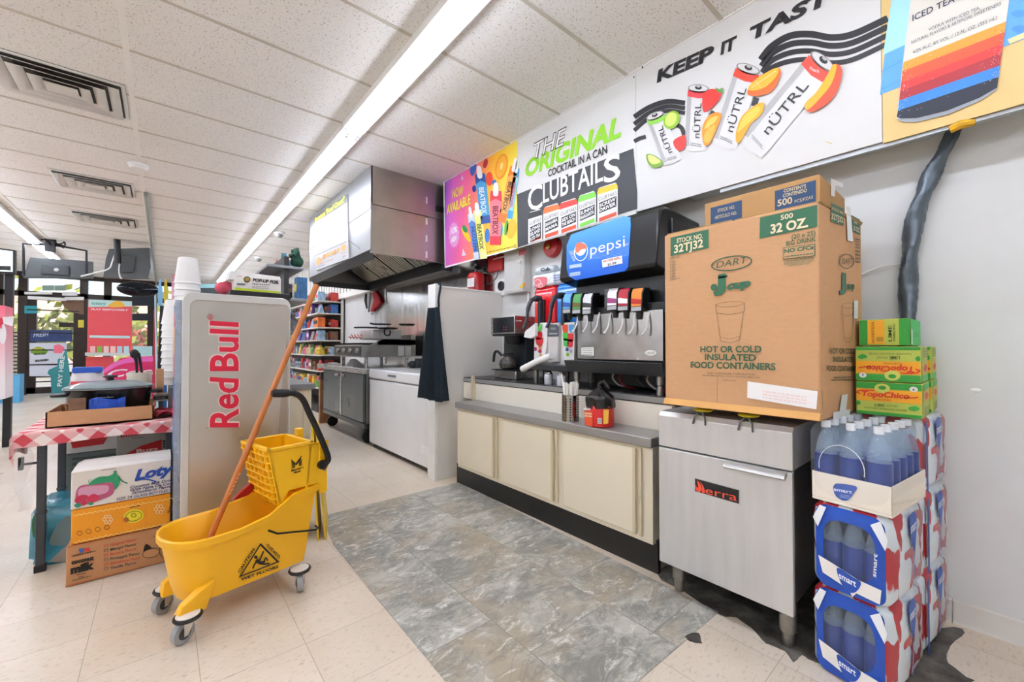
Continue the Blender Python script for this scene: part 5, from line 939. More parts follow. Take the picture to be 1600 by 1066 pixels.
# foam cups in nested stacks
FO = mat('foam_white', '#efeeec', .6, 0, .02)
def cup_stack(cx_, cy_, z0, n_, r, hc, st, lab, grp):
    for i in range(n_):
        t = z0+i*st; top = i == n_-1; b = MB(); h_ = hc if top else st+.01
        rt = r*.74
        rr_ = lambda z: r+(rt-r)*z/hc
        b.lathe((cx_, cy_, t), [(r*1.04, 0), (r*1.04, .006), (r, .010), (rr_(h_), h_)], 28) if not top else b.lathe((cx_, cy_, t), [(r*1.04, 0), (r*1.04, .008), (r, .012), (rr_(hc-.006), hc-.006), (rt*.93, hc)], 28)
        tag(b.build('foam_cup', FO, sharp=25), 'inverted white foam cup, %s' % (lab[1] if top else lab[0]), 'cup', None if top else grp)
cup_stack(.118, 3.3, 1.05, 12, .066, .165, .0405, ('one of the ribbed lower cups nested in the tall stack', 'topmost of the tall stack behind the silver cooler'), 'cups nested in the tall stack')
cup_stack(.06, 3.44, .86, 10, .066, .155, .043, ('one of the cups nested in the shorter rear stack', 'topmost of the shorter stack behind the tall one'), 'cups nested in the short stack')
b = MB(); b.box(.03, 3.22, .70, .2, 3.52, .855); tag(b.build('cup_rest', mat('rest_grey', '#5d6064', .5), bevel=.004), 'grey box under the tall foam cup stacks on the checkered table', 'box'); b = MB(); b.box(.075, 3.25, .858, .165, 3.34, 1.048); tag(b.build('cup_sleeve', FO, bevel=.01), 'white block under the tall stack of foam cups', 'box')
# ================================================================ folding table with checkered cloth
TX0, TX1, TY0, TY1, TZ = -.50, .56, 2.985, 3.60, .690
tb_ = thing('folding_table', 'grey-legged folding table under a red and white checkered cloth', 'table', (0, 3.3, 0)); LEGM = mat('leg_slate', '#45494f', .45, .4, .08)
b = MB(); b.box(TX0+.01, TY0+.01, .655, TX1, TY1-.01, .684); b.build('tabletop', mat('table_white', '#dcdad6', .5), tb_, bevel=.004)
for x, y in ((-.446, 3.05), (-.435, 3.5), (.035, 3.05), (.5, 3.05), (.5, 3.5), (.035, 3.5)):
    b = MB(); b.prism([(x-.016, y-.012), (x+.016, y-.012), (x+.016, y+.012), (x-.016, y+.012)], 2, .03, .655); b.box(x-.019, y-.015, .28, x+.019, y+.015, .295); lg = b.build('leg', LEGM, tb_, bevel=.003); b = MB(); b.box(x-.02, y-.016, 0, x+.02, y+.016, .035); b.build('foot_cap', BLKR, lg, bevel=.003)
b = MB(); b.box(-.515, 3.04, .53, -.46, 3.05, .54); b.box(-.52, 3.03, .51, -.505, 3.06, .57); b.build('latch', BLK, tb_)
def check_mat():
    m, N, L, b = nodes_mat('gingham', .7)
    g = N.new('ShaderNodeNewGeometry'); mp = N.new('ShaderNodeMapping'); mp.inputs['Rotation'].default_value = (0, 0, math.radians(45)); L.new(g.outputs['Position'], mp.inputs[0]); sp = N.new('ShaderNodeSeparateXYZ'); L.new(g.outputs['Position'], sp.inputs[0])
    # diagonal gingham: u = x+y+z drop, v = x-y-z drop
    yz = mth(N, L, 'SUBTRACT', sp.outputs[1], sp.outputs[2]); u = mth(N, L, 'ADD', sp.outputs[0], yz); v = mth(N, L, 'SUBTRACT', sp.outputs[0], yz)
    def st(x, o): return mth(N, L, 'GREATER_THAN', mth(N, L, 'FRACT', mth(N, L, 'ADD', mth(N, L, 'DIVIDE', x, .125), o)), .5)
    s = mth(N, L, 'ADD', st(u, .1), st(v, .35)); c = mixc(N, L, mth(N, L, 'MULTIPLY', s, .5), lin('#f3e9e2'), lin('#cc3142'))
    n = noise(N, L, g.outputs['Position'], 30, 3); c = mixc(N, L, mth(N, L, 'MULTIPLY', n, .2), c, lin('#e0a0a0')); L.new(c, b.inputs['Base Color']); return m
def cloth(i, j):
    u = i*1.16-.08; x = TX0-.012+(TX1-TX0)*i; 
    # j runs front hem -> front edge -> across -> back
    if j < .18: y = TY0-.012+.006*math.sin(x*26); z = TZ+.002-(.18-j)/.18*(.062+.008*math.sin(x*9)); 
    elif j > .9: y = TY1+.004; z = TZ-(j-.9)/.1*.06
    else: t = (j-.18)/.72; y = TY0-.006+(TY1-TY0+.006)*t; z = TZ+.0035*math.sin(x*17+y*11)*math.sin(y*13)
    if i < .08:
        d = (.08-i)/.08; x = TX0-.02*math.sin(d*math.pi)-.012+.012*math.sin(y*25)*d; z -= .085*d*d*(1+.2*math.sin(y*17)); z += .012*math.sin(j*38)*d; y += .01*math.sin(d*9)
    return Vector((x, y, z))
b = MB(); b.grid(cloth, 70, 44); tag(b.build('tablecloth', check_mat(), sharp=180), 'red and white checkered cloth draped over the folding table', 'tablecloth')
b = MB(); b.grid(lambda i, j: Vector((-.515+.035*i+.012*math.sin(j*9), 2.985+.04*i+.01*math.sin(j*7+i*5), .62-.30*j)), 6, 20); tag(b.build('plastic_sheet', film('sheet_clear', '#f2f4f4', .22, .15, .4), sharp=180), 'clear plastic strip hanging from the front left table corner', 'plastic sheet')
# cardboard tray with the slow cooker
ty0 = 3.06; P = PY(ty0); q0, q1 = P(66, 662), P(242, 645); X_0, X_1 = q0.x+.01, q1.x-.005; ZT = .697
tr = thing('cardboard_tray', 'shallow brown cardboard tray on the checkered table', 'tray', ((X_0+X_1)/2, 3.25, ZT)); b = MB(); zt = ZT+.078
b.box(X_0, ty0, ZT, X_1, ty0+.40, ZT+.005); b.box(X_0, ty0, ZT, X_1, ty0+.006, zt); b.box(X_0, ty0+.394, ZT, X_1, ty0+.40, zt); b.box(X_0, ty0, ZT, X_0+.006, ty0+.4, zt); b.box(X_1-.006, ty0, ZT, X_1, ty0+.4, zt); b.build('tray_body', CARD, tr)
sc_ = thing('slow_cooker', 'black oval slow cooker with glass lid in the cardboard tray', 'slow cooker', (-.21, 3.26, .703)); cx0, cy0 = -.222, 3.255
b = MB(); b.lathe((cx0, cy0, 0), [(.14, .704), (.16, .72), (.178, .86), (.182, .866)], 44, sx=1.0, sy=.78); b.build('base', mat('cooker_black', '#15171a', .25, 0, .1), sc_)
b = MB(); b.lathe((cx0, cy0, 0), [(.18, .866), (.188, .870), (.188, .874), (.178, .876)], 44, sx=1, sy=.78); b.build('rim', mat('rim_silver', '#aeb2b6', .25, .8), sc_)
b = MB(); b.lathe((cx0, cy0, 0), [(.184, .876), (.186, .880), (.16, .893), (.11, .907), (.05, .914), (.001, .915)], 44, sx=1, sy=.78); lo = b.build('lid', mat('lid_glass', '#9fb4b8', .06, 0, .15, 5, alpha=.75, coat=.3), sc_); b = MB(); b.lathe((cx0, cy0, 0), [(.02, .914), (.014, .92), (.014, .926), (.03, .930), (.03, .938), (.02, .941)], 20); b.build('knob', BLK, lo)
b = MB()
for s in (-1, 1): b = MB(); b.rbox(cx0+s*.19-.035, cy0-.06, .835, cx0+s*.19+.035, cy0+.06, .85, .02); b.build('side_handle', BLK, sc_, bevel=.004)
k = Ink(Pl((0, cy0-.14, 0), (0, -1, 0)), base=.002); k.crop(0, 540, 5); k.text('Hamilton Beach', (752, 412), (886, 406), 10, '#cfd3d6', 1, .0); k.build(sc_)
o = tag(MB().box(-.365, 3.07, .703, -.30, 3.09, .835).build('brown_packets', mat('packet_brown', '#7a5a44', .6, 0, .25, 40), bevel=.003), 'small brown packets standing in the left end of the tray', 'packet'); b = MB(); b.grid(lambda i, j: Vector((-.29+.14*i, 3.072+.02*j+.006*math.sin(i*9), .704+.128*min(1, j*2.2)*(.93+.05*math.sin(i*7)+.03*math.sin(i*17+j*6)))), 12, 8); tag(b.build('blue_bag', mat('blue_plastic', '#1f4fb8', .25, 0, .25, 25, .5), solid=.002), 'crinkled blue plastic bag in front of the slow cooker', 'bag')
# things behind the tray
def wob_bag(c, rx_, ry_, h_, seed):
    def f(i, j):
        t = 2*math.pi*i; r = (1-.25*j**2)*(1+.06*math.sin(5*t+seed)+.03*math.sin(11*t)); return Vector((c[0]+rx_*r*math.cos(t), c[1]+ry_*r*math.sin(t), c[2]+h_*j))
    return f
bb = thing('zip_bag', 'red and clear bag with a blue zip lid behind the slow cooker', 'bag', (-.235, 3.5, .693)); P = PY(3.5); a0, a1 = P(108, 610), P(164, 574); b = MB(); c_ = ((a0.x+a1.x)/2, 3.5, .693); b.grid(wob_bag(c_, .085, .05, a1.z-.02-.693, 1), 28, 8); b.build('bag_body', mat('clear_white_bag', '#e6e0e2', .25, 0, .12, 14, .3), bb); b = MB(); b.grid(wob_bag((c_[0], 3.495, .694), .092, .056, (a1.z-.72)*.8, 1), 28, 6); b.build('red_contents', mat('bag_red', '#c8363a', .35, 0, .25, 14, .2), bb); b = MB(); b.rbox(c_[0]-.06, 3.46, a1.z-.03, c_[0]+.065, 3.54, a1.z+.004, .01, 1); b.build('zip_lid', mat('zip_blue', '#2a5cc0', .3), bb, bevel=.004)
tubb = thing('utensil_tub', 'cream tub holding black utensils beside the pink soda sign', 'tub', (-.09, 3.5, .693)); P = PY(3.5); e = P(218, 582); b = MB(); b.lathe((e.x, 3.5, .693), [(.05, 0), (.058, .06), (.06, e.z-.693), (.056, e.z-.693), (.05, .01)], 24); b.build('tub_body', mat('tub_cream', '#e6ddcc', .5, 0, .04), tubb)
for i, pp_ in enumerate((((214, 584), (213, 566), (210, 553)), ((222, 584), (218, 560), (215, 552)))):
    b = MB(); b.tube([PY(3.5)(*p) for p in pp_], [.006, .008, .012], 8); b.lathe(PY(3.5)(*pp_[-1]), [(.01, -.01), (.022, 0), (.01, .012)], 14, ax=1, sx=1, sy=1.3) if i == 0 else None; tag(b.build('utensil', BLK), ['black serving spoon with round end in the cream tub', 'black tong handle standing in the cream tub'][i], 'utensil')
b = MB(); P = PY(3.3); q = [P(244, 615), P(256, 614), P(256, 576), P(244, 577)]; b.hexa(q, [v+Vector((0, .04, 0)) for v in q]); tag(b.build('cardboard_stub', CARD), 'upright brown cardboard piece at the right end of the tray', 'cardboard'); b = MB(); P = PY(3.3); q = [P(240, 628), P(272, 625), P(271, 615), P(239, 617)]; b.hexa(q, [v+Vector((0, .1, 0)) for v in q]); ob = b.build('label_box', mat('box_grey', '#d9d7d4', .5), bevel=.002); tag(ob, 'small white box with a black band beside the tray', 'box'); k = Ink(P, base=.001); k.poly([(240, 625.5), (270, 622.5), (270, 617.5), (240, 620)], '#3a3a3c', 1).text('KENWOOD', (242, 624), (258, 622.3), 2.6, '#d8d8d8', 2).ring(265, 620.3, 2, 2, .6, '#d8d8d8', 2); k.build(ob)
b = MB(); b.grid(lambda i, j: Vector((-.03+.2*i, 3.1+.2*j, .70+.035*abs(math.sin(i*6+j*4)))), 14, 10); tag(b.build('folded_cloth', mat('red_cloth', '#c4485a', .8, 0, .45, 16, .3), solid=.004), 'rumpled red and white cloth at the right end of the table', 'cloth')
# pink soda sign on a white chest behind the table
sg = thing('soda_display', 'pink and white soda chest with white script behind the table', 'display', (.0, 5.2, 0)); P = PY(5.7); q = [P(150, 640), P(260, 634), P(258, 556), P(190, 560), P(160, 578), P(146, 606)]; b = MB(); b.hexa([Vector((v.x, 5.7, max(v.z, .3))) for v in q], [Vector((v.x, 6.2, max(v.z, .3))) for v in q]); b.build('chest_body', mat('soda_pink', '#e0356e', .3, 0, .1, 2), sg); b = MB(); b.box(q[0].x, 5.72, 0, q[1].x, 6.18, .3); b.build('plinth', BLK, sg); k = Ink(P, base=.001); k.curve([(160, 580), (190, 562), (255, 558), (255, 564), (195, 568), (162, 584)], '#f06fc0', 1).text('Coca', (168, 590), (252, 584), 12, '#f6eef0', 2, .02, .3); k.build(sg)
# ================================================================ boxes under and before the table
def cbox(name, pts_y, x0, x1, z0, z1, dep, m_, label, flap=None):
    t = thing(name, label, 'carton', ((x0+x1)/2, pts_y+dep/2, z0), None); MB().box(x0, pts_y, z0, x1, pts_y+dep, z1).build('carton_body', m_, t, bevel=.004); return t
yb = 2.765; P = PY(yb)
c1 = cbox('coconut_milk_carton', yb+.0, -.326, .038, .004, .182, .24, mat('kraft_board', '#bd8659', .75, 0, .06, 9), 'brown coconut milk carton on the floor, bottom of the stack'); c1['group'] = 'stacked drink cartons by the cooler'
k = Ink(P, base=.001); k.crop(0, 720, 5); k.poly([(612, 690), (660, 684), (650, 715), (625, 718)], '#2a62b0', 1).poly([(662, 684), (700, 680), (705, 705), (660, 712)], '#d8402f', 1).lines((560, 750), (748, 708), 9, 1, 10, '#2a2018', 2)
k.text('coconut', (558, 810), (732, 772), 34, '#17120e', 2, .05).text('milk', (552, 884), (738, 838), 60, '#17120e', 2, .07).lines((600, 895), (670, 880), 7, 1, 10, '#4a3626', 2).lines((610, 915), (660, 905), 7, 1, 10, '#4a3626', 2).lines((565, 940), (715, 903), 7, 1, 10, '#4a3626', 2)
for i, (w, c_) in enumerate((('Original Flavor', '#c8402a'), ('Mango Flavor', '#3a4a3c'), ('Banana Flavor', '#c8402a'), ('Pineapple Flavor', '#3a4a4a'), ('Strawberry Flavor', '#c8402a'), ('Vanilla Flavor', '#3a4a5a'))):
    y_ = 668+i*36; ex_ = 1068 if i != 3 and i != 4 else 1095; k.text(w, (862, y_), (ex_, y_-46), 22, c_, 2, .01); k.poly([(812, y_+8), (844, y_+2), (844, y_-16), (812, y_-10)], c_, 1).poly([(816, y_+4), (840, y_-1), (840, y_-12), (816, y_-7)], '#bd8659', 2)
k.curve([(1110, 740), (1150, 700), (1230, 690), (1250, 720), (1180, 765), (1120, 765)], '#c48c5c', 2); k.ring(1180, 720, 70, 38, 5, '#4a3222', 3, -14).ring(1290, 690, 46, 70, 5, '#4a3222', 3, 10); k.curve([(1120, 700), (1140, 650), (1180, 680), (1130, 706)], '#2a1c12', 3)
for a in range(7): k.stroke([(1260, 625), (1195+a*22, 560+abs(a-3)*8)], (12, 3), '#221710', 4, False)
k.poly([(525, 672), (1330, 500), (1330, 506), (525, 680)], '#b0673c', 1).poly([(512, 978), (1330, 772), (1330, 778), (512, 990)], '#b0673c', 1); k.build(c1)
c2 = cbox('orange_drink_carton', yb+.008, -.313, .040, .186, .345, .24, mat('orange_board', '#f09a14', .6, 0, .04, 6), 'orange drink carton with white flowers, middle of the stack'); c2['group'] = 'stacked drink cartons by the cooler'
k = Ink(PY(yb+.008), base=.001); k.crop(0, 720, 5)
for y0_, y1_ in ((430, 282), (640, 470)): k.stroke([(575+i*21, y0_+(y1_-y0_)*i/40+(6 if i % 2 else -6)) for i in range(41)], 7, '#fbd37a', 1, False)
def flower(x, y, s):
    for a in range(6): t = math.radians(a*60); k.ring(x+s*math.cos(t), y+s*math.sin(t), s*.55, s*.55, 4, '#fbe9c4', 2)
flower(842, 458, 26); flower(1245, 378, 26); k.ell(1045, 432, 80, 52, '#f0dc2a', 2, -12).ring(1045, 432, 66, 40, 5, '#6a5a16', 3, -12).ring(1045, 425, 20, 18, 5, '#6a5a16', 3).lines((1012, 370), (1095, 352), 8, 1, 10, '#5a3a10', 3); k.ell(985, 460, 22, 20, '#b5651a', 3)
for i in range(4): x = 600+i*71; y = 590-i*15; k.ring(x+22, y-24, 22, 18, 4, '#5a3a10', 2)
k.text('24 X', (1318, 378), (1392, 360), 20, '#5a3010', 2, .01).text('290 ML', (1305, 410), (1400, 386), 22, '#5a3010', 2, .01); k.stroke([(950, 380), (950, 560)], 3, '#d98a10', 1, False).stroke([(1140, 345), (1140, 500)], 3, '#d98a10', 1, False); k.build(c2)
c3 = cbox('coconut_drink_carton', yb+.004, -.315, .040, .349, .522, .22, mat('white_board', '#e6ddd2', .6, 0, .03, 4), 'white carton with a pink fruit and blue script, top of the stack'); c3['group'] = 'stacked drink cartons by the cooler'
b = MB(); b.hexa([(-.315, yb+.006, .521), (.04, yb+.006, .521), (.04, yb+.22, .521), (-.315, yb+.22, .521)], [(-.300, yb+.02, .534), (.04, yb+.02, .534), (.04, yb+.20, .536), (-.29, yb+.20, .536)]); b.build('top_flaps', mat('white_flap', '#efebe4', .6), c3)
k = Ink(PY(yb+.004), base=.001); k.crop(0, 720, 5); S_ = '#2350a8'
k.text('Loty', (1050, 152), (1360, 92), 78, S_, 2, .05, .25); k.stroke([(1056, 156), (1135, 143), (1222, 164)], 11, S_, 2); k.stroke([(1370, 60), (1395, 95), (1430, 70)], 14, S_, 2)
k.text('Coconut Milk Drink', (1018, 218), (1358, 156), 22, '#2b2f6a', 2, .02, .2).text('With Nata De Coco', (1016, 242), (1362, 180), 22, '#2b2f6a', 2, .02, .2).text('Strawberry Flavor', (1030, 262), (1345, 206), 22, '#2b2f6a', 2, .02, .2).text('SIZE 24 GLASS BOTTLES X 290', (908, 312), (1410, 226), 22, '#2b2f6a', 2, .01, .2)
k.curve([(590, 300), (600, 230), (640, 192), (740, 182), (860, 170), (895, 200), (880, 260), (800, 300), (680, 340), (610, 340)], '#b8567a', 2); k.curve([(690, 190), (760, 130), (850, 118), (885, 100), (890, 80), (910, 78), (912, 105), (940, 130), (935, 180), (900, 225), (890, 180), (850, 168), (740, 184)], '#2f9a68', 3); k.curve([(610, 240), (650, 205), (800, 190), (850, 200), (830, 250), (700, 280), (630, 290)], '#d59ab4', 3)
for i in range(7): k.stroke([(700+i*18, 180-i*8), (690+i*16, 145-i*3)], (9, 2), '#2f9a68', 4, False)
k.stroke([(925, 130), (960, 160), (998, 176)], 9, '#2a7a58', 4); k.curve([(585, 300), (640, 265), (690, 275), (650, 310), (600, 330)], '#c22848', 4).curve([(680, 290), (730, 258), (770, 275), (760, 310), (700, 320)], '#d03050', 4).curve([(640, 320), (670, 305), (680, 335), (640, 350)], '#c22848', 4).curve([(580, 345), (620, 330), (635, 355), (600, 365)], '#3a9a7a', 4).curve([(690, 330), (730, 320), (728, 340), (700, 345)], '#3a9a6a', 4); k.lines((790, 80), (905, 62), 8, 1, 10, '#a89a8c', 2)
for x in (945, 1110): k.stroke([(x, 130-130+10), (x+16, -12)], 6, '#6a5a4a', 3, False) if False else None
k.build(c3)
# teal bottle pack on the floor behind the front leg
tp_ = thing('bottle_pack', 'teal wrapped pack of water bottles on the floor behind the table leg', 'water pack', (-.42, 3.16, 0)); TE = mat('teal_film', '#4aa6be', .12, 0, .35, 9, .7, alpha=.72); P = PY(3.12); q0, q1 = P(47, 878), P(112, 790)
b = MB(); vs = []; n = 28
for i, (y, ins) in enumerate(((3.10, .03), (3.112, .006), (3.2, 0), (3.36, 0), (3.38, .03))):
    for j, p in enumerate(rrect(q0.x+ins, .002, -.19-ins, .30-ins*.4, .05, 6)): vs.append((p[0]+.012*math.sin(j*1.7+i), y, max(p[1]+.008*math.sin(j*2.3+i*2), .002)))
b.add(vs, [[i*n+k_, i*n+(k_+1) % n, (i+1)*n+(k_+1) % n, (i+1)*n+k_] for i in range(4) for k_ in range(n)]+[list(range(n))[::-1], [4*n+k_ for k_ in range(n)]]); b.build('film_wrap', TE, tp_, sharp=60)
for i in range(3):
    for j in range(2): bottle(q0.x+.07+i*.085, 3.17+j*.12, .01, .27, .036, tp_)
k = Ink(PY(3.10), base=.004); k.crop(0, 720, 5); k.curve([(390, 620), (470, 470), (560, 440), (575, 640), (420, 660)], '#6f8a92', 1).curve([(250, 500), (270, 420), (290, 460), (285, 560), (262, 600)], '#2f6a48', 1); k.stroke([(370, 470), (365, 620)], 12, '#1f6f94', 2, False); k.curve([(400, 770), (560, 640), (575, 770), (400, 790)], '#a8a49a', 1); k.text('fresca', (480, 560), (560, 520), 26, '#3a4448', 2) if False else None; k.build(tp_)
# grey slotted crate panel, red lid box and the silver drink box under the table
P = PY(3.58); q0, q1 = P(88, 770), P(182, 703)
gp = thing('plastic_crate', 'grey slotted plastic crate under the checkered table', 'crate', (q0.x+.1, 3.5, 0)); x0_, x1_ = q0.x, q1.x; z1_ = q1.z
GC = mat('crate_grey', '#6f7a78', .5, 0, .06); b = MB(); b.rbox(x0_, 3.60, .03, x1_+.1, 3.72, z1_, .02, 1); b.build('crate_body', GC, gp, bevel=.006)
for i in range(3): b = MB(); b.box(x0_+.06, 3.592, z1_-.035-i*.03, x1_+.08, 3.601, z1_-.025-i*.03); b.build('slot_rib', mat('crate_dark', '#4c5654', .5), gp)
for i in range(4): b = MB(); b.box(x0_+.05, 3.592, .10+i*.035, x0_+.17, 3.601, .115+i*.035); b.build('slot_rib', mat('crate_dark', '#4c5654', .5), gp)
b = MB(); b.tube([(x0_+.02, 3.61, .05), (x0_+.02, 3.59, .03), (x0_+.09, 3.59, .03)], .012, 8); b.rbox(x0_+.02, 3.593, .06, x1_, 3.602, .27, .02, 1); b.build('frame_rib', GC, gp)
P = PY(3.56); q = [P(99, 690), P(182, 680), P(176, 690), P(160, 695), P(108, 695), P(101, 692)]
rb_ = thing('lidded_box', 'white box with a red front band on the grey crate', 'box', (x0_+.15, 3.52, z1_)); b = MB(); b.box(x0_+.02, 3.61, z1_+.002, x1_+.02, 3.72, .645); b.build('box_body', mat('box_white', '#e6e6e8', .5), rb_, bevel=.003); b = MB(); b.prism([(x0_+.03, .645), (x1_, .645), (x1_-.06, z1_+.04), (x0_+.06, z1_+.035)], 1, 3.603, 3.61); b.build('red_band', mat('band_red', '#d0242a', .4), rb_)
P = PY(3.30); q0, q1 = P(181, 745), P(262, 676)
sb = thing('silver_carton', 'silver drink carton with red print under the table', 'carton', ((q0.x+q1.x)/2, 3.36, 0)); b = MB(); b.box(q0.x, 3.30, .002, q1.x+.05, 3.43, .64); b.build('carton_body', mat('silver_board', '#a9a7a4', .45, .2, .05), sb, bevel=.003); k = Ink(P, base=.001); k.crop(80, 650, 7.1)
k.text('BuzzBallz', (770, 240), (1145, 190), 34, '#b3202c', 2, .04).lines((895, 248), (1030, 238), 8, 1, 10, '#7a7876', 2).poly([(800, 440), (1000, 330), (1225, 262), (1225, 420)], '#c8232c', 1).text('Buzz', (945, 412), (1190, 380), 42, '#e9d8d4', 2, .03); [k.poly([(1240+i*0, 270+j*30), (1280, 266+j*30), (1280, 288+j*30), (1240, 292+j*30)], '#4a4846', 1) for i in range(1) for j in range(3)]; k.build(sb)
# ================================================================ cooking line
hd_ = thing('range_hood', 'big stainless exhaust hood with a food menu board on its front', 'range hood', (1.96, 4.95, 1.98)); hx, hy0, hy1, hz = 1.5, 3.85, 6.0, 1.985
b = MB(); b.box(hx, hy0, 2.42, hx+.02, hy1, ZC-.004); b.box(hx, hy0, 2.03, hx+.018, hy1, 2.415); b.box(hx, hy1-.02, 1.985, 2.41, hy1, ZC-.004); b.build('front_panel', mat('hood_front_steel', '#a3a4a4', .36, .85, .06, 3), hd_, bevel=.002)
b = MB(); b.box(hx+.005, hy0, 2.47, 2.41, hy0+.02, ZC-.004); b.box(hx+.005, hy0+.002, 2.0, 2.1, hy0+.02, 2.465); b.box(2.105, hy0, 2.0, 2.41, hy0+.02, 2.465); b.build('side_panel', STEELH, hd_, bevel=.002)
HI = mat('hood_inside', '#75787a', .4, .85, .15, 4)
b = MB(); b.hexa([(hx, hy0, 2.03), (hx+.02, hy0, 2.03), (hx+.02, hy1, 2.03), (hx, hy1, 2.03)], [(hx+.05, hy0+.05, hz-.035), (hx+.06, hy0+.05, hz-.03), (hx+.06, hy1-.05, hz-.03), (hx+.05, hy1-.05, hz-.035)]); b.box(hx+.05, hy1-.06, 1.93, 2.41, hy1-.02, 2.0); b.box(2.30, hy0+.03, 1.93, 2.41, hy1-.02, 2.03); b.build('bottom_lip', HI, hd_)
b = MB(); b.box(hx+.03, hy0+.03, 2.45, 2.40, hy1-.03, 2.46); b.box(hx+.03, hy0+.02, 2.2, hx+.045, hy1-.03, 2.45); b.build('inner_liner', HI, hd_)
b = MB()
for blk in range(4):
    for i in range(9):
        y = hy0+.08+blk*.5+i*.052; b.hexa([(1.66, y, 2.40), (1.66, y+.03, 2.40), (2.25, y+.03, 2.03), (2.25, y, 2.03)], [(1.66, y, 2.412), (1.66, y+.03, 2.412), (2.25, y+.03, 2.042), (2.25, y, 2.042)])
b.build('baffle_filter', mat('baffle_steel', '#c9c0b0', .3, .8, .1), hd_); b = MB(); b.hexa([(1.64, hy0+.03, 2.43), (1.64, hy1-.03, 2.43), (2.28, hy1-.03, 2.045), (2.28, hy0+.03, 2.045)], [(1.64, hy0+.03, 2.44), (1.64, hy1-.03, 2.44), (2.28, hy1-.03, 2.055), (2.28, hy0+.03, 2.055)]); b.build('filter_backing', mat('filter_dark', '#3a3b3a', .5, .5), hd_)
b = MB()
for z in (2.38, 2.2, 2.03, 2.6): b.box(2.085, hy0-.004, z, 2.103, hy0+.001, z+.07)
b.build('seam_clip', WHT, hd_); b = MB(); b.box(2.2, hy0-.02, 2.55, 2.41, hy0, 2.6); b.build('latch_bar', BLK, hd_)
b = MB(); b.cyl((hx-.004, 4.72, 2.36), (hx-.004, 4.13, 2.09), .004, seg=6); b.build('seam_cable', DARKSTEEL, hd_)
P = PX(hx-.012); corners = [(492, 388), (494, 425), (545, 403), (542, 303), (490, 341)]
q = [P(490.5, 341), P(542, 303), P(544.5, 404), P(494, 423)]; mo_ = MB(); mo_.hexa([Vector((hx, v.y, v.z)) for v in q], q); mn = mo_.build('menu_board', mat('menu_white', '#bfbebc', .4, 0, .02), bevel=.001); tag(mn, 'white menu board with yellow headline mounted on the hood front', 'menu board')
k = Ink(PX(hx-.012), base=.002); k.crop(470, 300, 8.2)
k.poly([(168, 325), (590, 28), (596, 135), (172, 400)], '#6a6f66', 1).text('Boosters "Food Court"', (182, 390), (566, 122), 58, '#f3ea4a', 2, .05, .1)
k.poly([(172, 822), (600, 628), (601, 634), (172, 828)], '#3a3a44', 2); FO_ = ('#d9a58a', '#e0b48e', '#cf9c86', '#e6bf9e')
for i, (x, y, rx_, ry_) in enumerate(((198, 490, 18, 34), (245, 455, 20, 36), (308, 425, 22, 40), (372, 385, 22, 36), (445, 360, 24, 48), (500, 335, 22, 48), (560, 290, 24, 56), (200, 590, 24, 34), (255, 570, 20, 34), (315, 530, 20, 36), (385, 490, 26, 48), (215, 710, 24, 34))): k.ell(x, y, rx_, ry_, FO_[i % 4], 1, 15)
for i, (x, y, rx_, ry_) in enumerate(((230, 890, 32, 52), (300, 830, 18, 38), (345, 810, 18, 36), (392, 790, 18, 36), (435, 770, 18, 36), (480, 748, 18, 36), (552, 712, 34, 44))): k.ell(x, y, rx_, ry_, ('#e0a050', '#c98638', '#d9953e')[i % 3], 1, 20)
k.lines((400, 440), (590, 378), 6, 5, 50, '#b8b6cc', 1).lines((190, 790), (420, 690), 6, 1, 5, '#8a8ab8', 1).lines((250, 925), (420, 865), 7, 1, 5, '#d88a6a', 1).lines((190, 975), (310, 935), 7, 1, 5, '#6a6aa8', 1).lines((515, 800), (590, 770), 7, 1, 5, '#d05a6a', 1).text('$9', (540, 845), (572, 830), 22, '#555560', 2); k.build(mn)
# chest freezer
fz = thing('chest_freezer', 'white chest freezer next to the partition with an apron hanging near', 'freezer', (2.06, 3.85, 0)); FW_ = mat('freezer_white', '#f2f2f1', .25, 0, .02)
b = MB(); b.box(1.765, 3.16, .045, 2.40, 4.54, .745); b.build('cabinet_body', FW_, fz, bevel=.01); b = MB(); b.box(1.758, 3.15, .755, 2.40, 4.55, .86); b.build('lid', FW_, fz, bevel=.018, seg=3); b = MB(); b.box(1.8, 3.2, 0, 2.38, 4.5, .05); b.build('plinth', BLK, fz); b = MB(); b.box(1.75, 3.84, .80, 1.762, 4.02, .822); b.build('name_plate', mat('plate_grey', '#8d9092', .3, .5), fz); b = MB(); b.cyl((1.766, 3.28, .2), (1.758, 3.28, .2), .016, seg=14); b.cyl((1.766, 3.23, .21), (1.758, 3.23, .21), .016, seg=14); b.box(1.76, 3.19, .16, 1.766, 3.32, .24); b.build('control_knob', WHT, fz, bevel=.002)
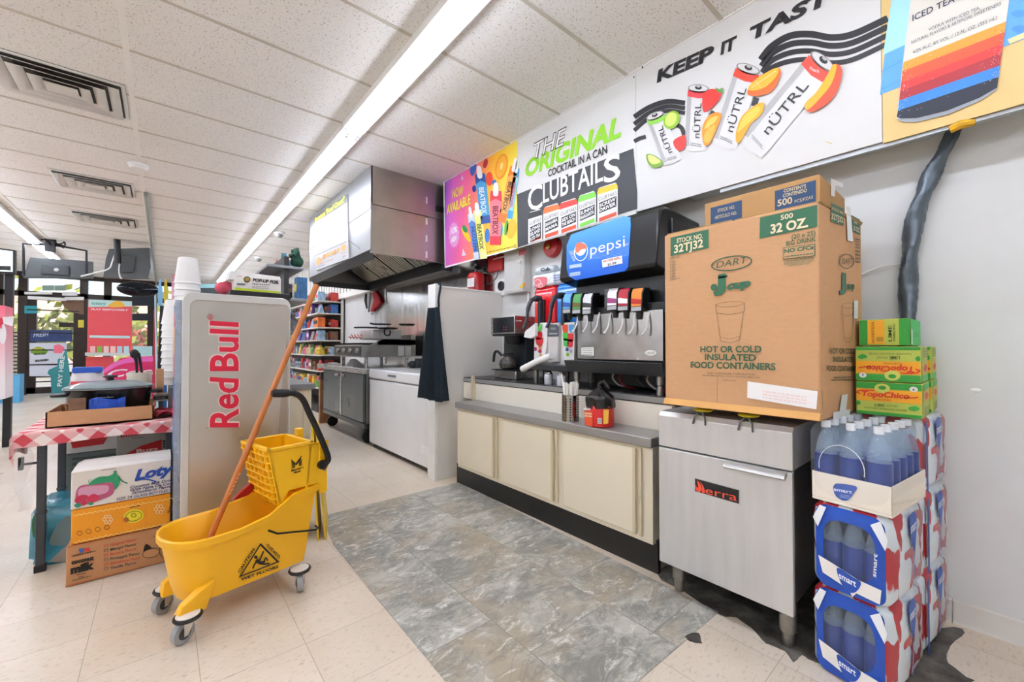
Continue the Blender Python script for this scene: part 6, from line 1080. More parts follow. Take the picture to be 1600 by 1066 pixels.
# undercounter refrigerator on casters
uf = thing('worktop_refrigerator', 'two-door stainless worktop refrigerator on black casters', 'refrigerator', (2.06, 5.36, 0)); fx = 1.72; RS_ = mat('door_steel', '#6f7575', .3, .85, .04, 3); y0, y1 = 4.58, 6.12
b = MB(); b.box(fx+.03, y0, .24, 2.40, y1, .80); b.build('cabinet_body', STEELD, uf, bevel=.003); b = MB(); b.box(fx-.02, y0-.01, .80, 2.40, y1+.2, .862); b.build('worktop', STEEL, uf, bevel=.004); b = MB(); b.box(fx+.005, y0, .185, 2.38, y1, .24); b.build('grille', DARKSTEEL, uf)
ym = 5.36
for a, c, hh in ((y0+.03, ym-.03, ym-.06), (ym+.03, y1-.02, ym+.08)):
    dr = MB().box(fx, a, .25, fx+.03, c, .79).build('door', RS_, uf, bevel=.004); b = MB(); h0 = c-.14 if c < ym else a+.02; b.box(fx-.025, h0, .735, fx, h0+.12, .765); b.build('handle', mat('bright_handle', '#c9c9c5', .25, .8), dr, bevel=.003)
b = MB(); b.box(fx-.004, ym-.025, .25, fx+.02, ym+.025, .79); b.build('center_post', STEEL, uf)
for x, y in ((fx+.1, y0+.12), (fx+.1, y1-.1), (2.3, y0+.12), (2.3, y1-.1)): b = MB(); b.lathe((x, y, .072), [(.02, -.02), (.07, -.018), (.072, 0), (.07, .018), (.02, .02)], 20, ax=1); b.box(x-.03, y-.03, .13, x+.03, y+.03, .19); b.build('caster', BLKR, uf)
# charbroiler with back grill, tongs, hanging fry tools
gr = thing('countertop_range', 'stainless countertop gas range with four knobs on the worktop', 'range', (2.0, 5.0, .862)); gx = 1.70; gy0, gy1 = 4.6, 5.55
b = MB(); b.box(gx, gy0, .985, 2.36, gy1, 1.125); b.box(gx+.18, gy0, 1.125, 2.36, gy0+.02, 1.19); b.prism([(gx+.1, 1.125), (gx+.24, 1.19), (2.36, 1.19), (2.36, 1.125)], 1, gy0, gy0+.02); b.box(2.3, gy0, 1.12, 2.36, gy1, 1.25); b.build('body', STEELD, gr, bevel=.003)
b = MB(); b.box(gx-.012, gy0+.015, 1.0, gx, gy1-.02, 1.11); b.build('control_panel', DARKSTEEL, gr)
for i in range(4): y = gy0+.1+i*.22; b = MB(); b.lathe((gx-.012, y, 1.06), [(.028, 0), (.024, -.02), (.001, -.022)], 16, ax=0); b.build('knob', mat('knob_grey', '#9a9a98', .3, .8), gr)
b = MB()
for x, y in ((gx+.08, gy0+.08), (2.28, gy0+.08), (gx+.08, gy1-.1), (2.28, gy1-.1)): b = MB(); b.cyl((x, y, .862), (x, y, .985), .022, seg=12); b.build('foot', STEEL, gr)
b = MB(); b.box(gx+.02, gy0+.03, 1.125, 2.3, gy1-.02, 1.135)
for i in range(12): y = gy0+.08+i*.07; b.box(gx+.03, y, 1.135, 2.28, y+.02, 1.15)
b.build('grate', mat('cast_iron', '#2a2623', .7, .3, .2), gr); k = Ink(PY(gy0), base=.0015); k.poly([(622, 541), (631, 541), (631, 556), (622, 556)], '#d9d8d4', 1).poly([(633, 541), (642, 541), (642, 556), (633, 556)], '#d4d3cf', 1); k.build(gr, 'side_vents')
tg = thing('contact_grill', 'steel box with black pans on top of the gas range', 'grill', (2.0, 4.85, 1.19)); P = PX(1.9); b = MB(); b.box(1.84, 4.66, 1.192, 2.2, 5.05, 1.305); b.build('body', STEELV, tg, bevel=.008)
for i, (px, py, r, l) in enumerate(((595, 503, .12, 'flat black griddle pan lying on the steel grill box'), (612, 505, .09, 'smaller black pan lying at the right on the steel grill box'))):
    c = P(px, py); z = 1.315+i*.028; t = thing('frying_pan', l, 'pan', (2.0, c.y, z)); b = MB(); b.lathe((1.98+.05*i, c.y-.1*i, z), [(r*.8, -.008), (r, .006), (r*.97, .01), (r*.78, -.002)], 24); b.build('pan_body', BLK, t); b = MB(); b.tube([(1.98-.9*r, c.y+.2*r, z+.006), (1.78, c.y+.16+i*.05, z+.012), (1.73, c.y+.36-i*.2, z+.016)], .01, 8); b.build('pan_handle', BLKR, t)
b = MB(); b.tube(cat_rom([(2.0, 4.66, 1.33), (1.96, 4.6, 1.27), (1.95, 4.52, 1.235), (1.96, 4.45, 1.24), (1.96, 4.44, 1.29)], 5), .008, 7); tag(b.build('power_cord', BLKR), 'black power cord hanging off the right of the steel grill box', 'cord')
b = MB(); P = PX(1.75)
for i in range(8): a = P(546+i*2.5, 526-(i % 2)*3); c = P(548+i*2.5, 529+(i % 2)*2-6*(i % 2)); b.tube([a, c], .007, 5)
b.tube([P(545, 527), P(566, 527)], .006, 6); tag(b.build('red_coil_rack', mat('rack_red', '#b8332c', .5)), 'row of small red coils on the gas range top', 'rack')
wh = PX(2.405)
for lab, cat_, col, pts, r in (('dark utensils hanging at the left of the red glove on the wall', 'utensil', '#3c3833', ((572, 456), (571, 470), (573, 482)), .02), ('grey tongs hanging beside the red oven glove', 'tongs', '#7d786e', ((579, 455), (578, 470), (576, 488)), .018), ('grey-white cloth hanging behind the red oven glove', 'cloth', '#cfd3d2', ((584, 464), (583, 478), (581, 492)), .024)):
    b = MB(); b.tube([wh(*p) for p in pts], [r*.7, r, r*.6], 9); tag(b.build(cat_+'_hung' if cat_ != 'utensil' else 'hanging_utensil', mat('hang_'+col, col, .6, 0, .3, 20)), lab, cat_)
b = MB(); pts = [wh(*p) for p in ((586, 457), (592, 455), (598, 465), (600, 473), (594, 480), (590, 482), (588, 487), (583, 487), (586, 478), (588, 470))]; b.hexa([v+Vector((-.05, 0, 0)) for v in pts], pts); tag(b.build('oven_glove', mat('glove_red', '#b4141c', .8, 0, .12, 14, .3), bevel=.012, seg=3), 'red oven glove hanging on the wall behind the range', 'glove')
for i, px in enumerate((587, 595)): b = MB(); b.tube([wh(px, 488), wh(px+.4, 512)], .004, 6); tag(b.build('hook_rod', STEELD), 'thin rod below the red glove, %s one' % ('left' if i == 0 else 'right'), 'rod')
b = MB(); b.sph((2.2, 4.36, .90), .05, 0, (1, 1.2, .9)); b.box(2.2, 4.25, .866, 2.3, 4.32, .97); tag(b.build('bottle_cluster', mat('clutter_dark', '#2c3238', .4, 0, .5, 20), bevel=.01), 'dark canister behind the freezer lid', 'canister')
b = MB(); b.hexa([(1.74, 5.0, .864), (1.9, 5.0, .864), (1.9, 5.25, .864), (1.74, 5.25, .864)], [(1.78, 5.05, .95), (1.8, 5.05, .955), (1.8, 5.2, .955), (1.78, 5.2, .95)]); tag(b.build('paper_pad', mat('paper_white', '#e8e8e6', .7)), 'white papers propped on the worktop under the range', 'papers')
b = MB(); b.box(1.74, 6.33, 0, 1.96, 6.40, .62); tag(b.build('cardboard_sheet', mat('board_brown', '#9a6a45', .8, 0, .25, 5), bevel=.003), 'folded brown cardboard leaning past the far end of the refrigerator', 'cardboard')
# apron on the partition
AP = mat('apron_navy', '#14232d', .85, 0, .12, 20, .15); apn = thing('apron', 'dark navy apron hanging from the partition end', 'apron', (1.70, 2.985, 1.55)); tl, tr_, bl2, br2 = PY(2.985)(671, 482), PY(2.985)(689, 480), PY(2.97)(657, 620), PY(2.95)(703, 626)
def apf(i, j):
    L_ = tl.lerp(bl2, j); R_2 = tr_.lerp(br2, j**.8); p = L_.lerp(R_2, i); w = (.3+.7*j); p = p+Vector((-.02, -.012, 0))+Vector((-.018, -.018, 0))*math.sin(i*9+.8)*w+Vector((-.01, -.006, 0))*math.sin(i*21+j*2)*w; p.z += -.012*math.sin(i*3.1)*j*.6+(-.012 if j > .97 and .3 < i < .8 else 0); return p
b = MB(); b.grid(apf, 24, 30); b.build('bib', AP, apn, sharp=180, solid=.003); b = MB(); b.tube(cat_rom([apf(.95, 0), (1.738, 2.985, 1.5), (1.755, 2.986, 1.6), (1.757, 3.0, 1.632), (1.75, 3.06, 1.634)], 5), .009, 7); b.tube(cat_rom([apf(.1, .02), (1.72, 2.975, 1.5), (1.747, 2.983, 1.6), (1.752, 3.0, 1.63)], 5), .006, 7) if False else None; b.build('neck_strap', AP, apn)
k = None
# ================================================================ wall shelving with goods
SH = mat('shelf_enamel', '#d9d6cc', .45, 0, .04); SD = mat('shelf_dark', '#2a2b2c', .5)
LEV = [.42, .70, .97, 1.22, 1.44, 1.68, 1.92-.03]
sh = thing('wall_shelving', 'long white wall shelving unit of packaged goods beyond the cooking line', 'shelf', (2.2, 9.8, 0))
b = MB(); b.box(2.39, 7.38, .0, 2.425, 12.6, 1.925); b.box(2.0, 7.38, 0, 2.4, 12.6, .12); b.build('back_panel', SD, sh)
for z in LEV: b = MB(); b.box(1.98, 7.38, z-.02, 2.40, 12.6, z); b.build('shelf_board', SH, sh); 
for y in (7.37, 8.6, 9.8, 11.0, 12.2): b = MB(); b.box(2.36, y-.012, 0, 2.40, y+.012, 1.92); b.build('upright', SH, sh)
ords = ['bottom', 'second', 'third', 'fourth', 'fifth', 'sixth', 'top']; nth = ['nearest', 'second', 'third', 'fourth', 'fifth', 'sixth', 'seventh', 'eighth', 'ninth', 'tenth', 'eleventh', 'twelfth', 'thirteenth', 'fourteenth', 'fifteenth', 'sixteenth', 'seventeenth', 'eighteenth', 'nineteenth', 'twentieth']
PC_ = [('red', '#c2362f'), ('white', '#e4e2dd'), ('blue', '#3d6fb0'), ('orange', '#e0702f'), ('green', '#5f9a4a'), ('purple', '#5f3d8a'), ('tan', '#c9b48c'), ('pink', '#d06a8a'), ('yellow', '#e0c348'), ('light blue', '#9ab6cf'), ('grey', '#8f9296'), ('brown', '#7a5540')]
rd = random.Random(12)
def product(x, y, z, w, h, d, nm_, cname, c, lab, grp):
    if nm_ == 'bottle':
        b = MB(); b.lathe((x, y, z), [(w*.4, 0), (w*.48, .01), (w*.48, h*.6), (w*.2, h*.8), (w*.18, h)], 12); o = b.build('bottle', mat('goods_'+cname, c, .35, 0, .35, 18))
    elif nm_ == 'bag':
        b = MB(); b.hexa([(x-d*.5, y-w*.45, z), (x+d*.5, y-w*.45, z), (x+d*.5, y+w*.45, z), (x-d*.5, y+w*.45, z)], [(x-d*.1, y-w*.5, z+h), (x+d*.1, y-w*.5, z+h), (x+d*.1, y+w*.5, z+h), (x-d*.1, y+w*.5, z+h)]); o = b.build('snack_bag', mat('goods_'+cname, c, .35, 0, .35, 18), bevel=.01)
    elif nm_ == 'can':
        b = MB(); b.lathe((x, y, z), [(w*.45, 0), (w*.48, .005), (w*.48, h-.005), (w*.45, h)], 14); o = b.build('can', mat('goods_'+cname, c, .35, 0, .35, 18))
    else:
        b = MB(); b.box(x-d/2, y-w*.48, z, x+d/2, y+w*.48, z+h); o = b.build('goods_box', mat('goods_'+cname, c, .35, 0, .35, 18), bevel=.003)
    tag(o, lab, nm_ if nm_ != 'box' else 'box', grp)
    b = MB(); lo_ = Vector((x-d/2-.001, 0, 0)); 
    if nm_ == 'box':
        c2 = rd.choice(('#f2efe8', '#f0d23c', '#2a2a2e', '#d8362e')); kk = MB(); kk.add([(x-d/2-.0012, y-w*.4, z+h*.35), (x-d/2-.0012, y+w*.4, z+h*.35), (x-d/2-.0012, y+w*.4, z+h*.7), (x-d/2-.0012, y-w*.4, z+h*.7)], [[0, 1, 2, 3]]); kk.build('label_band', ink(c2), o, recalc=False)
for li, z in enumerate(LEV):
    y = 7.46; i = 0
    while y < 9.95 and i < 18:
        w = rd.choice((.09, .11, .13, .16)); cn, c = rd.choice(PC_); nm_ = rd.choice(('box', 'box', 'bag', 'bottle', 'can')); h = min({'box': rd.uniform(.12, .2), 'bag': rd.uniform(.15, .2), 'bottle': rd.uniform(.16, .2), 'can': .11}[nm_], .19)
        if li == 4 and i == 0: cn, c, nm_, w, h = 'orange', '#e2591c', 'box', .3, .17
        product(2.09 if i % 3 else 2.07, y+w/2, z, w, h, .1 if nm_ != 'box' else .12, nm_, cn, c, '%s %s on the %s wall shelf, %s from the kitchen end' % (cn, {'bag': 'snack bag'}.get(nm_, nm_), ords[li], nth[i]), 'goods on the %s wall shelf' % ords[li]); y += w+.012; i += 1
for li, z in enumerate(LEV[1:]):
    for i in range(3): cn, c = rd.choice(PC_); product(2.27, 7.5+i*.2, z, .17, rd.uniform(.13, .18), .12, 'box', cn, c, '%s box at the back of the %s wall shelf, %s from the kitchen end' % (cn, ords[li+1], nth[i]), 'goods at the back of the %s wall shelf' % ords[li+1])
# tall gondola behind the counter
gd = thing('display_rack', 'grey display rack with angled shelves behind the silver cooler', 'display rack', (.8, 4.9, 0)); GS = mat('rack_grey', '#8f9599', .45, .3, .06)
b = MB(); b.box(.86, 4.3, 0, .90, 5.9, 1.95); b.build('back_panel', SD, gd)
for z, x1_, y0_ in ((1.86, 1.02, 4.28), (1.545, 1.04, 4.12), (1.25, 1.0, 4.2), (.95, 1.0, 4.2), (.6, 1.0, 4.2)): b = MB(); b.box(.72, y0_, z-.025, x1_, 5.9, z); b.build('shelf_board', GS, gd, bevel=.003)
ti = [(.98, 4.35, 1.86, .12, .16, 'green', '#24503f', 'green plush toy on the top rack shelf beside the hood', 'plush toy'), (.93, 4.62, 1.86, .09, .14, 'teal', '#4a7f8f', 'teal bottle pack on the top rack shelf', 'pack'), (.98, 4.85, 1.86, .12, .09, 'green', '#6fae6a', 'small green bag on the top rack shelf', 'bag'), (.95, 5.1, 1.86, .16, .11, 'brown', '#a0623a', 'brown basket at the far end of the top rack shelf', 'basket')]
for x, y, z, w, h, cn, c, lab, cat_ in ti:
    b = MB(); 
    if cat_ == 'plush toy': b.sph((x, y, z+.06), .07, 0, (.8, 1, .85)); [b.tube([(x, y+(q-2)*.02, z+.08), (x-.03+.012*q, y+(q-2)*.035, z+.15+.02*(q % 2)), (x-.05, y+(q-2)*.05, z+.10+.03*(q % 3))], [.03, .028, .014], 7) for q in range(5)]
    elif cat_ == 'pack': b.sph((x, y, z+h/2), h/2, 0, (.8, .8, 1)); b.tube([(x, y, z+.1), (x-.01, y, z+.18)], [.04, .02], 8)
    elif cat_ == 'bag': b.sph((x, y, z+h/2), h/2, 0, (1, 1.2, 1))
    else: b.box(x-.06, y-w/2, z, x+.06, y+w/2, z+h); b.tube([(x, y-w/2, z+h), (x, y, z+h+.09), (x, y+w/2, z+h)], .008, 6)
    tag(b.build(cat_.replace(' ', '_'), mat('top_'+cn+cat_[:2], c, .8, 0, .3, 24, .3), bevel=.006 if cat_ == 'basket' else 0), lab, cat_)
mid = [('pink', '#d05a86', 'bottle'), ('white', '#ece9e6', 'bottle'), ('purple', '#8a6a9a', 'box'), ('tan', '#c4a884', 'box'), ('black', '#1d1d20', 'bottle'), ('white', '#e6e8ea', 'can'), ('blue', '#3a6a9a', 'box')]
for i, (cn, c, nm_) in enumerate(mid): product(.98, 4.95-i*.125, 1.545, .1, (.15, .18, .2, .14, .12, .17, .2)[i], .09, nm_, cn+'_mid', c, '%s %s on the middle rack shelf, %s counted from the far end' % (cn, nm_, nth[i] if i else 'first'), 'goods on the middle rack shelf')
for i in range(8): cn, c = [('red', '#b23a3a'), ('white', '#e8e6e2'), ('white', '#dfe2e6'), ('black', '#222326'), ('white', '#ecebe8'), ('orange', '#c8783c'), ('white', '#e5e5e8'), ('grey', '#8f9296')][i]; product(.955, 5.3-i*.13, 1.25, .1, .17, .08, ('box', 'bottle')[i % 2], cn+'_low', c, '%s item on the rack shelf under the middle one, %s from the far end' % (cn, nth[i] if i else 'first'), 'goods on the lower rack shelf')
# ================================================================ ceiling fittings
def vent(x0, x1, y0, y1, lab):
    t = thing('ceiling_vent', lab, 'vent', ((x0+x1)/2, (y0+y1)/2, ZC), 'ceiling air vents'); VW = mat('vent_white', '#dcdad3', .45, .1, .05); b = MB(); b.box(x0, y0, ZC-.004, x1, y1, ZC+.004); b.build('backing', mat('vent_dark', '#5a5650', .8), t)
    cx_, cy_ = (x0+x1)/2, (y0+y1)/2; hw, hh_ = (x1-x0)/2, (y1-y0)/2
    def rg(f, z, e=0): return [(cx_+s*(hw*f), cy_+u*(hh_*f), z) for s, u in ((-1, -1), (1, -1), (1, 1), (-1, 1))]
    for i, (fa, za, fb, zb) in enumerate(((1, ZC-.004, .93, ZC-.012), (.90, ZC-.030, .72, ZC-.008), (.68, ZC-.034, .48, ZC-.010), (.44, ZC-.036, .26, ZC-.012))):
        b = MB(); b.add(rg(fa, za)+rg(fb, zb), [[j, (j+1) % 4, 4+(j+1) % 4, 4+j] for j in range(4)]); b.build('louver' if i else 'frame', VW, t, solid=.002)
    b = MB(); b.hexa(rg(.24, ZC-.034), rg(.24, ZC-.03)); b.build('center_plate', VW, t)
vent(-.84, -.205, 3.73, 4.27, 'large square-louvered ceiling vent at the top left of the picture'); vent(-.87, -.25, 5.94, 6.46, 'second ceiling vent back, beside the smoke detector'); vent(-.92, -.28, 7.56, 8.1, 'farthest ceiling vent, above the hanging monitors')
sd_ = thing('smoke_detector', 'round white smoke detector on the ceiling tee', 'smoke detector', (-.19, 5.25, ZC)); b = MB(); b.lathe((-.19, 5.25, ZC-.008), [(.075, 0), (.075, -.02), (.055, -.045), (.02, -.05), (.001, -.05)], 26); b.build('cover', WHT, sd_)
for (x, y, lab) in ((1.33, 7.0, 'nearer small dome camera on the ceiling beside the light row'), (1.40, 9.2, 'farther dome camera on the ceiling beside the light row')):
    t = thing('dome_camera', lab, 'camera', (x, y, ZC), 'dome cameras'); b = MB(); b.lathe((x, y, ZC-.007), [(.075, 0), (.07, -.03), (.05, -.035)], 22); b.build('base', WHT, t); b = MB(); b.sph((x, y, ZC-.045), .05, 0, (1, 1, .9)); b.build('dome', mat('dome_smoke', '#8a8c8c' if y < 8 else '#3d3f40', .15), t)
b = MB(); b.tube([(-.155, 6.15, ZC-.012), (-.155, 6.16, ZC-.03), (-.135, 14.3, ZC-.03), (-.13, 14.36, ZC-.1), (-.13, 14.36, .5)], .022, 8); tag(b.build('cable_conduit', mat('conduit_grey', '#8d9188', .5)), 'long grey conduit dropping from the ceiling past the monitors', 'conduit')
# hanging monitors
MG = mat('monitor_grey', '#54595b', .45, 0, .08, 5)
t = thing('hanging_monitor', 'grey flat screen seen from behind in a ceiling bracket, left one', 'monitor', (-1.3, 9.95, 2.6)); P = PY(9.9)
q = [P(36, 434), P(145, 435), P(145, 409), P(112, 406), P(47, 402)]; b = MB(); b.hexa(q, [v+Vector((0, .09, .0)) for v in q]); b.build('screen_body', MG, t, bevel=.008)
b = MB(); q = [P(64, 428), P(108, 431), P(108, 416), P(66, 414)]; b.hexa([v+Vector((0, -.035, 0)) for v in q], q); b.build('back_plate', mat('plate_dark', '#43484a', .45), t, bevel=.003)
b = MB()
for a in (((37, 431), (37, 381), (90, 384)), ((90, 384), (135, 392), (135, 428))): b.tube([P(*p) for p in a], .019, 6)
b.tube([P(78, 384), P(78, 372)], .022, 6); b.build('bracket', BLK, t); k = Ink(PY(9.86), base=.001); k.ell(88, 421.5, 4, 2.6, '#cfd2d2', 1); k.build(t, 'sticker')
rd = random.Random(2); b = MB(); c = P(78, 374); pts = [c+Vector((rd.uniform(-.15, .16), rd.uniform(-.08, .08), rd.uniform(-.12, .1))) for _ in range(26)]; b.tube(cat_rom(pts, 3), .011, 5); b.box(c.x-.05, c.y-.05, c.z-.2, c.x+.06, c.y+.05, c.z-.02); tag(b.build('cable_bundle', BLKR), 'tangled bundle of black cables at the end of the left light row', 'cables')
t = thing('hanging_monitor', 'grey flat screen seen from behind on a black ceiling pole, right one', 'monitor', (-.46, 9.25, 2.8)); P = PY(9.2)
q = [P(161, 434), P(231, 435), P(236, 418), P(233, 387), P(170, 389), P(165, 405)]; b = MB(); b.hexa(q, [v+Vector((.03, .1, 0)) for v in q]); b.build('screen_body', MG, t, bevel=.006); b = MB(); b.tube([P(184, 412), P(183, 376), P(183, 374)+Vector((0, 0, .02))], .043, 10); b.build('ceiling_pole', BLK, t); b = MB(); q = [P(190, 426), P(208, 426), P(212, 402), P(190, 400)]; b.hexa([v+Vector((0, -.045, 0)) for v in q], q); b.build('back_plate', mat('plate_dark', '#43484a'), t, bevel=.003)
b = MB(); b.tube(cat_rom([P(182, 390), P(176, 408), P(170, 420), P(150, 426), P(126, 432)], 5), .012, 6); b.tube(cat_rom([P(188, 406), P(186, 422), P(188, 434), P(191, 435)], 5), .012, 6); tag(b.build('white_cable', WHT), 'white cable looping between the two hanging monitors', 'cable')
# dark convex mirror and window things
P = PY(11); c = P(216, 452); b = MB(); b.sph((c.x, 11, c.z), .3, 0, (1.05, .35, .5)); tag(b.build('convex_mirror', mat('mirror_dark', '#20242a', .1, .6)), 'black oval security mirror hanging before the windows', 'mirror')
P = PY(11.2)
def slab_y(name, pts, y, dep, m_, lab, cat_, prints=None, ground=False):
    P = PY(y); q = [P(*p) for p in pts]; zm = min(v.z for v in q)
    if ground: q = [Vector((v.x, v.y, .003 if v.z < zm+.12 else v.z)) for v in q]
    b = MB(); b.hexa(q, [v+Vector((0, dep, 0)) for v in q]); o = b.build(name, m_); tag(o, lab, cat_)
    if prints: k = Ink(P, base=.003); prints(k); k.build(o)
    return o
def lotto(k):
    k.poly([(138.5, 468), (206, 471), (206, 479), (138.5, 480)], '#bcdcd8', 1).curve([(170, 476), (185, 470), (195, 477), (190, 480), (172, 480)], '#e8b43a', 2).text('lottery', (143, 476), (166, 476.5), 4.5, '#3f8f86', 2, .02, .2).text('PLAY RESPONSIBLY', (142, 484.5), (201, 486), 2.8, '#f6d8d8', 2, .04, .2)
    for i, c in enumerate(('#efc0c0', '#78b840', '#e8d0cc', '#f0c8bc', '#a8d0d8', '#b8d8dc')): k.poly([(141+i*10.5, 541), (149+i*10.5, 541), (149+i*10.5, 552), (141+i*10.5, 552)], c, 1)
    k.poly([(140, 524), (203, 525), (203, 529), (140, 528)], '#b8dcdc', 1)
slab_y('lottery_board', [(136, 552), (206, 552), (206, 471), (138, 468)], 10.5, .06, mat('lotto_red', '#e05058', .5, 0, .04), 'red play responsibly lottery board standing before the windows', 'display board', lotto)
slab_y('ticket_shelf', [(133, 556), (206, 556), (206, 552), (133, 551)], 10.4, .2, mat('shelf_pale', '#c9cdca', .4), 'pale ledge under the red lottery board', 'shelf'); slab_y('red_cabinet', [(134, 612), (176, 612), (176, 558), (134, 558)], 10.5, .3, mat('lotto_red2', '#d84a50', .5), 'red cabinet below the lottery board ledge', 'cabinet', ground=True)
slab_y('blue_card', [(208, 552), (238, 552), (238, 541), (208, 541)], 9.5, .1, mat('card_teal', '#a9cfd0', .5), 'pale teal card rack beside the lottery board', 'display', ground=True)
slab_y('dark_sign', [(206, 478), (240, 478), (240, 462), (206, 462)], 14.38, .06, mat('sign_dark', '#15202c', .3), 'dark blue panel under the oval mirror', 'panel'); slab_y('dark_sign', [(206, 501), (236, 501), (236, 490), (206, 490)], 14.38, .06, mat('sign_dark', '#15202c'), 'dark display under the blue panel beside the lottery board', 'panel')
slab_y('blue_display', [(254, 545), (262, 545), (270, 480), (254, 478)], 5.2, .12, mat('disp_blue', '#2367b0', .35), 'blue display panel left of the foam cups', 'display', ground=True); slab_y('black_stand', [(242, 600), (256, 590), (255, 478), (250, 478)], 5.1, .06, BLK, 'black stand leaning at the blue display panel', 'stand', ground=True); slab_y('white_board', [(248, 540), (252, 540), (243, 462), (241, 462)], 5.0, .03, mat('pale_blue', '#b8dbe4', .4), 'narrow pale blue board left of the black stand', 'board', ground=True); slab_y('red_banner', [(239, 552), (244, 552), (243, 485), (240, 484)], 5.35, .03, mat('strip_red', '#d23c50', .5), 'narrow red strip left of the pale blue board', 'sign', ground=True)
slab_y('white_machine', [(262, 603), (279, 600), (276, 520), (262, 522)], 4.4, .2, WHT, 'white machine side behind the foam cup stacks', 'machine', ground=True)
for i, (px, c, nm_) in enumerate(((251, '#7fb4dc', 'light blue'), (260, '#c8b43a', 'yellow'))): slab_y('spray_bottle', [(px-4, 478), (px+3, 478), (px+3, 450), (px+1, 446), (px+1, 436), (px-2, 436), (px-4, 448)], 5.2, .05, mat('bot_'+nm_[:3]+str(i), c, .3), nm_+' bottle standing on top of the blue display', 'bottle')
slab_y('pink_poster', [(268, 470), (284, 470), (284, 424), (268, 424)], 12.8, .02, mat('poster_pink', '#e0a8b8', .5, 0, .3, 10), 'pink poster on the window behind the foam cups', 'poster'); slab_y('teal_header', [(310, 480), (345, 480), (345, 444), (310, 444)], 10.2, .1, mat('head_dark', '#2a3a3c', .4), 'dark menu display right of the foam cups', 'display', lambda k: k.poly([(310, 450), (345, 450), (345, 444), (310, 444)], '#8fc4cc', 1).text('MENU', (313, 440), (333, 440), 5, '#222222', 1, .03) if False else k.poly([(310, 450), (345, 450), (345, 444), (310, 444)], '#8fc4cc', 1), ground=True)
# posters on the shop door
def eggs(k): k.curve([(48, 548), (60, 542), (74, 548), (70, 553), (52, 553)], '#7da832', 1).text('EGGS', (53, 548), (66, 548), 4.5, '#e8d820', 2, .04); k.lines((53, 555), (72, 554), 3, 1, 3, '#222222', 1).lines((55, 566), (76, 564), 3.4, 1, 3, '#222222', 1)
slab_y('door_poster', [(46, 588), (104, 588), (104, 536), (46, 536)], YF-.075, .02, mat('poster_white', '#dfe3ee', .5, 0, .03), 'white grocery poster on the shop door glass', 'poster', eggs)
slab_y('door_poster', [(47, 534), (113, 534), (113, 516), (47, 516)], YF-.075, .02, mat('poster_navy', '#263d70', .5, 0, .3, 12), 'navy strip poster above the white one on the shop door', 'poster', lambda k: k.text('FRESH', (52, 527), (76, 525), 7, '#c9d4ee', 1, .02, .2))
def pay(k): k.text('PAY HERE', (96, 604), (101, 556), 8, '#e6f0ee', 1, .03, tl=(89, 604))
slab_y('feather_sign', [(81, 606), (112, 606), (108, 575), (103, 545), (98, 556), (90, 562), (90, 572), (76, 578), (74, 584), (79, 588)], 13.4, .03, mat('sign_teal', '#2f8c90', .5), 'teal wavy pay here sign in front of the shop door', 'sign', pay, ground=True)
slab_y('pink_swirl', [(84, 552), (96, 552), (101, 543), (92, 538), (84, 540)], 13.38, .02, mat('swirl_pink', '#e06a80', .5), 'pink swirl at the top of the teal wavy sign', 'sign'); slab_y('teal_card', [(38, 490), (58, 490), (58, 478), (38, 478)], YF-.075, .02, mat('card_teal2', '#2a98a4', .5), 'teal card at the upper left of the shop door glass', 'poster'); slab_y('yellow_tag', [(122, 512), (131, 512), (131, 500), (122, 500)], YF-.075, .02, mat('tag_yel', '#d9c83a', .5), 'yellow sticker at the right edge of the shop door', 'sticker'); slab_y('brown_disc', [(94, 468), (131, 468), (131, 492), (112, 488), (100, 480)], YF-.075, .02, mat('disc_brown', '#7a5c48', .7), 'brown curved decal in the corner of the shop door glass', 'decal')
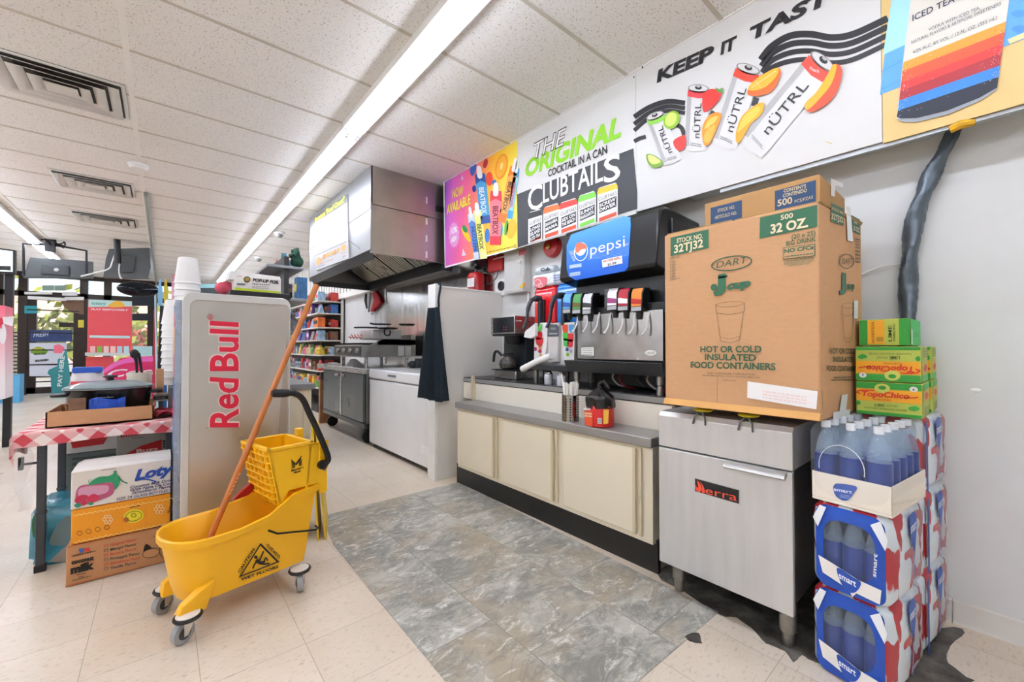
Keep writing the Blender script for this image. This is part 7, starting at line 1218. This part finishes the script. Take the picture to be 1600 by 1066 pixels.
# white boxes over the door and the left rack
for i, (a, c, y, lab) in enumerate((((38, 456), (81, 460), 14.34, 'long white box over the shop door'), ((97, 456), (120, 462), 14.34, 'short white box over the shop door'), ((101, 464), (131, 469), 14.34, 'lower white box over the shop door'))): slab_y('door_box', [(a[0], c[1]), (c[0], c[1]), (c[0], a[1]), (a[0], a[1])], y, .1, WHT, lab, 'box')
for i, px in enumerate((66, 75, 85, 94)): slab_y('hanging_card', [(px, 454), (px+9, 454), (px+9, 446), (px, 446)], 14.38, .05, mat('card_sage', '#8fa898', .6), 'small sage card hanging under the left monitor, %s from the left' % nth[i].replace('nearest', 'first'), 'card')['group'] = 'sage cards under the monitor'
P = PY(7.0)
sc2 = thing('menu_screen', 'lit white menu screen at the left picture edge', 'screen', (-1.4, 7.0, 1.9)); b = MB(); q = [P(-60, 425), P(24, 428), P(24, 391), P(-60, 380)]; b.hexa(q, [v+Vector((0, .06, 0)) for v in q]); b.build('screen_case', BLK, sc2); k = Ink(P, base=.003); k.poly([(-58, 422), (20, 425), (20, 393), (-58, 383)], mat('screen_lit', '#d6e9ea', .3, var=0, emit=.7), 0).poly([(-20, 421), (17, 423), (17, 416), (-20, 415)], '#2a2d2e', 1).lines((2, 402), (14, 403), 1, 3, 3, '#8fb0b0', 1); k.build(sc2, 'screen_image'); b = MB(); q = P(12, 425); b.box(q.x-.03, 7.06, 0, q.x+.03, 7.12, q.z+.2); b.build('stand_post', BLK, sc2)
ds = thing('floor_display', 'white and pink cardboard floor display at the left picture edge', 'display', (-1.45, 6.6, 0)); P = PY(6.6); q = [P(-70, 640), P(8, 623), P(8, 478), P(-70, 470)]; b = MB(); q = [Vector((v.x, v.y, max(v.z, .002))) for v in q]; b.hexa(q, [v+Vector((0, .3, 0)) for v in q]); m, N, L, bs = nodes_mat('pink_fade_print', .5); tc = N.new('ShaderNodeTexCoord'); sp = N.new('ShaderNodeSeparateXYZ'); L.new(tc.outputs['Generated'], sp.inputs[0]); L.new(mixc(N, L, step(N, L, sp.outputs[2], .25, .95), lin('#f1eef2'), lin('#ee6f86')), bs.inputs['Base Color']); b.build('display_body', m, ds); k = Ink(P, base=.002); k.poly([(9-5, 496), (22, 494), (20, 510), (6, 506)], '#eeeeee', 1).ell(4, 522, 6, 16, '#f0eef0', 1).ell(2, 505, 3, 9, '#d8324a', 1); k.build(ds)
wr_ = thing('wire_rack', 'cream slotted panel over a blue base beside the shop door', 'rack', (-2.3, 12.6, 0)); P = PY(12.6); q = [P(9, 585), P(26, 586), P(26, 517), P(9, 517)]; b = MB(); b.hexa(q, [v+Vector((0, .05, 0)) for v in q]); b.build('slat_panel', mat('slat_cream', '#d9d4b8', .6), wr_); b = MB()
for i in range(12): z = q[0].z+(q[2].z-q[0].z)*(i+.5)/12; b.box(q[0].x-.02, 12.57, z-.012, q[1].x+.02, 12.59, z+.012)
b.build('wire_grid', BLK, wr_); b = MB(); b.box(q[0].x-.1, 12.55, .005, q[1].x+.05, 12.9, q[0].z-.01); b.build('base_box', mat('base_blue', '#5aaede', .4, 0, .1), wr_)
for o in bpy.data.objects:
    if 'w' in o: del o['w']
